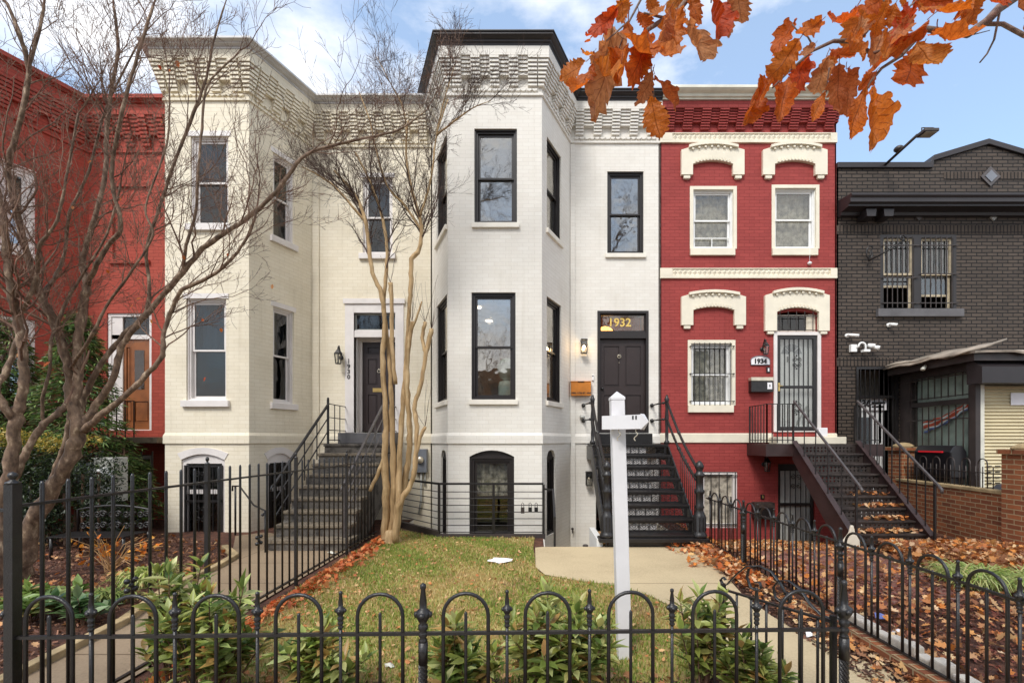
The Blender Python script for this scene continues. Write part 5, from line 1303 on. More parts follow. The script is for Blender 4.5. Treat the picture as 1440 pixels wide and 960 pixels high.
def box_lantern(px, py, s, label, lit):
    c = W3(px, py, FY - .08); t = thing('wall_lantern', label, 'wall lantern', (c.x, FY, c.z)); w, h = .06 * s, .13 * s
    b = MB(); y0, y1 = FY - .17, FY - .05
    b.box(c.x - .05, c.x + .05, FY - .03, FY - .001, c.z + h * .1, c.z + h * 1.25); b.box(c.x - w - .01, c.x + w + .01, y0 - .01, y1 + .02, c.z + h, c.z + h + .03); b.box(c.x - w, c.x + w, y0, y1, c.z - h - .015, c.z - h)
    for x in (c.x - w, c.x + w): 
        for y in (y0, y1): b.bar((x, y, c.z - h), (x, y, c.z + h), .012)
    mk(b, 'frame', 'black_iron', t); g = MB(); g.box(c.x - w + .008, c.x + w - .008, y0 + .008, y1 - .008, c.z - h + .002, c.z + h - .002); mk(g, 'lantern_glass', 'lantern_glass', t)
    g = MB(); g.ball((c.x, (y0 + y1) / 2, c.z + .0), .026, 10, sz=1.7); mk(g, 'bulb', 'warm_bulb' if lit else 'silver', t)
    if lit:
        L = bpy.data.lights.new('lantern_light', 'POINT'); L.energy = 2.5; L.color = (1, .7, .38); L.shadow_soft_size = .05; lo = bpy.data.objects.new('lantern_light', L); COL.objects.link(lo); lo.parent = t; lo.location = Vector((c.x, y0 - .03, c.z)) - world_loc(t)
lantern(475.5, 503, FY - .16, .95, 'black glazed coach lantern beside the cream house door')
lantern(1077, 491, FY - .16, .8, 'small black coach lantern above the 1934 number plate', False)
lantern(1079, 655, FY - .16, .85, 'black round lantern under the landing of the red house', False)
box_lantern(821, 488, 1.0, 'lit black box lantern on the white wall left of the door', True)
box_lantern(828, 673, 1.0, 'unlit black box lantern low on the white wall by the iron stairs', False)
# wooden mail box, bell, spot
mbx = thing('mailbox', 'varnished wooden mailbox with black writing on the white wall', 'mailbox', (.97, FY, 2.9))
a, z = W3(803, 556, FY - .1), W3(831, 536, FY - .1); b = MB(); b.box(a.x, z.x, FY - .12, FY - .002, a.z, z.z - .01); b.box(a.x - .008, z.x + .008, FY - .13, FY - .002, z.z - .009, z.z + .004); mk(b, 'body', 'wood_box', mbx, bevel=.005)
b = MB(); m = (a.x + z.x) / 2; b.box(m - .07, m + .07, FY - .134, FY - .131, z.z - .02, z.z - .002); mk(b, 'slot', 'black_plastic', mbx)
text(mbx, '1932 11TH ST. NW', .052, (m, FY - .123, a.z + .05), 'number', 'lettering', bold=.0025, extr=.001)
c = W3(833.5, 531, FY); b = MB(); b.box(c.x - .022, c.x + .022, FY - .03, FY - .001, c.z - .06, c.z + .06, 0); b.lathe((c.x, FY - .031, c.z + .035), [(.014, 0), (.012, -.006)], 10, 1, axis='y'); tag(mk(b, 'doorbell', ['white_plastic', 'black_plastic'], bevel=.004), 'slim white video doorbell left of the dark door', 'doorbell')
c = W3(818.5, 586, FY); b = MB(); b.lathe((c.x, FY - .06, c.z - .03), [(.05, 0), (.062, .02), (.055, .05), (.02, .06)], 12); b.box(c.x - .03, c.x + .03, FY - .06, FY - .001, c.z, c.z + .04); tag(mk(b, 'wall_spotlight', 'utility'), 'small grey downlight on the white wall below the wooden mailbox', 'spotlight')
# 1934 plate and mailbox
pl = thing('number_plate', 'white arched plate with the number 1934 on the red wall', 'number plate', W3(1069, 508, FY))
c = W3(1068.5, 513, FY); b = MB(); hw = .205; poly = [(c.x - hw, c.z), (c.x + hw, c.z), (c.x + hw, c.z + .10)] + [(c.x + hw * math.cos(t * PI / 10), c.z + .10 + .09 * math.sin(t * PI / 10)) for t in range(1, 10)] + [(c.x - hw, c.z + .10)]
b.prism(poly, FY - .02, FY - .001, 0); mk(b, 'plate', 'paper', pl)
b = MB(); b.tube([(x, FY - .022, z) for x, z in poly] + [(poly[0][0], FY - .022, poly[0][1])], .009, 5); mk(b, 'rim', 'utility_dark', pl); text(pl, '1934', .14, (c.x, FY - .024, c.z + .075), 'number', bold=.006)
mbx = thing('mailbox', 'black metal mailbox with a steel lid and number 1 on the red wall', 'mailbox', W3(1070, 540, FY))
a, z = W3(1056, 551, FY - .12), W3(1087, 529, FY - .12); b = MB(); b.box(a.x, z.x, FY - .14, FY - .002, a.z, z.z - .10); mk(b, 'body', 'black_iron', mbx, bevel=.008); b = MB(); b.prism([(a.x - .01, z.z - .099), (z.x + .01, z.z - .099), (z.x + .01, z.z - .02), (a.x - .01, z.z - .02)], FY - .155, FY - .002); mk(b, 'lid', 'silver', mbx, bevel=.02)
b = MB(); b.box(z.x - .13, z.x - .03, FY - .144, FY - .141, a.z + .06, a.z + .20); mk(b, 'number_label', 'paper', mbx); text(mbx, '1', .06, (z.x - .08, FY - .147, a.z + .13), 'number', bold=.006)
c = W3(1080, 520, FY); b = MB(); b.box(c.x - .04, c.x + .04, FY - .02, FY - .001, c.z - .06, c.z + .06, 0); b.box(c.x - .015, c.x + .015, FY - .026, FY - .02, c.z - .035, c.z + .035, 1); tag(mk(b, 'doorbell', ['black_plastic', 'paper']), 'black bell push plate between number plate and black mailbox', 'doorbell')
c = W3(1072, 698, FY); b = MB(); b.box(c.x - .04, c.x + .04, FY - .02, FY - .001, c.z - .05, c.z + .05, 0); b.box(c.x - .015, c.x + .015, FY - .026, FY - .02, c.z - .03, c.z + .03, 1); tag(mk(b, 'doorbell', ['black_plastic', 'brass']), 'brass and black bell push beside the red house basement door', 'doorbell')
mbx = thing('mailbox', 'black mailbox with grey lid low on the red wall beside the basement door', 'mailbox', W3(1075, 718, FY))
a, z = W3(1061, 729, FY - .15), W3(1089, 706, FY - .15); b = MB(); b.box(a.x, z.x, FY - .17, FY - .002, a.z, z.z - .12); mk(b, 'body', 'black_iron', mbx, bevel=.01); b = MB(); b.prism([(a.x - .01, z.z - .119), (z.x + .01, z.z - .119), (z.x, z.z), (a.x, z.z)], FY - .18, FY - .002); mk(b, 'lid', 'worn_iron', mbx, bevel=.015)
# electricity meter on the wall corner of 1932
mt = thing('electric_meter', 'blue grey electricity meter box with round glass dial behind the tan tree', 'meter', W3(591, 650, FY))
a, z = W3(583, 664, FY - .1), W3(600, 631, FY - .1); b = MB(); b.box(a.x, z.x, FY - .12, FY - .002, a.z, z.z); mk(b, 'box', 'utility_dark', mt, bevel=.008); m = (a.x + z.x) / 2
b = MB(); b.lathe((m, FY - .12, (a.z + z.z) / 2 + .02), [(.075, 0), (.075, -.05), (.05, -.075), (.01, -.08)], 16, axis='y'); mk(b, 'dial', 'silver', mt); b = MB(); b.tube([(m, FY - .05, a.z), (m, FY - .05, a.z - .6), (m - .05, FY - .05, a.z - .9)], .025, 8); b.tube([(m + .08, FY - .03, a.z), (m + .08, FY - .03, a.z - .3)], .02, 6); mk(b, 'conduit', 'utility', mt)
c = W3(804.5, 742, FY); b = MB(); b.tube([(c.x, FY, c.z), (c.x, FY - .09, c.z)], .016, 6); b.ball((c.x, FY - .09, c.z), .03, 8); b.tube([(c.x, FY - .09, c.z), (c.x, FY - .11, c.z - .09)], .012, 6); tag(mk(b, 'garden_tap', 'worn_iron'), 'small rusty outdoor tap low on the white wall', 'tap')
# utility cabinet with two meters in the left yard
Yc = 7.9; a, z = W3(112, 706, Yc), W3(160, 643, Yc)
uc_ = thing('meter_cabinet', 'pale grey utility cabinet with two round meters in the left garden', 'cabinet', ((a.x + z.x) / 2, Yc, 0))
b = MB(); b.box(a.x + .24, z.x, Yc, Yc + .28, a.z, z.z); mk(b, 'cabinet', 'utility', uc_, bevel=.01); b = MB(); b.box(a.x - .1, a.x + .235, Yc + .06, Yc + .28, a.z, z.z - .1); b.box(a.x + .1, a.x + .2, Yc + .1, Yc + .2, 0, a.z); b.box(z.x - .2, z.x - .1, Yc + .1, Yc + .2, 0, a.z); mk(b, 'side_box', 'utility_dark', uc_)
for py in (666, 692):
    c = W3(145, py, Yc - .05); b = MB(); b.lathe((c.x, Yc, c.z), [(.12, 0), (.12, -.03), (.095, -.05), (.095, -.14), (.07, -.17), (.01, -.175)], 18, axis='y'); mk(b, 'meter', 'white_plastic', uc_, bevel=0)
# cctv cameras on the dark wall
def cam(px, py, lab, dirx=.1, kind=0):
    c = W3(px, py, FY - .1); t = thing('security_camera', lab, 'security camera', (c.x, FY, c.z), 'security cameras')
    if kind == 0:
        b = MB(); b.lathe((c.x - .08, FY - .001, c.z + .02), [(.045, 0), (.045, -.03)], 12, axis='y'); b.tube([(c.x - .08, FY - .03, c.z + .02), (c.x - .02, FY - .10, c.z + .03)], .02, 8); mk(b, 'mount', 'white_plastic', t)
        b = MB(); b.tube([(c.x - .10, FY - .06, c.z + .03), (c.x + .05 + dirx, FY - .16, c.z - .01)], .032, 12); mk(b, 'housing', 'white_plastic', t); b = MB(); b.tube([(c.x + .05 + dirx, FY - .16, c.z - .01), (c.x + .054 + dirx, FY - .163, c.z - .011)], .023, 12); mk(b, 'lens', 'black_plastic', t)
    return t
cam(1200, 472, 'white bullet camera above the white junction box on the dark wall', .03); cam(1259, 457, 'small white bullet camera alone below the barred upper windows', -.05)
c = W3(1200, 489, FY); t = thing('security_camera', 'white floodlight camera pair on an arched arm beside its white box', 'security camera', (c.x, FY, c.z), 'security cameras')
b = MB(); b.box(c.x - .10, c.x + .03, FY - .08, FY - .001, c.z - .10, c.z + .06); mk(b, 'junction_box', 'white_plastic', t, bevel=.008)
b = MB(); b.tube([(c.x + .02, FY - .07, c.z - .02)] + [(c.x + .11 - .075 * math.cos(k * PI / 8), FY - .11, c.z + .01 + .08 * math.sin(k * PI / 8)) for k in range(9)] + [(c.x + .185, FY - .11, c.z - .06)], .020, 8); b.box(c.x + .12, c.x + .25, FY - .16, FY - .06, c.z - .11, c.z - .06); mk(b, 'arm', 'white_plastic', t)
for k, dx in enumerate((.30, .40)): b = MB(); b.tube([(c.x + dx - .04, FY - .08, c.z + .04 - .04 * k), (c.x + dx + .03, FY - .17, c.z + .0 - .04 * k)], [.04, .052], 12); mk(b, 'lamp_head', 'white_plastic', t)
c = W3(1183, 618, 9.0); b = MB(); b.box(c.x - .09, c.x + .09, 9.55, 9.65, 1.8, 1.98); tag(mk(b, 'outlet_box', 'paper', bevel=.01), 'small cream outlet box at the landing by the dark wall', 'outlet box')
# two horn speakers under the shop eaves
for k, (px, py, lab) in enumerate(((1297, 578, 'pale grey tube lamp under the shop eaves, pointing down left'), (1316, 570, 'pale round lamp under the shop eaves, facing the street'))):
    px = (1303, 1315)[k]; py = (513, 508)[k]
    c = W3(px, py, 8.9); b = MB()
    e_ = Vector((-.16, -.10, -.10)) if k == 0 else Vector((.02, -.18, -.05))
    b.tube([c + Vector((0.02, 0, .06)), c + Vector((.02, 0, .0)), c], .012, 6); b.tube([c, c + e_], [.03, .038], 10)
    tag(mk(b, 'eaves_lamp', 'gutter'), lab, 'lamp', 'lamps under the shop eaves')
# curled hanging bracket
br = MB(); a, z = W3(1221, 367, FY - .1), W3(1273, 337, FY - .5); br.tube([a, a.lerp(z, .5) + Vector((0, 0, -.02)), z], .016, 6)
P = [a + Vector((.03 + .10 * (1 - .8 * t) * math.cos(1 + t * 8), -.01, .16 + .16 * (1 - .8 * t) * math.sin(1 + t * 8))) for t in [i / 24 for i in range(25)]]; br.tube(P, .012, 6); br.tube([P[0], a], .012, 6)
P = [z + Vector((-.06 + .07 * (1 - .8 * t) * math.cos(t * 8), 0, .03 + .07 * (1 - .8 * t) * math.sin(t * 8))) for t in [i / 20 for i in range(21)]]; br.tube(P, .012, 6)
tag(mk(br, 'sign_bracket', 'black_iron'), 'curled black iron hanging bracket beside the barred upper windows', 'bracket')
# floodlight on the parapet
fl_ = thing('floodlight', 'long armed grey floodlight leaning out above the dark roof', 'floodlight', W3(1238, 236, FY + .1))
b = MB(); a, z = W3(1238, 238, FY + .1), W3(1290, 190, FY - .9); b.tube([a, z], .028, 8); mk(b, 'arm', 'worn_iron', fl_)
b = MB(); m = a.lerp(z, .52); b.ball(m + Vector((0, 0, .07)), .09, 10, sz=.7); mk(b, 'junction', 'worn_iron', fl_)
b = MB(); b.box(z.x - .02, z.x + .26, z.y - .2, z.y + .02, z.z - .05, z.z + .01); b.ring(z.x - .0, z.x + .25, z.z + .01, z.z + .09, .02, z.y - .1, z.y - .08); mk(b, 'lamp_head', 'worn_iron', fl_, bevel=.01); b = MB(); b.box(z.x + .02, z.x + .23, z.y - .18, z.y, z.z - .058, z.z - .051); mk(b, 'lamp_glass', 'silver', fl_)
# bell with string under red window
c = W3(1137, 371, FY); b = MB(); b.tube([(c.x, FY - .03, c.z), (c.x, FY - .055, c.z + .30)], .004, 5); b.ball((c.x, FY - .04, c.z), .045, 10, sz=.7); tag(mk(b, 'hanging_bell', 'paper'), 'tiny white ball hanging on a string below the right red house window', 'ornament')

# ================================================================= sign post on the lawn
sp = thing('sign_post', 'white square sign post with an empty hanging arm and two hooks', 'sign post', (.715, 3.57, 0))
b = MB(); x0b, x1t = .715, .655; h = .052; zt = 2.02
V = [(x0b - h, 3.57 - h, -.05), (x0b + h, 3.57 - h, -.05), (x0b + h, 3.57 + h, -.05), (x0b - h, 3.57 + h, -.05), (x1t - h, 3.57 - h, zt), (x1t + h, 3.57 - h, zt), (x1t + h, 3.57 + h, zt), (x1t - h, 3.57 + h, zt)]
b.add(V, [(0, 3, 2, 1), (0, 1, 5, 4), (1, 2, 6, 5), (2, 3, 7, 6), (3, 0, 4, 7), (4, 5, 6, 7)]); mk(b, 'post', 'post_white', sp, bevel=.004)
b = MB(); h2 = .055; b.box(x1t - h2, x1t + h2, 3.57 - h2, 3.57 + h2, zt + .001, zt + .02); b.add([(x1t - h2, 3.57 - h2, zt + .02), (x1t + h2, 3.57 - h2, zt + .02), (x1t + h2, 3.57 + h2, zt + .02), (x1t - h2, 3.57 + h2, zt + .02), (x1t, 3.57, zt + .07)], [(0, 1, 4), (1, 2, 4), (2, 3, 4), (3, 0, 4)]); mk(b, 'cap', 'post_white', sp)
aM = Matrix.Translation((x1t, 3.56, 0)) @ Matrix.Rotation(R(-38), 4, 'Z')
b = MB(); b.M = aM; za = 1.842; hh = .052; b.box(-.07, .25, -.115, -.060, za - hh, za + hh); b.add([(.251, -.12, za - hh - .006), (.251, -.05, za - hh - .006), (.251, -.05, za + hh + .006), (.251, -.12, za + hh + .006), (.30, -.085, za)], [(0, 1, 4), (1, 2, 4), (2, 3, 4), (3, 0, 4), (0, 3, 2, 1)]); mk(b, 'arm', 'post_white', sp)
for u in (.06, .20):
    b = MB(); b.M = aM; P = [(u, -.088, za - hh)] + [(u + .014 * math.sin(t), -.088, za - hh - .02 - .011 * t) for t in [i * .55 for i in range(12)]]; b.tube(P, .004, 6); mk(b, 'hook', 'silver', sp)
b = MB(); b.M = aM
for u in (.19, .215): b.box(u - .006, u + .006, -.118, -.1155, za + .018, za + .045)
mk(b, 'grip_slot', 'black_plastic', sp)
# scraps and litter
rr = random.Random(9); c = W3(703, 792, 6.33); n = 12; b = MB(); P = [(c.x + .20 * math.cos(a) * rr.uniform(.6, 1.1), 6.35 + .17 * math.sin(a) * rr.uniform(.6, 1.1), .035 + .02 * rr.random()) for a in [2 * PI * i / n for i in range(n)]]
b.add([(c.x, 6.35, .075)] + P, [(0, 1 + i, 1 + (i + 1) % n) for i in range(n)]); o = mk(b, 'paper_scrap', 'paper'); o.modifiers.new('Solidify', 'SOLIDIFY').thickness = .004; tag(o, 'crumpled white paper scrap lying on the lawn', 'litter')
for px, py, lab, m_, s_ in ((1238, 872, 'blue and white crushed plastic wrapper among leaves', 'blue_plastic', .07), (1263, 893, 'small pale scrap behind the right hooped fence', 'paper', .05), (466, 781, 'clear crumpled plastic at the foot of the picket fence', 'gutter', .07), (1139, 898, 'white paper tag lying by the brick kerb', 'paper', .06), (548, 941, 'pale crumpled foil in the mulch near the front fence', 'gutter', .04)):
    Yl = 1088 / (py - CY); c = W3(px, py, Yl); b = MB(); V = [(c.x + s_ * math.cos(a) * rr.uniform(.5, 1.2), Yl + s_ * math.sin(a) * rr.uniform(.4, 1), .02 + rr.uniform(0, s_ * .7)) for a in [i * PI / 4 for i in range(8)]] + [(c.x, Yl, .03 + s_ * .6)]
    b.add(V, [(8, i, (i + 1) % 8) for i in range(8)] + [tuple(reversed(range(8)))]); tag(mk(b, 'litter_scrap', m_), lab, 'litter')
# white paddle leaning on the stair foot
c = W3(1198, 768, 7.25); b = MB(); b.prism([(c.x - .14, -.02), (c.x + .13, -.02), (c.x + .12, .12), (c.x + .05, .24), (c.x + .02, .36), (c.x - .02, .36), (c.x - .05, .24), (c.x - .14, .12)], 7.24, 7.27); o = mk(b, 'splash_block', 'cream_trim', bevel=.008); tag(o, 'cream flask shaped board leaning at the foot of the rusty stairs', 'board')
# iron bench in the left garden
bn = thing('garden_bench', 'ornate black iron garden bench behind the dried orange plant', 'bench', (-6.6, 6.9, 0))
b = MB(); bx0, bx1, by = -6.95, -5.85, 6.95
for i in range(5):
    for j in range(2):
        cx = bx0 + .12 + i * .22; cz = .42 + j * .17
        for s_ in (-1, 1): scroll(b, (cx + s_ * .045, by, cz), .055, 1.4, 14, .012, s_, 0)
b.tube([(bx0, by, .33)] + [(bx0 + (bx1 - bx0) * t / 8, by, .66 + .06 * math.sin(t * PI / 8)) for t in range(9)] + [(bx1, by, .33)], .018, 6); mk(b, 'backrest', 'black_iron', bn)
b = MB()
for k in range(6): b.box(bx0, bx1, by - .45 + k * .07, by - .40 + k * .07, .32, .335)
mk(b, 'seat', 'black_iron', bn)
for x in (bx0 + .03, bx1 - .03):
    for y in (by, by - .42): b = MB(); b.tube([(x, y, 0), (x, y, .32)], .02, 6); mk(b, 'leg', 'black_iron', bn)
# ================================================================= ground
def gz(x, y):
    z = 0.0
    if 2.95 < x < 7.25 and y > 6.9: z = -.5 * min(1, max(0, (y - 6.9) / 2.9)) * min(1, (x - 2.95) / .3)
    return z
xs = [-70, -30, -12, -8, -4.5, -2.6, -2.2, .17, 1.13, 2.6, 2.95, 3.3, 4.5, 5.5, 6.5, 7.24, 7.3, 12, 30, 70]
ys_ = [-40, -10, -3, 0, 2, 4, 6, 6.9, 7.27, 7.6, 8.02, 8.5, 9.0, 9.5, 9.88, 30, 70]
def hole(x, y):
    return (-2.6 < x < .17 and 8.02 < y < 9.88) or (.17 < x < 1.13 and 7.27 < y < 9.88) or (1.13 < x < 2.6 and 7.6 < y < 9.88)
b = MB(); V = [(x, y, gz(x, y)) for x in xs for y in ys_]; ny = len(ys_)
b.add(V, [(i * ny + j, (i + 1) * ny + j, (i + 1) * ny + j + 1, i * ny + j + 1) for i in range(len(xs) - 1) for j in range(ny - 1) if not hole((xs[i] + xs[i + 1]) / 2, (ys_[j] + ys_[j + 1]) / 2)])
tag(mk(b, 'ground', 'mulch', fixo=False), kind='structure')
b = MB(); b.box(-2.62, 2.62, 7.2, 9.9, -1.15, -1.05); mk_ = mk(b, 'areaway_floor', 'concrete'); tag(mk_, kind='structure')
b = MB()
for s_ in (((-2.62, 9.9), (-2.6, 8.0)), ((-2.6, 8.0), (.17, 8.0)), ((.17, 8.02), (.17, 7.27)), ((.17, 7.25), (1.13, 7.25)), ((1.13, 7.27), (1.13, 7.6)), ((1.13, 7.6), (2.6, 7.6)), ((2.6, 7.6), (2.6, 9.9))):
    (a, c_), (d_, e_) = s_; t = .02; b.box(min(a, d_) - t, max(a, d_) + t, min(c_, e_) - t, max(c_, e_) + t, -1.06, -.012)
tag(mk(b, 'areaway_wall', 'white_brick'), 'painted retaining wall lining the sunken area in front of the white bay', 'retaining wall')
def sheet(name, poly, z, mat, kind='structure', sub=.35):
    # clip-free sheet: triangulated polygon laid on the ground
    b = MB(); tr = tessellate_polygon([[Vector((x, y, 0)) for x, y in poly]]); f = []
    for t in tr:
        a, c, d_ = (Vector(poly[i]) for i in t); cr = (c.x - a.x) * (d_.y - a.y) - (c.y - a.y) * (d_.x - a.x); f.append(tuple(t) if cr > 0 else (t[0], t[2], t[1]))
    b.add([(x, y, z) for x, y in poly], f); o = mk(b, name, mat, fixo=False); return tag(o, kind=kind)
tri = sheet('earth_corner', [(-2.6, 8.0), (-1.66, 8.02), (-2.55, 8.95), (-2.6, 8.95)], .0, 'dirt')
lawn_poly = [(-2.72, 3.05), (-1.6, 3.0), (0, 2.95), (1.0, 3.0), (1.38, 3.35), (1.5, 4.0), (1.42, 4.6), (1.25, 5.0), (.95, 5.35), (.5, 5.55), (.12, 5.75), (.03, 6.1), (.0, 7.2), (.02, 7.95), (-1.64, 7.97), (-2.5, 8.6), (-2.72, 8.0)]
sheet('lawn', lawn_poly, .012, 'lawn')
path_poly = [(1.72, 1.2), (2.70, 1.2), (2.66, 3.2), (2.38, 3.9), (2.30, 4.4), (2.30, 5.0), (2.46, 6.0), (2.66, 7.0), (2.72, 7.6), (1.13, 7.6), (1.13, 7.27), (.17, 7.27), (.03, 7.22), (.03, 6.1), (.15, 5.75), (.52, 5.52), (.97, 5.32), (1.27, 4.97), (1.44, 4.58), (1.56, 4.0), (1.52, 3.4), (1.70, 3.0)]
sheet('garden_path', path_poly, .016, 'concrete')
walk_poly = [(-2.86, 1.2), (-2.86, 8.2), (-4.7, 8.3), (-4.95, 8.42), (-5.3, 8.1), (-4.75, 7.2), (-4.25, 6.6), (-4.15, 6.1), (-4.1, 5.2), (-3.75, 4.2), (-3.6, 1.2)]
sheet('walkway', list(reversed(walk_poly)), .016, 'walk')
sheet('brick_paving', [(3.1, 4.6), (4.9, 4.9), (5.1, 6.6), (5.0, 7.3), (3.2, 7.0)], .010, 'brick_path')
sheet('pavement', [(-40, -1.8), (40, -1.8), (40, 2.2), (-40, 2.2)], .012, 'pavement')
sheet('street', [(-60, -16), (60, -16), (60, -2.0), (-60, -2.0)], .008, 'asphalt')
# stone edging of the walkway bed
b = MB(); E = [(-3.62, 2.6), (-3.78, 4.2), (-4.14, 5.2), (-4.19, 6.05), (-4.32, 6.6), (-4.85, 7.15)]
for (a, c_), (d_, e_) in zip(E, E[1:]): b.bar((a, c_, .035), (d_, e_, .035), .09, .08)
tag(mk(b, 'bed_edging', 'tan_cap', bevel=.008), 'low stone edging between mulch bed and concrete walkway', 'edging')
b = MB(); b.box(1.02, 1.12, 7.32, 8.3, -.3, .13); b.box(1.125, 1.19, 7.30, 8.0, .05, .12, 1); tag(mk(b, 'side_kerb', ['white_plastic', 'tan_board'], bevel=.005), 'white kerb with a tan board at the left foot of the iron stairs', 'kerb')
c = W3(827, 768, 7.2)
b = MB(); b.ball((.86, 7.5, -.02), .05, 10, sz=.5); tag(mk(b, 'area_lamp', 'worn_iron'), 'small dark round lamp at the edge of the sunken area', 'lamp')

# ------------------------------------------------------------------ small leaves and blades (numpy)
rng = np.random.default_rng(5)
def in_poly(P, poly):
    x, y = P[:, 0], P[:, 1]; ins = np.zeros(len(P), bool); n = len(poly); j = n - 1
    for i in range(n):
        xi, yi = poly[i]; xj, yj = poly[j]
        c = ((yi > y) != (yj > y)) & (x < (xj - xi) * (y - yi) / (yj - yi + 1e-12) + xi); ins ^= c; j = i
    return ins
def sample(poly, n):
    p = np.array(poly); lo, hi = p.min(0), p.max(0); out = np.zeros((0, 2))
    while len(out) < n:
        q = rng.uniform(lo, hi, (n * 2, 2)); out = np.concatenate([out, q[in_poly(q, poly)]])
    return out[:n]
def rotmats(yaw, pitch, roll):
    cy, sy, cp, sp_, cr, sr_ = np.cos(yaw), np.sin(yaw), np.cos(pitch), np.sin(pitch), np.cos(roll), np.sin(roll)
    z = np.zeros_like(cy); o = np.ones_like(cy)
    Rz = np.stack([np.stack([cy, -sy, z], -1), np.stack([sy, cy, z], -1), np.stack([z, z, o], -1)], -2)
    Rx = np.stack([np.stack([o, z, z], -1), np.stack([z, cp, -sp_], -1), np.stack([z, sp_, cp], -1)], -2)
    Ry = np.stack([np.stack([cr, z, sr_], -1), np.stack([z, o, z], -1), np.stack([-sr_, z, cr], -1)], -2)
    return Rz @ Rx @ Ry
def scatter(name, tmpl, faces, pos, yaw, pitch, roll, size, cols, mat, parent=None, smooth=False, shade=None):
    n = len(pos); T = np.array(tmpl, float); k = len(T)
    Rm = rotmats(yaw, pitch, roll); sz = size if size.ndim == 2 else size[:, None].repeat(3, 1)
    V = np.einsum('nij,nkj->nki', Rm, T[None] * sz[:, None, :]) + pos[:, None, :]
    Fc = (np.array(faces)[None] + (np.arange(n) * k)[:, None, None]).reshape(-1, len(faces[0]))
    C = cols[:, None, :].repeat(k, 1)
    if shade is not None: C = C * np.array(shade)[None, :, None]
    return mass(name, V.reshape(-1, 3), Fc, np.clip(C.reshape(-1, 3), 0, 1), mat, parent, smooth)
def pick(cols, n, var=.15):
    c = np.array([S(*q)[:3] for q in cols]); i = rng.integers(0, len(c), n); return np.clip(c[i] * rng.uniform(1 - var, 1 + var, (n, 1)) * rng.uniform(.95, 1.05, (n, 3)), 0, 1)
# grass
blade = [(-.5, 0, 0), (.5, 0, 0), (.35, .25, .6), (-.35, .25, .6), (0, .7, 1)]
bf = [(0, 1, 2), (0, 2, 3), (3, 2, 4)]
n = 60000; P = sample(lawn_poly, n)
pz = np.zeros((n, 1)) + .01
patch = np.sin(P[:, 0] * 2.1 + 1.3 * np.sin(P[:, 1] * 1.7)) * np.cos(P[:, 1] * 1.3 + P[:, 0]) + .5 * np.sin(P[:, 0] * 7 + P[:, 1] * 5) + rng.normal(0, .5, n)
keep = rng.random(n) < np.clip(.80 + .3 * patch, .35, 1); P = P[keep]; pz = pz[keep]; patch = patch[keep]; n = len(P)
g1 = pick([(144, 160, 70), (126, 146, 60), (160, 168, 80), (112, 134, 56)], n); g2 = pick([(206, 184, 124), (186, 154, 98), (170, 140, 84), (214, 192, 138)], n)
w = (patch + rng.normal(0, .4, n) < -.05)[:, None]; cg = np.where(w, g2, g1)
sz = np.stack([rng.uniform(.006, .012, n), rng.uniform(.01, .04, n), rng.uniform(.02, .05, n)], 1)
tag(scatter('grass', blade, bf, np.concatenate([P, pz], 1), rng.uniform(0, 6.28, n), rng.uniform(-.5, .5, n), rng.uniform(-.3, .3, n), sz, cg, 'grass'), 'short yellow green grass of the white house lawn', 'grass', kind='stuff')
# fallen leaves
def leaf_tmpl():
    out = [(0, -.5, 0), (.10, -.32, .02), (.26, -.28, .06), (.16, -.12, .03), (.38, -.02, .10), (.20, .10, .04), (.26, .28, .07), (.09, .32, .02), (0, .5, .02), (-.09, .32, .03), (-.26, .28, .09), (-.18, .10, .03), (-.38, -.02, .12), (-.16, -.12, .03), (-.26, -.28, .05), (-.10, -.32, .02)]
    V = [(0, -.02, 0)] + out; n = len(out); return V, [(0, 1 + i, 1 + (i + 1) % n) for i in range(n)]
LT, LF = leaf_tmpl()
def fallen(name, P, z, cols, smin, smax, lab, tilt=.5, zvar=.04):
    n = len(P); zz = np.array([gz(a, c_) for a, c_ in P]) + z + rng.uniform(0, zvar, n); smin *= .6
    return tag(scatter(name, LT, LF, np.concatenate([P, zz[:, None]], 1), rng.uniform(0, 6.28, n), rng.normal(0, tilt, n), rng.normal(0, tilt, n), rng.uniform(smin, smax, n), pick(cols, n, .2), 'dry_leaf'), lab, 'fallen leaves', kind='stuff')
OR = [(210, 148, 86), (196, 122, 66), (226, 178, 124), (170, 104, 62), (232, 196, 152), (142, 88, 56), (214, 134, 62), (150, 104, 72), (188, 140, 96)]
BR = [(174, 122, 80), (198, 150, 102), (146, 96, 62), (216, 172, 124), (184, 122, 74)]
yard = [(2.92, 2.0), (7.2, 2.0), (7.1, 6.4), (7.2, 7.2), (7.55, 9.3), (5.2, 9.8), (2.9, 9.8)]
P = sample(yard, 4300); fallen('fallen_leaves', P, .02, OR + BR, .06, .13, 'brown and orange leaves scattered over the red house yard')
heap = [(5.15, 6.3), (6.9, 5.2), (7.15, 6.0), (7.25, 7.3), (6.5, 7.55), (5.6, 7.4)]
P = sample(heap, 2600); o = fallen('leaf_heap', P, .03, OR, .08, .14, 'thick drift of orange leaves between rusty stairs and brick wall', .6, .16)
P = sample([(2.95, 7.0), (5.2, 7.0), (5.2, 9.75), (2.95, 9.75)], 2200); fallen('leaf_drift', P, .02, OR, .07, .13, 'orange leaves covering the sloping ground under the red house', .5, .06)
P = np.stack([2.72 + np.abs(rng.normal(0, .28, 900)) * rng.choice([-1, .1], 900, p=[.75, .25]), rng.uniform(5.2, 7.3, 900)], 1); P = P[(P[:, 0] > 2.1 + (P[:, 1] < 6) * .25)]; fallen('leaf_border', P, .02, OR + [(196, 100, 40)] * 3, .06, .12, 'orange leaves gathered against the fence at the stair foot', .5, .09)
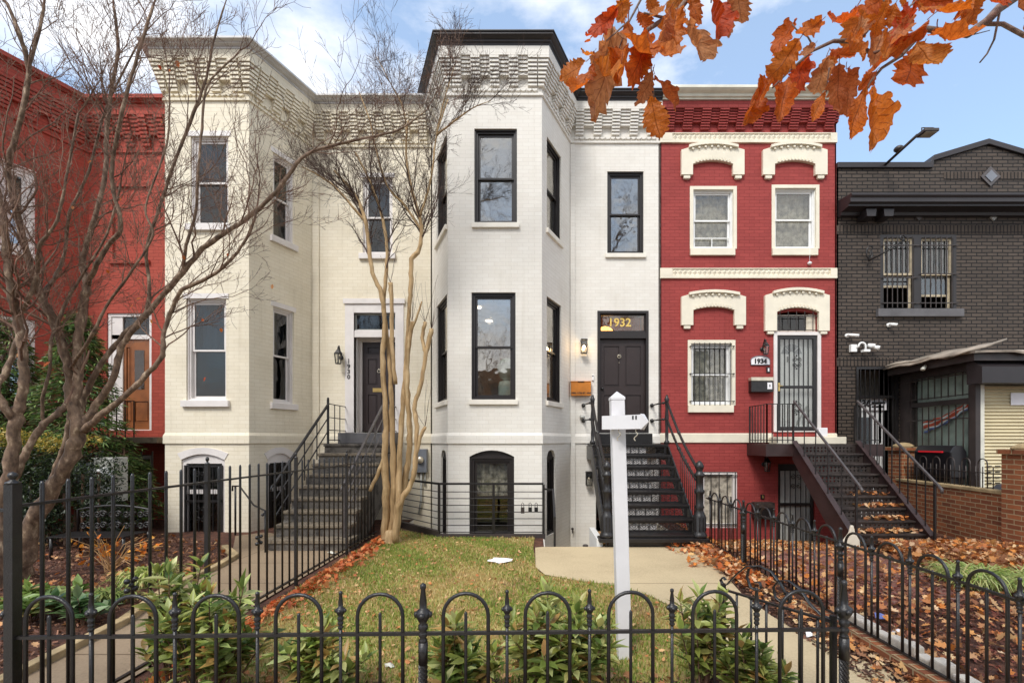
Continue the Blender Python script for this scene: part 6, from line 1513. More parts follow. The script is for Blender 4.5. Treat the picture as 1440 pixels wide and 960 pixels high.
P = np.stack([2.62 + rng.normal(0, .14, 420), rng.uniform(2.6, 5.3, 420)], 1); P = P[P[:, 0] > 2.36]; fallen('leaf_edge', P, .02, OR + BR, .05, .10, 'leaves along the soil strip beside the gate path', .4)
P = np.stack([-2.64 + np.abs(rng.normal(0, .13, 1000)), rng.uniform(3.2, 8.2, 1000)], 1); fallen('leaf_line', P, .02, [(214, 120, 62), (196, 96, 48), (226, 156, 100), (186, 110, 70)], .05, .11, 'orange leaves caught along the foot of the picket fence', .5, .06)
P = sample(lawn_poly, 1500); fallen('lawn_leaves', P, .035, BR + [(206, 170, 120), (190, 120, 70)], .02, .06, 'small brown leaves lying scattered on the lawn', .35, .01)
P = sample([(-2.7, 2.3), (1.55, 2.3), (1.5, 3.3), (-2.7, 3.3)], 380); fallen('bed_leaves', P, .02, OR + BR, .04, .09, 'brown leaves on the mulch strip behind the front fence', .5)
lb = [(-9, 3.2), (-3.8, 3.2), (-4.2, 5.2), (-4.3, 6.5), (-5.3, 7.6), (-6.9, 8.3), (-9, 8.3)]
P = sample(lb, 900); fallen('garden_leaves', P, .02, BR + [(196, 120, 66)], .05, .11, 'brown leaves on the mulch bed of the left garden', .5)
# leaves on stair treads
T = []
for i, cnt_ in ((0, 90), (1, 60), (2, 45), (3, 30)):
    for _ in range(cnt_): T.append((rng.uniform(L0 + (.45 if i else .1), L1 - .05), YB4 + T4 * i + rng.uniform(0, .18), RB * (i + 1) + rng.uniform(.01, .07)))
T = np.array(T); n = len(T); tag(scatter('stair_leaves', LT, LF, T, rng.uniform(0, 6.28, n), rng.normal(0, .5, n), rng.normal(0, .5, n), rng.uniform(.06, .12, n), pick(OR, n), 'dry_leaf'), 'orange leaves lying on the lower treads of the rusty stairs', 'fallen leaves', kind='stuff')
# bark chips
ch = [(-.5, -.5, 0), (.5, -.5, 0), (.4, .5, .1), (-.5, .4, .15)]; 
def chips(name, polys, n, lab, cols):
    P = np.concatenate([sample(p, n // len(polys)) for p in polys]); n = len(P); sz = np.stack([rng.uniform(.02, .06, n), rng.uniform(.008, .02, n), np.full(n, .02)], 1)
    zz = np.array([gz(a, c_) for a, c_ in P])[:, None] + rng.uniform(.008, .03, (n, 1))
    return tag(scatter(name, ch, [(0, 1, 2, 3)], np.concatenate([P, zz], 1), rng.uniform(0, 6.28, n), rng.normal(0, .5, n), rng.normal(0, .5, n), sz, pick(cols, n, .3), 'dry_leaf'), lab, 'bark mulch', kind='stuff')
MC = [(96, 56, 42), (124, 72, 54), (70, 42, 34), (148, 96, 74), (104, 50, 40)]
chips('bark_mulch', [[(2.95, 2.0), (7.1, 2.0), (7.0, 6.0), (2.95, 5.6)]], 11000, 'reddish bark mulch in the red house yard', MC)
chips('garden_mulch', [lb], 12000, 'brown bark mulch in the left garden bed', [(100, 66, 50), (126, 86, 64), (76, 50, 38), (146, 108, 84)])
chips('border_mulch', [[(-2.7, 2.3), (1.55, 2.3), (1.45, 3.25), (-2.7, 3.15)], [(2.35, 2.5), (2.74, 2.5), (2.74, 6.2), (2.45, 6.2), (2.3, 4.6)]], 7000, 'dark bark mulch along front fence and path', [(84, 56, 42), (112, 76, 58), (62, 42, 34), (138, 104, 84)])

# ------------------------------------------------------------------ leafy plants
lf_t = [(0, 0, 0), (.5, .28, .05), (.55, .55, .03), (0, 1, -.12), (-.55, .55, .03), (-.5, .28, .05), (0, .3, -.04), (0, .62, -.05)]
lf_f = [(0, 1, 6), (1, 2, 7), (1, 7, 6), (2, 3, 7), (3, 4, 7), (4, 5, 6), (4, 6, 7), (5, 0, 6)]
def laurel(x, y, h, spread, nst, cols, lab, leaf=(.036, .145), whorls=7, name='laurel_shrub', group='laurel shrubs along the front fence', seed=0, lean=.35):
    r = np.random.default_rng(seed + 100); t = thing(name, lab, 'shrub', (x, y, 0), group)
    b = MB(); pos = []; yaw = []; pit = []; sz = []
    for s_ in range(nst):
        a = r.uniform(0, 6.28); rad = spread * math.sqrt(r.random()); hh = h * r.uniform(.55, 1.0) * (1 - .35 * rad / spread if s_ else 1)
        tip = np.array([x + rad * math.cos(a), y + rad * .6 * math.sin(a), hh]); base = np.array([x + .2 * rad * math.cos(a), y + .2 * rad * math.sin(a), 0.0])
        mid = (base + tip) / 2 + np.array([0, 0, .06]); 
        pts = [tuple((1 - q) ** 2 * base + 2 * q * (1 - q) * mid + q * q * tip) for q in (0, .25, .5, .75, 1)]
        b.tube([Vector(p_) for p_ in pts], [.006, .0055, .005, .004, .003], 5, cap=False)
        nl = int(whorls * 5 * hh / h) + 5
        for k in range(nl):
            q = .25 + .75 * (k / nl) ** .8; p_ = (1 - q) ** 2 * base + 2 * q * (1 - q) * mid + q * q * tip
            pos.append(p_); yaw.append(k * 2.4 + r.uniform(-.4, .4)); pit.append(r.uniform(0, .8) + .75 * (q > .93)); l = leaf[1] * r.uniform(.65, 1.15) * (1 - .25 * (q > .95)); sz.append((leaf[0] * r.uniform(.8, 1.2) * 1.0, l, l))
    mk(b, 'stem', 'dark_twig', t)
    pos = np.array(pos); n = len(pos); c = pick(cols, n, .2)
    scatter('foliage', lf_t, lf_f, pos, np.array(yaw), np.array(pit), r.normal(0, .35, n), np.array(sz), c, 'leaf', t, shade=[.9, 1, 1, 1.05, 1, 1, .8, .85]); return t
GR = [(150, 166, 84), (118, 138, 68), (176, 186, 112), (96, 118, 60), (200, 204, 136), (162, 168, 82)]
GR += [(186, 150, 90)]
GY = GR + [(166, 172, 96), (186, 180, 110), (150, 160, 80)]
laurel(-2.1, 3.0, .84, .40, 24, GR, 'green laurel shrub at the fence left of the bare lawn patch', seed=1)
laurel(-2.5, 3.15, .92, .30, 15, GR, 'tall green laurel shrub against the picket fence corner', seed=2)
laurel(-1.38, 2.95, .58, .30, 17, GR, 'low green laurel shrub left of the middle fence post', seed=3)
laurel(-.52, 2.85, .66, .30, 18, GR, 'low green laurel shrub right of the middle fence post', seed=4)
laurel(.14, 2.95, .80, .38, 34, GY, 'dense yellow green laurel shrub left of the white sign post', seed=5, whorls=9)
laurel(1.10, 3.0, .95, .24, 12, GY, 'upright laurel shrub with one tall shoot right of the sign post', seed=6)
laurel(1.36, 2.85, .58, .22, 16, GY, 'small bushy laurel shrub beside the open gate', seed=7)
laurel(-4.75, 4.35, .36, .42, 16, [(120, 146, 66), (142, 164, 88), (92, 116, 56), (168, 182, 118), (104, 130, 60), (170, 150, 96)], 'low broad leaved green plant at the left garden corner', leaf=(.06, .17), name='broad_leaf_plant', group=None, seed=8, whorls=4)
laurel(-4.15, 4.2, .30, .26, 8, [(98, 130, 80), (72, 102, 62), (130, 152, 110)], 'dull green low plant beside the walkway edging', leaf=(.05, .15), name='broad_leaf_plant', group=None, seed=9, whorls=4)
def strap(x, y, rad, h, n, cols, lab, seed):
    r = np.random.default_rng(seed); t = thing('grassy_clump', lab, 'grassy plant', (x, y, 0)); k = 6; V = []; Fc = []; C = []
    cc = pick(cols, n, .15)
    for i in range(n):
        a = r.uniform(0, 6.28); L = h * r.uniform(.7, 1.3); out = rad * r.uniform(.5, 1.2); w = r.uniform(.006, .011); b0 = np.array([x + r.normal(0, rad * .3), y + r.normal(0, rad * .3), 0])
        d = np.array([math.cos(a), math.sin(a), 0]); s_ = np.array([-d[1], d[0], 0]) * w; o_ = len(V)
        for j in range(k):
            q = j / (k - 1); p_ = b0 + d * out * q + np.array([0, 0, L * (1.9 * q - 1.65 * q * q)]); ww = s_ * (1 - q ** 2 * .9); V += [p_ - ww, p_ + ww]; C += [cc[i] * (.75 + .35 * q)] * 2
        for j in range(k - 1): Fc.append((o_ + 2 * j, o_ + 2 * j + 1, o_ + 2 * j + 3, o_ + 2 * j + 2))
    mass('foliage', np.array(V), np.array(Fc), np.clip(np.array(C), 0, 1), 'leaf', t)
    return t
SY_ = [(150, 170, 76), (186, 192, 110), (122, 146, 62), (206, 206, 140)]
strap(-4.62, 5.45, .30, .26, 420, SY_, 'yellow green grassy clump in the left garden bed', 1)
strap(-4.45, 4.75, .24, .20, 260, [(120, 140, 70), (150, 160, 90), (96, 116, 58)], 'darker grassy clump nearer the walkway edging', 4)
strap(5.2, 5.35, .42, .32, 560, [(176, 196, 104), (208, 216, 144), (150, 174, 88), (214, 208, 140)], 'pale green grassy clump among the leaves behind the right fence', 2)
strap(5.7, 5.0, .46, .34, 620, [(176, 196, 104), (208, 216, 144), (150, 174, 88), (214, 208, 140)], 'pale green grassy clump nearest the right edge', 3)
# dried orange plant
r_ = np.random.default_rng(4); dp = thing('dried_plant', 'dried orange leaved perennial with bare bent stalks in the left garden', 'plant', (-5.5, 5.9, 0)); b = MB(); pos = []
for i in range(26):
    a = r_.uniform(-.2, 2.6); L = r_.uniform(.35, .75); tip = Vector((-5.5 + L * .9 * math.cos(a), 5.9 + r_.normal(0, .12), max(.05, L * math.sin(a) * .9))); b.tube([(-5.5 + r_.normal(0, .04), 5.9, 0), Vector((-5.5, 5.9, .1)).lerp(tip, .5) + Vector((0, 0, .08)), tip], .005, 4, cap=False)
    if i % 2: 
        for k in range(7): q = .5 + .5 * k / 7; pos.append(np.array(Vector((-5.5, 5.9, 0)).lerp(tip, q)) + r_.normal(0, .03, 3))
mk(b, 'stalk', 'tan_board', dp); pos = np.array(pos); n = len(pos); scatter('foliage', LT, LF, pos, r_.uniform(0, 6, n), r_.normal(0, 1, n), r_.normal(0, 1, n), r_.uniform(.05, .10, n), pick([(222, 140, 40), (206, 112, 30), (234, 170, 70)], n), 'dry_leaf', dp)
# hedge and evergreens
def leaf_cloud(name, part, n, centres, radii, leaf, cols, t, r, hollow=.5, flat=0, mat='leaf', droop=0):
    k = len(centres); i = r.integers(0, k, n); u = r.normal(0, 1, (n, 3)); u /= np.linalg.norm(u, axis=1)[:, None]; q = (hollow + (1 - hollow) * r.random(n) ** .6)[:, None]
    P = np.array(centres)[i] + u * q * np.array(radii)[i]; P = P[P[:, 2] > .03]; n = len(P)
    return scatter(part, lf_t, lf_f, P, r.uniform(0, 6.28, n), r.normal(-.2 - droop, .6, n), r.normal(0, .7, n), np.stack([np.full(n, leaf[0]), np.full(n, leaf[1]), np.full(n, leaf[1])], 1) * r.uniform(.6, 1.3, (n, 1)), pick(cols, n, .3), mat, t)
r_ = np.random.default_rng(21)
t = thing('hedge', 'dense dark green hedge with golden top leaves at the left edge', 'hedge', (-8.2, 7.2, 0))
cs, rs = [], []
for i in range(34): cs.append((r_.uniform(-9.6, -6.9), r_.uniform(7.0, 7.8), r_.uniform(.3, 1.45))); rs.append((.32, .28, .28))
leaf_cloud('hedge', 'foliage', 13000, cs, rs, (.02, .055), [(46, 60, 36), (34, 46, 28), (62, 78, 44), (24, 34, 22)], t, r_)
cs, rs = [], []
for i in range(14): cs.append((r_.uniform(-9.4, -6.9), r_.uniform(6.85, 7.4), r_.uniform(1.6, 1.85))); rs.append((.28, .22, .10))
leaf_cloud('hedge', 'top_foliage', 2600, cs, rs, (.018, .05), [(170, 150, 60), (196, 170, 84), (110, 120, 50), (146, 132, 56)], t, r_)
b = MB()
for i in range(9): x = -9.3 + i * .28; b.tube([(x, 7.4, 0), (x + r_.normal(0, .08), 7.4, 1.2)], .02, 6, cap=False)
mk(b, 'stem', 'dark_twig', t)
def conifer(x, y, h, rad, n, lab, seed, cols):
    r = np.random.default_rng(seed); t = thing('evergreen_tree', lab, 'evergreen tree', (x, y, 0), 'evergreens in the left garden'); b = MB(); b.tube([(x, y, 0), (x + .05, y, h * .5), (x, y, h * .97)], [.07, .05, .01], 8); mk(b, 'trunk', 'dark_twig', t)
    B = MB(); pos = []; yw = []; pt = []
    for i in range(n):
        q = r.random() ** .8; z = h * (.18 + .8 * q); L = rad * (1 - q) ** .7 * r.uniform(.6, 1.15) + .08; a = r.uniform(0, 6.28); tip = np.array([x + L * math.cos(a), y + L * math.sin(a), z - L * .28 + .05]); base = np.array([x, y, z])
        B.tube([Vector(base), Vector((base + tip) / 2 + np.array([0, 0, .05])), Vector(tip)], [.010, .006, .002], 4, cap=False)
        m = int(10 + 26 * L)
        for k in range(m):
            s_ = .25 + .78 * r.random(); side = r.choice([-1, 1]); d = np.array([-math.sin(a), math.cos(a), 0]) * side * .26 * (1.1 - s_) * r.random() * L * 1.5
            pos.append(base + (tip - base) * s_ + d + np.array([0, 0, .05 - .10 * s_ + r.normal(0, .025)])); yw.append(a - PI / 2 + side * .7 + r.normal(0, .3)); pt.append(-.25 + r.normal(0, .25))
    mk(B, 'branches', 'dark_twig', t); pos = np.array(pos); m = len(pos)
    scatter('crown', lf_t, lf_f, pos, np.array(yw), np.array(pt), r.normal(0, .5, m), np.stack([r.uniform(.012, .026, m), r.uniform(.07, .15, m), np.full(m, .1)], 1), pick(cols, m, .25), 'leaf', t)
EG = [(92, 122, 62), (70, 98, 52), (116, 142, 76), (56, 80, 44), (134, 152, 86)]
conifer(-8.2, 8.2, 4.05, 1.0, 460, 'feathery evergreen tree nearest the rust red door', 31, EG)
conifer(-9.4, 8.1, 3.9, 1.2, 480, 'feathery evergreen tree at the left edge of the garden', 32, EG)
conifer(-7.75, 8.6, 1.7, .75, 150, 'low feathery evergreen spreading beside the meter cabinet', 33, EG)

# ------------------------------------------------------------------ bare trees
class Twigs:
    def __init__(s, seed, rmin=.0019): s.r = random.Random(seed); s.rmin = rmin; s.V = []; s.F = []
    def tube(s, pts, rad, n):
        pts = [Vector(p) for p in pts]; t0 = (pts[1] - pts[0]).normalized(); up = Vector((0, 0, 1)) if abs(t0.z) < .9 else Vector((1, 0, 0)); nr = t0.cross(up).normalized(); o = len(s.V); k = len(pts)
        for i, p in enumerate(pts):
            t = (pts[min(i + 1, k - 1)] - pts[max(i - 1, 0)]).normalized(); nr = (nr - t * nr.dot(t)); 
            if nr.length < 1e-6: nr = t.orthogonal()
            nr.normalize(); bb_ = t.cross(nr)
            for j in range(n): a = 2 * PI * j / n; s.V.append(p + (nr * math.cos(a) + bb_ * math.sin(a)) * rad[i])
        for i in range(k - 1):
            for j in range(n): a = o + i * n + j; c = o + i * n + (j + 1) % n; s.F.append((a, c, c + n, a + n))
    def grow(s, p, d, L, r, lvl, up=.25, jit=.22, seg=.09, kids=(.0, 6, 5, 4, 3), taper=.25, ang=(.5, 1.0)):
        n = max(3, int(L / seg)); pts = [Vector(p)]; dirs = [d.normalized()]
        for i in range(n):
            d = (dirs[-1] + Vector((s.r.gauss(0, jit), s.r.gauss(0, jit), s.r.gauss(0, jit) + up * .3))).normalized(); dirs.append(d); pts.append(pts[-1] + d * (L / n))
        rad = [max(s.rmin, r * (1 - (1 - taper) * i / n)) for i in range(n + 1)]; s.tube(pts, rad, 6 if r > .02 else (4 if r > .006 else 3))
        if lvl <= 0: return
        m = kids[lvl]; 
        for k in range(m):
            q = .2 + .8 * (k + s.r.random() * .8) / m; q = min(q, 1); i = min(n, int(q * n)); base = dirs[i]; side = base.orthogonal().normalized(); side.rotate(Matrix.Rotation(s.r.uniform(0, 6.28), 3, base)); a = s.r.uniform(*ang)
            dd_ = (base * math.cos(a) + side * math.sin(a)); dd_ = (dd_ + Vector((0, 0, up * .5))).normalized()
            s.grow(pts[i], dd_, L * s.r.uniform(.38, .65), max(s.rmin, rad[i] * .58), lvl - 1, up, jit, seg * .75, kids, taper, ang)
    def build(s, name, mat, parent):
        me = bpy.data.meshes.new(name); off = world_loc(parent); me.from_pydata([tuple(v - off) for v in s.V], [], s.F); me.materials.append(MAT[mat]); me.polygons.foreach_set('use_smooth', [True] * len(s.F)); o = bpy.data.objects.new(name, me); COL.objects.link(o); o.parent = parent; return o
def limbs(t, defs, tw, mat, name='trunk', jitter=0):
    kw = .325 if 'maple' in mat else .365
    b = MB(); out = []
    for pts in defs:
        P = [W3(px, py, Y) for px, py, Y, w in pts]; Rr = [w * kw * Y / F for px, py, Y, w in pts]
        # smooth with a Catmull-Rom pass
        Q = []; Rq = []
        for i in range(len(P) - 1):
            p0, p1, p2, p3 = P[max(i - 1, 0)], P[i], P[i + 1], P[min(i + 2, len(P) - 1)]
            for k in range(5):
                u = k / 5; Q.append(.5 * ((2 * p1) + (p2 - p0) * u + (2 * p0 - 5 * p1 + 4 * p2 - p3) * u * u + (3 * p1 - p0 - 3 * p2 + p3) * u ** 3)); Rq.append(Rr[i] + (Rr[i + 1] - Rr[i]) * u)
        Q.append(P[-1]); Rq.append(Rr[-1])
        Rq = [r_ * (1 + .09 * math.sin(i * 1.7 + 2 * math.sin(i * .9))) for i, r_ in enumerate(Rq)]; Q = [q_ + Vector((math.sin(i * 2.3), math.sin(i * 1.9 + 1), math.sin(i * 1.3))) * Rq[i] * .16 for i, q_ in enumerate(Q)]
        b.tube(Q, Rq, 12 if max(Rq) > .04 else 8); out.append((Q, Rq))
    mk(b, name, mat, t); return out
mp1 = thing('maple_tree', 'large bare many stemmed maple tree with grey branches in the left garden', 'tree', (-6.4, 5.6, 0))
Yt = 5.6
MD = [
 [(14, 840, Yt, 60), (30, 795, Yt, 42), (44, 740, Yt, 34), (72, 690, Yt, 30), (100, 640, Yt, 28), (110, 600, Yt, 27), (100, 560, Yt, 22), (97, 520, Yt, 16), (84, 475, Yt - .05, 16), (70, 440, Yt - .1, 15), (58, 415, Yt - .15, 14), (42, 370, Yt - .2, 13), (28, 318, Yt - .2, 12), (12, 240, Yt - .25, 11), (20, 200, Yt - .3, 10), (33, 150, Yt - .3, 9), (40, 100, Yt - .3, 9), (28, 50, Yt - .4, 8), (10, 5, Yt - .4, 6)],
 [(33, 150, Yt - .3, 8), (42, 90, Yt - .2, 7), (55, 45, Yt - .2, 6), (62, 8, Yt - .2, 5)],
 [(104, 575, Yt, 18), (110, 535, Yt, 17), (108, 500, Yt, 16), (112, 455, Yt, 15), (118, 420, Yt, 14), (122, 402, Yt, 14), (116, 370, Yt + .1, 11), (123, 340, Yt + .1, 10), (135, 300, Yt + .1, 9), (148, 245, Yt + .15, 8), (150, 190, Yt + .2, 8), (156, 130, Yt + .2, 7), (166, 70, Yt + .2, 6), (160, 10, Yt + .2, 5)],
 [(122, 402, Yt, 12), (136, 372, Yt - .1, 10), (152, 345, Yt - .1, 10), (170, 318, Yt - .2, 9), (158, 260, Yt - .2, 8), (160, 215, Yt - .2, 8), (176, 140, Yt - .3, 7), (196, 70, Yt - .3, 6), (215, 10, Yt - .3, 5)],
 [(112, 600, Yt, 18), (135, 570, Yt + .1, 14), (160, 530, Yt + .1, 13), (170, 490, Yt + .1, 12), (190, 460, Yt + .1, 12), (225, 420, Yt + .2, 11), (255, 385, Yt + .2, 11), (285, 350, Yt + .2, 10), (320, 325, Yt + .2, 9), (350, 305, Yt + .3, 9), (388, 270, Yt + .3, 8), (425, 222, Yt + .3, 7), (460, 207, Yt + .4, 6), (510, 195, Yt + .4, 5), (560, 183, Yt + .5, 4), (600, 155, Yt + .5, 2.5)],
 [(118, 605, Yt - .05, 16), (140, 585, Yt - .1, 13), (172, 560, Yt - .1, 12), (205, 528, Yt - .1, 11), (228, 500, Yt - .1, 10), (230, 470, Yt - .1, 9), (242, 435, Yt - .1, 8), (256, 408, Yt - .15, 8), (290, 392, Yt - .2, 7), (320, 370, Yt - .2, 6), (350, 330, Yt - .2, 5), (362, 290, Yt - .2, 4)],
 [(110, 590, Yt + .05, 16), (118, 560, Yt + .2, 12), (140, 515, Yt + .2, 11), (175, 470, Yt + .25, 10), (205, 440, Yt + .3, 9), (210, 400, Yt + .3, 7), (206, 350, Yt + .3, 6), (225, 290, Yt + .3, 6), (245, 230, Yt + .3, 6), (272, 160, Yt + .3, 6), (290, 110, Yt + .3, 5), (300, 60, Yt + .3, 4), (315, 10, Yt + .3, 3)],
 [(60, 700, Yt + .05, 14), (80, 655, Yt + .1, 11), (92, 620, Yt + .1, 10), (98, 585, Yt + .15, 9), (106, 560, Yt + .2, 8)],
 [(257, 383, Yt + .2, 8), (262, 345, Yt + .1, 6), (275, 300, Yt + .1, 6), (278, 250, Yt, 5), (284, 180, Yt, 5), (292, 120, Yt, 4), (330, 80, Yt, 3)],
 [(58, 415, Yt - .15, 9), (80, 385, Yt + .1, 7), (92, 350, Yt + .2, 6), (98, 300, Yt + .2, 6), (125, 240, Yt + .3, 5), (150, 150, Yt + .3, 4), (195, 60, Yt + .3, 3)],
 [(98, 520, Yt, 8), (130, 470, Yt - .3, 7), (150, 430, Yt - .3, 6), (186, 380, Yt - .4, 5), (215, 330, Yt - .4, 5), (205, 290, Yt - .4, 4), (235, 200, Yt - .4, 4), (238, 120, Yt - .4, 3)],
]
LM = limbs(mp1, MD, None, 'maple_bark')
tw = Twigs(3)
for li, (Q, Rq) in enumerate(LM):
    n = len(Q)
    for k in range(int(n * .31)):
        i = int(n * (.35 + .63 * tw.r.random())); i = min(i, n - 2); base = (Q[i + 1] - Q[i]).normalized()
        if li in (7,) or Q[i].z < 2.6: continue
        side = base.orthogonal().normalized(); side.rotate(Matrix.Rotation(tw.r.uniform(0, 6.28), 3, base)); a = tw.r.uniform(.45, 1.1)
        d = (base * math.cos(a) + side * math.sin(a) + Vector((.15, 0, .25))).normalized(); tw.grow(Q[i], d, tw.r.uniform(.55, 1.25), Rq[i] * .38, 3, .3, .17, .10, (0, 3, 3, 4), .3)
    tw.grow(Q[-1], (Q[-1] - Q[-3]).normalized(), .8, Rq[-1], 3, .2, .15, .10, (0, 3, 3, 5), .3)
tw.build('twigs', 'dark_twig', mp1)
lfm = MB(); lfm.add(LT, LF); lfp = mk(lfm, 'leaf', 'oak_leaf', fixo=False); lfp.location = (0, 0, 0); COL.objects.unlink(lfp)
for px, py, s_ in ((27, 500, .13), (66, 512, .15), (126, 228, .09), (160, 142, .07), (288, 533, .09), (285, 450, .07), (311, 464, .08), (195, 420, .08), (186, 430, .10), (152, 382, .08), (250, 90, .13), (238, 100, .1), (213, 452, .08), (170, 280, .07), (41, 480, .1), (102, 292, .07), (258, 362, .08), (228, 172, .08), (100, 155, .08), (320, 358, .06), (225, 95, .08), (383, 403, .09)):
    o = lfp.copy(); COL.objects.link(o); o.parent = mp1; o.location = W3(px, py, 5.3) - world_loc(mp1); o.scale = (s_ * .7,) * 3; o.rotation_euler = (rnd.uniform(.8, 2.2), rnd.uniform(-.8, .8), rnd.uniform(-.8, .8))
mp2 = thing('maple_tree', 'second bare maple with a forked trunk at the far left edge', 'tree', (-6.6, 5.3, 0))
Y2 = 5.2
MD2 = [
 [(-6, 850, Y2, 44), (-4, 790, Y2, 34), (2, 720, Y2, 26), (16, 650, Y2, 24), (22, 590, Y2, 24), (30, 560, Y2, 18), (34, 530, Y2, 17), (30, 480, Y2, 17), (24, 445, Y2, 16), (18, 420, Y2 - .1, 15), (10, 370, Y2 - .1, 13), (6, 320, Y2 - .1, 12), (-8, 250, Y2 - .1, 10), (-30, 180, Y2, 8)],
 [(22, 592, Y2, 16), (6, 572, Y2 - .1, 16), (-6, 545, Y2 - .1, 15), (10, 520, Y2 + .1, 12), (22, 480, Y2 + .2, 8)],
 [(12, 690, Y2 + .1, 17), (30, 650, Y2 + .15, 15), (45, 620, Y2 + .2, 14), (62, 596, Y2 + .25, 14), (80, 582, Y2 + .3, 13), (94, 568, Y2 + .35, 12)],
 [(61, 597, Y2 + .25, 7), (60, 560, Y2 + .2, 6), (70, 520, Y2 + .2, 6), (72, 480, Y2 + .2, 6), (90, 430, Y2 + .3, 5), (120, 380, Y2 + .3, 5), (150, 330, Y2 + .3, 4), (170, 260, Y2 + .3, 4)],
 [(24, 445, Y2, 10), (40, 420, Y2 - .1, 9), (52, 385, Y2 - .1, 9), (56, 345, Y2 - .2, 7), (80, 310, Y2 - .2, 6), (95, 240, Y2 - .2, 5), (110, 160, Y2 - .2, 4)],
 [(18, 420, Y2, 8), (-4, 395, Y2 - .1, 7), (-20, 370, Y2 - .2, 6)],
]
LM = limbs(mp2, MD2, None, 'maple_bark')
tw = Twigs(13)
for li, (Q, Rq) in enumerate(LM):
    n = len(Q)
    for k in range(int(n * .28)):
        i = min(int(n * (.4 + .58 * tw.r.random())), n - 2); base = (Q[i + 1] - Q[i]).normalized()
        if Q[i].z < 2.4: continue
        side = base.orthogonal().normalized(); side.rotate(Matrix.Rotation(tw.r.uniform(0, 6.28), 3, base)); a = tw.r.uniform(.45, 1.1); d = (base * math.cos(a) + side * math.sin(a) + Vector((.1, 0, .25))).normalized(); tw.grow(Q[i], d, tw.r.uniform(.5, 1.1), Rq[i] * .4, 3, .3, .17, .10, (0, 3, 3, 4), .3)
    tw.grow(Q[-1], (Q[-1] - Q[-3]).normalized(), .7, Rq[-1], 2, .2, .15, .10, (0, 3, 3, 4), .3)
tw.build('twigs', 'dark_twig', mp2)
cm = thing('crape_myrtle', 'smooth tan barked crape myrtle with pruned stems in front of the bay', 'tree', (-2.44, 7.6, 0))
Y3 = 7.6
CD = [
 [(540, 764, Y3, 15), (543, 700, Y3, 14), (541, 640, Y3, 13), (543, 590, Y3, 11), (538, 510, Y3, 10), (541, 455, Y3, 9), (536, 412, Y3, 9), (524, 384, Y3, 8), (518, 340, Y3, 7), (514, 312, Y3, 7), (505, 285, Y3, 6), (490, 262, Y3, 5), (470, 240, Y3, 4)],
 [(548, 764, Y3 + .05, 16), (554, 700, Y3 + .05, 14), (552, 620, Y3, 11), (550, 553, Y3, 9), (546, 490, Y3 + .1, 8), (540, 430, Y3 + .1, 7), (543, 385, Y3 + .1, 7), (544, 345, Y3 + .1, 6), (536, 300, Y3 + .1, 5), (520, 255, Y3 + .1, 4), (500, 215, Y3 + .1, 3)],
 [(553, 764, Y3 - .05, 15), (560, 720, Y3 - .05, 14), (562, 640, Y3, 11), (567, 560, Y3, 9), (572, 500, Y3 + .1, 9), (575, 440, Y3 + .1, 8), (578, 400, Y3 + .1, 9), (579, 365, Y3 + .1, 9), (589, 352, Y3 + .1, 8), (593, 325, Y3 + .1, 7), (590, 305, Y3 + .1, 6), (578, 262, Y3 + .1, 5), (571, 215, Y3 + .1, 4), (574, 170, Y3, 3)],
 [(550, 764, Y3 + .1, 16), (566, 690, Y3 + .1, 13), (575, 640, Y3 + .1, 12), (576, 600, Y3 + .05, 11), (573, 555, Y3, 10), (573, 507, Y3, 9), (577, 470, Y3, 8), (580, 452, Y3, 7)],
 [(556, 762, Y3 - .1, 13), (560, 712, Y3 - .12, 13), (578, 680, Y3 - .15, 10), (584, 650, Y3 - .15, 10), (586, 600, Y3 - .1, 9), (583, 570, Y3 - .05, 9), (592, 540, Y3 - .05, 8), (599, 498, Y3 - .05, 8), (607, 463, Y3 - .05, 9)],
 [(599, 500, Y3 - .05, 7), (594, 475, Y3, 7), (598, 453, Y3, 8)],
 [(556, 540, Y3 - .05, 8), (551, 480, Y3 - .05, 8), (551, 430, Y3 - .05, 8), (549, 398, Y3 - .05, 9)],
 [(583, 650, Y3 - .15, 8), (591, 615, Y3 - .15, 7), (598, 600, Y3 - .15, 7)],
 [(590, 305, Y3 + .1, 5), (600, 275, Y3, 4), (608, 240, Y3 - .1, 4), (614, 190, Y3 - .1, 3), (630, 140, Y3 - .1, 2.5)],
 [(514, 312, Y3, 6), (495, 290, Y3 - .1, 4.5), (470, 262, Y3 - .2, 4), (445, 245, Y3 - .2, 3), (425, 235, Y3 - .2, 2)],
 [(593, 325, Y3 + .1, 5), (570, 290, Y3, 4.5), (545, 262, Y3 - .1, 4), (530, 215, Y3 - .1, 3.5), (520, 170, Y3 - .1, 3), (505, 130, Y3 - .1, 2)],
 [(614, 190, Y3 - .1, 4), (637, 172, Y3 - .25, 3.5), (665, 152, Y3 - .35, 2.2), (690, 142, Y3 - .4, .8)],
 [(572, 190, Y3, 4), (566, 150, Y3 + .1, 3), (545, 110, Y3 + .1, 2), (530, 80, Y3 + .1, .8)],
 [(614, 190, Y3 - .1, 4), (622, 150, Y3, 3), (634, 110, Y3, 2), (640, 90, Y3, .8)],
 [(520, 690, Y3, 7), (534, 660, Y3, 8), (541, 640, Y3, 8)],
 [(577, 470, Y3, 5), (588, 440, Y3 - .1, 4), (593, 424, Y3 - .1, 3)],
]
LM = limbs(cm, CD, None, 'myrtle_bark')
b = MB(); fl = [(548 + 16 * math.cos(a), a) for a in [i * PI / 4 for i in range(9)]]
cx_ = W3(549, 762, Y3); b.lathe((cx_.x, Y3 + .02, -.02), [(.24, 0), (.17, .06), (.13, .14), (.10, .24)], 12); mk(b, 'root_flare', 'myrtle_bark', cm)
tw = Twigs(23, .0017)
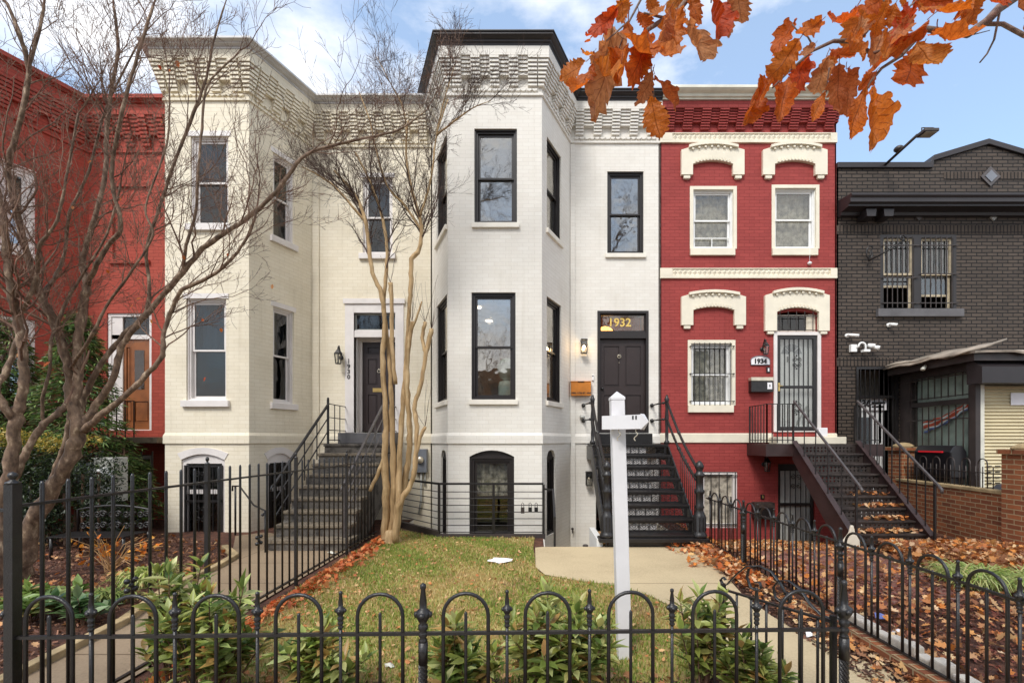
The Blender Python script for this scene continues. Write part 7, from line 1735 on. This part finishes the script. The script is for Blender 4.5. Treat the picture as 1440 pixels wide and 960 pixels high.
for li in (0, 1, 2, 8, 9, 10, 11, 12, 13):
    Q, Rq = LM[li]; n = len(Q)
    for k in range(15 if li < 3 else 11):
        i = min(int(n * ((.60 + .4 * tw.r.random()) if li < 3 else (.1 + .9 * tw.r.random()))), n - 2)
        if Q[i].z < 3.9: continue
        base = (Q[i + 1] - Q[i]).normalized(); side = base.orthogonal().normalized(); side.rotate(Matrix.Rotation(tw.r.uniform(0, 6.28), 3, base)); a = tw.r.uniform(.35, .95); d = (base * math.cos(a) + side * math.sin(a) + Vector((-.05, 0, .3))).normalized()
        tw.grow(Q[i], d, tw.r.uniform(.8, 1.3) * (1 if li < 3 else .6), max(.006, Rq[i] * .45), 3, .16, .13, .11, (0, 2, 4, 6), .25, (.35, .95))
for li in (4, 5, 6, 7, 3):
    Q, Rq = LM[li]
    for k in range(5): tw.grow(Q[-1], Vector((tw.r.gauss(0, .35), tw.r.gauss(0, .3), 1)), tw.r.uniform(.4, .9), .004, 0, .1, .05, .12)
tw.build('twigs', 'myrtle_twig', cm)

# ------------------------------------------------------------------ the oak whose leaves hang into the picture
ok = thing('oak_tree', 'oak branches with hanging orange brown autumn leaves close overhead', 'tree', (3.6, -.6, 0))
def oak_mesh(seed, bend, twist):
    r = random.Random(seed); b = MB(); NR, NC = 34, 7; V = []; U = []
    ph = r.random() * 6
    for i in range(NR + 1):
        t = i / NR; env = math.sin(PI * min(1, max(0, (t * .93 + .05))) ** 1.25) ** .75; saw = (t * 7.5 + .2) % 1.0; lobe = .62 + .52 * (saw if saw < .75 else (1 - saw) * 3) * r.uniform(.7, 1.15) ; w = .235 * env * (lobe if .05 < t < .97 else .5)
        for j in range(NC):
            s_ = (j / (NC - 1)) * 2 - 1; x = s_ * w; y = t + abs(s_) * .05 * (saw); curl = bend * t * t; z = .24 * abs(s_) ** 1.5 * env * (.5 + .7 * math.sin(t * 5 + ph)) + .035 * math.sin(t * 23 + s_ * 4 + ph) * abs(s_) + curl * .35 + .03 * math.sin(t * 11 + ph)
            xa2 = x * math.cos(twist * t) - z * math.sin(twist * t); za2 = x * math.sin(twist * t) + z * math.cos(twist * t); V.append((xa2, y, za2)); U.append((s_ * .5, t))
    b.add(V, [(i * NC + j, i * NC + j + 1, (i + 1) * NC + j + 1, (i + 1) * NC + j) for i in range(NR) for j in range(NC - 1)], True, uvs=U)
    b.tube([(0, 0, 0), (0, -.10, .01), (0, -.16, .03)], .008, 5, cap=False)
    o = mk(b, 'leaf', 'oak_leaf', fixo=False); o.location = (0, 0, 0); COL.objects.unlink(o); return o
OL = [oak_mesh(i, bd, tw_) for i, (bd, tw_) in enumerate(((.3, .3), (-.4, -.5), (.8, .6), (-.2, .9), (.5, -.8), (1.1, .1)))]
def hang(px0, py0, px1, py1, Y, w=None, roll=None):
    a, z = W3(px0, py0, Y), W3(px1, py1, Y + rnd.uniform(-.04, .04)); d = z - a; L = d.length; o = rnd.choice(OL).copy(); COL.objects.link(o); o.parent = ok
    yv = d.normalized(); tocam = Vector((0, -1, 0)); roll = rnd.uniform(-.75, .75) if roll is None else roll
    zv = (tocam - yv * tocam.dot(yv)).normalized(); zv.rotate(Matrix.Rotation(roll, 3, yv)); xv = yv.cross(zv).normalized()
    sx = 1.0
    L *= rnd.uniform(.95, 1.15); sx = 1.1
    if w: sx = (w * rnd.uniform(.95, 1.35) * Y / F) / (L * .46)
    M_ = Matrix((xv * L * sx, yv * L, zv * L)).transposed().to_4x4(); M_.translation = a - world_loc(ok); o.matrix_basis = M_
A1_ = [(824, 87, 786, 114, 34), (834, 89, 812, 149, 34), (860, 42, 842, 156, 52), (884, 29, 890, 110, 38), (868, 13, 826, 64, 26), (898, 16, 905, 48, 24), (913, 58, 934, 104, 30), (911, 50, 890, 112, 34), (918, 100, 904, 147, 26), (915, 134, 926, 194, 38), (921, 105, 942, 152, 20), (944, 10, 922, 58, 30), (952, 16, 940, 68, 38), (964, 26, 978, 86, 52), (968, -6, 984, 26, 30), (1002, -10, 1000, 52, 38), (1022, -6, 1024, 50, 20), (1038, -10, 1042, 28, 34), (873, 0, 880, 22, 26), (912, -6, 918, 18, 18), (886, -6, 868, 24, 26), (936, 6, 922, 26, 22), (904, 66, 900, 96, 28), (846, 66, 838, 146, 26), (836, 72, 820, 88, 20), (938, 30, 958, 72, 30), (960, -8, 944, 14, 24), (850, 26, 832, 60, 22), (880, 60, 868, 120, 30)]
B1_ = [(1116, 34, 1088, 68, 30), (1154, 30, 1122, 58, 22), (1124, 56, 1086, 110, 34), (1104, 92, 1086, 120, 20), (1084, 104, 1062, 154, 20), (1070, 126, 1040, 176, 26), (1134, 81, 1106, 142, 36), (1110, 106, 1094, 168, 28), (1162, 80, 1142, 142, 28), (1176, 73, 1160, 106, 16), (1180, 90, 1176, 154, 30), (1190, 98, 1196, 154, 22), (1161, 128, 1137, 176, 20), (1206, 8, 1170, 60, 36), (1220, 6, 1190, 64, 36), (1221, 24, 1203, 56, 20), (1190, 56, 1198, 98, 16), (1250, 0, 1222, 52, 32), (1260, 4, 1244, 36, 20), (1268, 24, 1250, 52, 24), (1244, 40, 1220, 102, 28), (1258, 50, 1236, 92, 24), (1304, 28, 1234, 96, 28), (1232, 100, 1204, 128, 22), (1282, 14, 1262, 48, 24), (1292, 2, 1336, 42, 36), (1318, 38, 1326, 82, 40), (1290, 58, 1308, 104, 42), (1286, 74, 1270, 134, 54), (1220, 120, 1182, 206, 28), (1229, 118, 1217, 208, 32), (1362, -8, 1374, 28, 38), (1366, -2, 1346, 26, 22), (1412, -12, 1400, 16, 26), (1434, -6, 1422, 30, 46), (1442, 24, 1436, 50, 20), (1218, -4, 1234, 24, 34), (1284, -6, 1316, 8, 30), (1268, -6, 1272, 8, 20), (1242, -6, 1220, 18, 30), (1146, 62, 1128, 82, 18), (1168, 70, 1186, 84, 16), (1204, 48, 1196, 74, 16), (1276, 30, 1262, 66, 26), (1300, 60, 1284, 92, 28)]
for q in A1_: hang(*q[:4], .98 + rnd.uniform(-.07, .07), q[4])
for q in B1_: hang(*q[:4], 1.02 + rnd.uniform(-.08, .08), q[4])
b = MB()
def twp(pts, Y, w0, w1): n = len(pts); P = [W3(a, c, Y) for a, c in pts]; b.tube(P, [(w0 + (w1 - w0) * i / (n - 1)) / 2 * Y / F for i in range(n)], 8)
TL = [([(1000, -60), (966, 0), (955, 14), (936, 26), (911, 42), (900, 60)], .98, 9, 5), ([(920, -40), (901, 0), (884, 32), (870, 70)], .98, 4, 2), ([(936, 26), (920, 22), (905, 18)], .98, 4, 2), ([(911, 42), (916, 100), (920, 140)], .98, 3, 1.5), ([(884, 30), (850, 60), (830, 90)], .98, 2.5, 1.5), ([(1002, -30), (1000, 4)], .98, 3, 2),
 ([(1560, -60), (1480, -40), (1405, 12), (1388, 30), (1362, 48), (1345, 46), (1322, 44), (1298, 40)], 1.02, 14, 7), ([(1500, 70), (1440, 50), (1410, 34), (1380, 34), (1362, 48)], 1.02, 6, 5), ([(1300, 42), (1268, 78), (1240, 96), (1222, 118), (1216, 136)], 1.02, 6, 2), ([(1268, 78), (1248, 70), (1226, 76), (1200, 58)], 1.02, 6, 5), ([(1200, 58), (1172, 58), (1142, 72), (1110, 100), (1086, 124)], 1.02, 6, 2), ([(1145, 68), (1136, 52), (1120, 42), (1114, 34)], 1.02, 2.5, 1.5), ([(1406, 16), (1398, 56), (1388, 76), (1378, 88)], 1.02, 3, 2), ([(1166, 96), (1162, 130)], 1.02, 2, 1.5), ([(1210, 56), (1222, 42), (1250, 34), (1290, 0)], 1.02, 3, 2.5), ([(1348, 46), (1344, 30)], 1.02, 3, 2), ([(1365, 50), (1392, 43)], 1.02, 1.5, 1), ([(1236, -30), (1250, 34)], 1.02, 3, 2)]
for q in TL: b = MB(); twp(*q); mk(b, 'branch', 'oak_bark', ok)
b = MB(); e1, e2 = W3(1000, -60, .98), W3(1560, -60, 1.02)
b.tube([(3.6, -.6, -.05), (3.62, -.6, .4), (3.55, -.6, 1.6), (3.4, -.6, 3.0), (3.1, -.5, 4.2), (3.0, -.6, 6.5), (2.8, -.8, 9.0)], [.30, .24, .21, .19, .16, .13, .08], 14); b.tube([(3.45, -.6, 2.6), (2.9, .2, 2.9), (2.4, .8, 2.85), e2], [.09, .05, .025, .012], 8); b.tube([(3.2, -.5, 3.9), (2.2, .2, 3.6), (1.2, .8, 3.2), e1], [.07, .04, .02, .007], 8); mk(b, 'trunk', 'maple_bark', ok)
tw = Twigs(41)
for k in range(13):
    a = k * 2.4; zb = 5.2 + k * .32; tw.grow(Vector((3.0, -.7, zb)), Vector((-.55 + .8 * math.cos(a), -.25 + .45 * math.sin(a), .75)), 5.2, .075, 3, .10, .09, .40, (0, 4, 5, 7), .2, (.4, .9))
tw.build('crown', 'oak_bark', ok)

# ------------------------------------------------------------------ what the windows reflect: the far side of the street
for k, (x, w, h, m_, lab) in enumerate(((-11, 9, 8.5, 'red_brick', 'red brick house across the street'), (-1.5, 9.5, 7.0, 'orange_brick', 'brown brick house across the street'), (9, 11, 9, 'cream_brick', 'pale brick house across the street'))):
    t = thing('row_house', lab, 'house', (x, -18, 0)); Wk = Wall((x + w / 2, -18), (x - w / 2, -18)); b = Wk.mb(); hs = [rect(a, a + 1.1, z, z + 1.8) for a in (1, 3.2, 5.4, 7.6) for z in (1.2, 4.4)]
    b.wall(0, w, 0, h, hs, depth=.2); b.box(0, w, .9, 8, 0, h - .05); mk(b, 'wall', m_, t)
    for hh in hs: b = Wk.mb(); b.box(hh[0][0], hh[1][0], .12, .16, hh[0][1], hh[2][1]); mk(b, 'window', 'blind', t)
tb_ = thing('street_tree', 'bare tree across the street behind the camera', 'tree', (-4.5, -8, 0)); b = MB(); b.tube([(-4.5, -8, 0), (-4.4, -8, 2.5), (-4.5, -8, 4)], [.2, .16, .12], 10); mk(b, 'trunk', 'maple_bark', tb_)
tw = Twigs(77)
for a in range(9): tw.grow(Vector((-4.5, -8, 3.0 + a * .12)), Vector((math.cos(a * 2.4), math.sin(a * 2.4), 1.1)), 4.6, .07, 3, .12, .10, .35, (0, 4, 5, 6), .2, (.4, .9))
tw.build('crown', 'dark_twig', tb_)
t2 = dup(tb_, loc=(5.5, -9, 0), rotz=2.0, label='second bare tree across the street behind the camera')

# ------------------------------------------------------------------ light, sky, camera
SUN_EL, SUN_AZ = 50, 206      # azimuth measured clockwise from +Y; the sun stands behind the camera, to the left
w = bpy.data.worlds.new('World'); scene.world = w; w.use_nodes = True; nt = w.node_tree; nt.nodes.clear()
out = nt.nodes.new('ShaderNodeOutputWorld'); bg = nt.nodes.new('ShaderNodeBackground'); sky = nt.nodes.new('ShaderNodeTexSky'); sky.sky_type = 'NISHITA'; sky.sun_disc = False
sky.sun_elevation = R(SUN_EL); sky.sun_rotation = R(SUN_AZ); sky.air_density = 1.0; sky.dust_density = .6; sky.ozone_density = 1.6; sky.altitude = 50
tc = nt.nodes.new('ShaderNodeTexCoord'); mp = nt.nodes.new('ShaderNodeMapping'); mp.inputs['Scale'].default_value = (1, 1, 2.2); mp.inputs['Location'].default_value = CLOUD_LOC; nt.links.new(tc.outputs['Generated'], mp.inputs[0])
f = noise(nt, mp.outputs[0], 2.3, 9, .58); sepy = N(nt, 'ShaderNodeSeparateXYZ'); nt.links.new(tc.outputs['Generated'], sepy.inputs[0])
bias = N(nt, 'ShaderNodeMapRange'); nt.links.new(sepy.outputs[1], bias.inputs[0]); bias.inputs[1].default_value = .1; bias.inputs[2].default_value = -.5; bias.inputs[3].default_value = 0; bias.inputs[4].default_value = .16   # extra cloud added behind the camera, to whiten reflections and soften the light
fa = N(nt, 'ShaderNodeMath', operation='ADD'); nt.links.new(f, fa.inputs[0]); nt.links.new(bias.outputs[0], fa.inputs[1]); fr = ramp(nt, fa.outputs[0], [(CL0, 0.), (CL1, 1.)])
g = noise(nt, mp.outputs[0], 5.0, 6, .6); cc_ = ramp(nt, g, [(.3, (.80 * CLW, .83 * CLW, .90 * CLW, 1)), (.6, (CLW, CLW, CLW * 1.01, 1))])
sk = N(nt, 'ShaderNodeVectorMath', operation='MULTIPLY'); nt.links.new(sky.outputs[0], sk.inputs[0]); sk.inputs[1].default_value = SKYMUL
haze = mixc(nt, sk.outputs[0], (HZ[0], HZ[1], HZ[2], 1), .25)
nt.links.new(mixc(nt, haze, cc_, fr), bg.inputs[0]); bg.inputs[1].default_value = .12; nt.links.new(bg.outputs[0], out.inputs[0])
L = bpy.data.lights.new('sun', 'SUN'); L.energy = SUN_E; L.angle = R(18); L.color = (1, .97, .92); so = bpy.data.objects.new('sun', L); COL.objects.link(so)
az = R(SUN_AZ); dv = Vector((math.sin(az) * math.cos(R(SUN_EL)), math.cos(az) * math.cos(R(SUN_EL)), math.sin(R(SUN_EL)))); so.location = dv * 30; so.rotation_euler = dv.to_track_quat('Z', 'Y').to_euler()
cd = bpy.data.cameras.new('camera'); co = bpy.data.objects.new('camera', cd); COL.objects.link(co); co.location = (0, 0, HC); co.rotation_euler = (PI / 2, 0, 0)
cd.sensor_width = 36; cd.lens = 16.0; cd.shift_x = -30 / 1440; cd.shift_y = 140 / 1440; cd.clip_start = .05; cd.clip_end = 500; scene.camera = co
scene.view_settings.view_transform = 'Standard'; scene.view_settings.look = 'None'; scene.view_settings.gamma = 1; scene.view_settings.exposure = EXPO
scene.cycles.use_denoising = True; scene.cycles.max_bounces = 8; scene.cycles.transparent_max_bounces = 12; scene.cycles.caustics_reflective = False; scene.cycles.caustics_refractive = False; scene.cycles.sample_clamp_indirect = 6
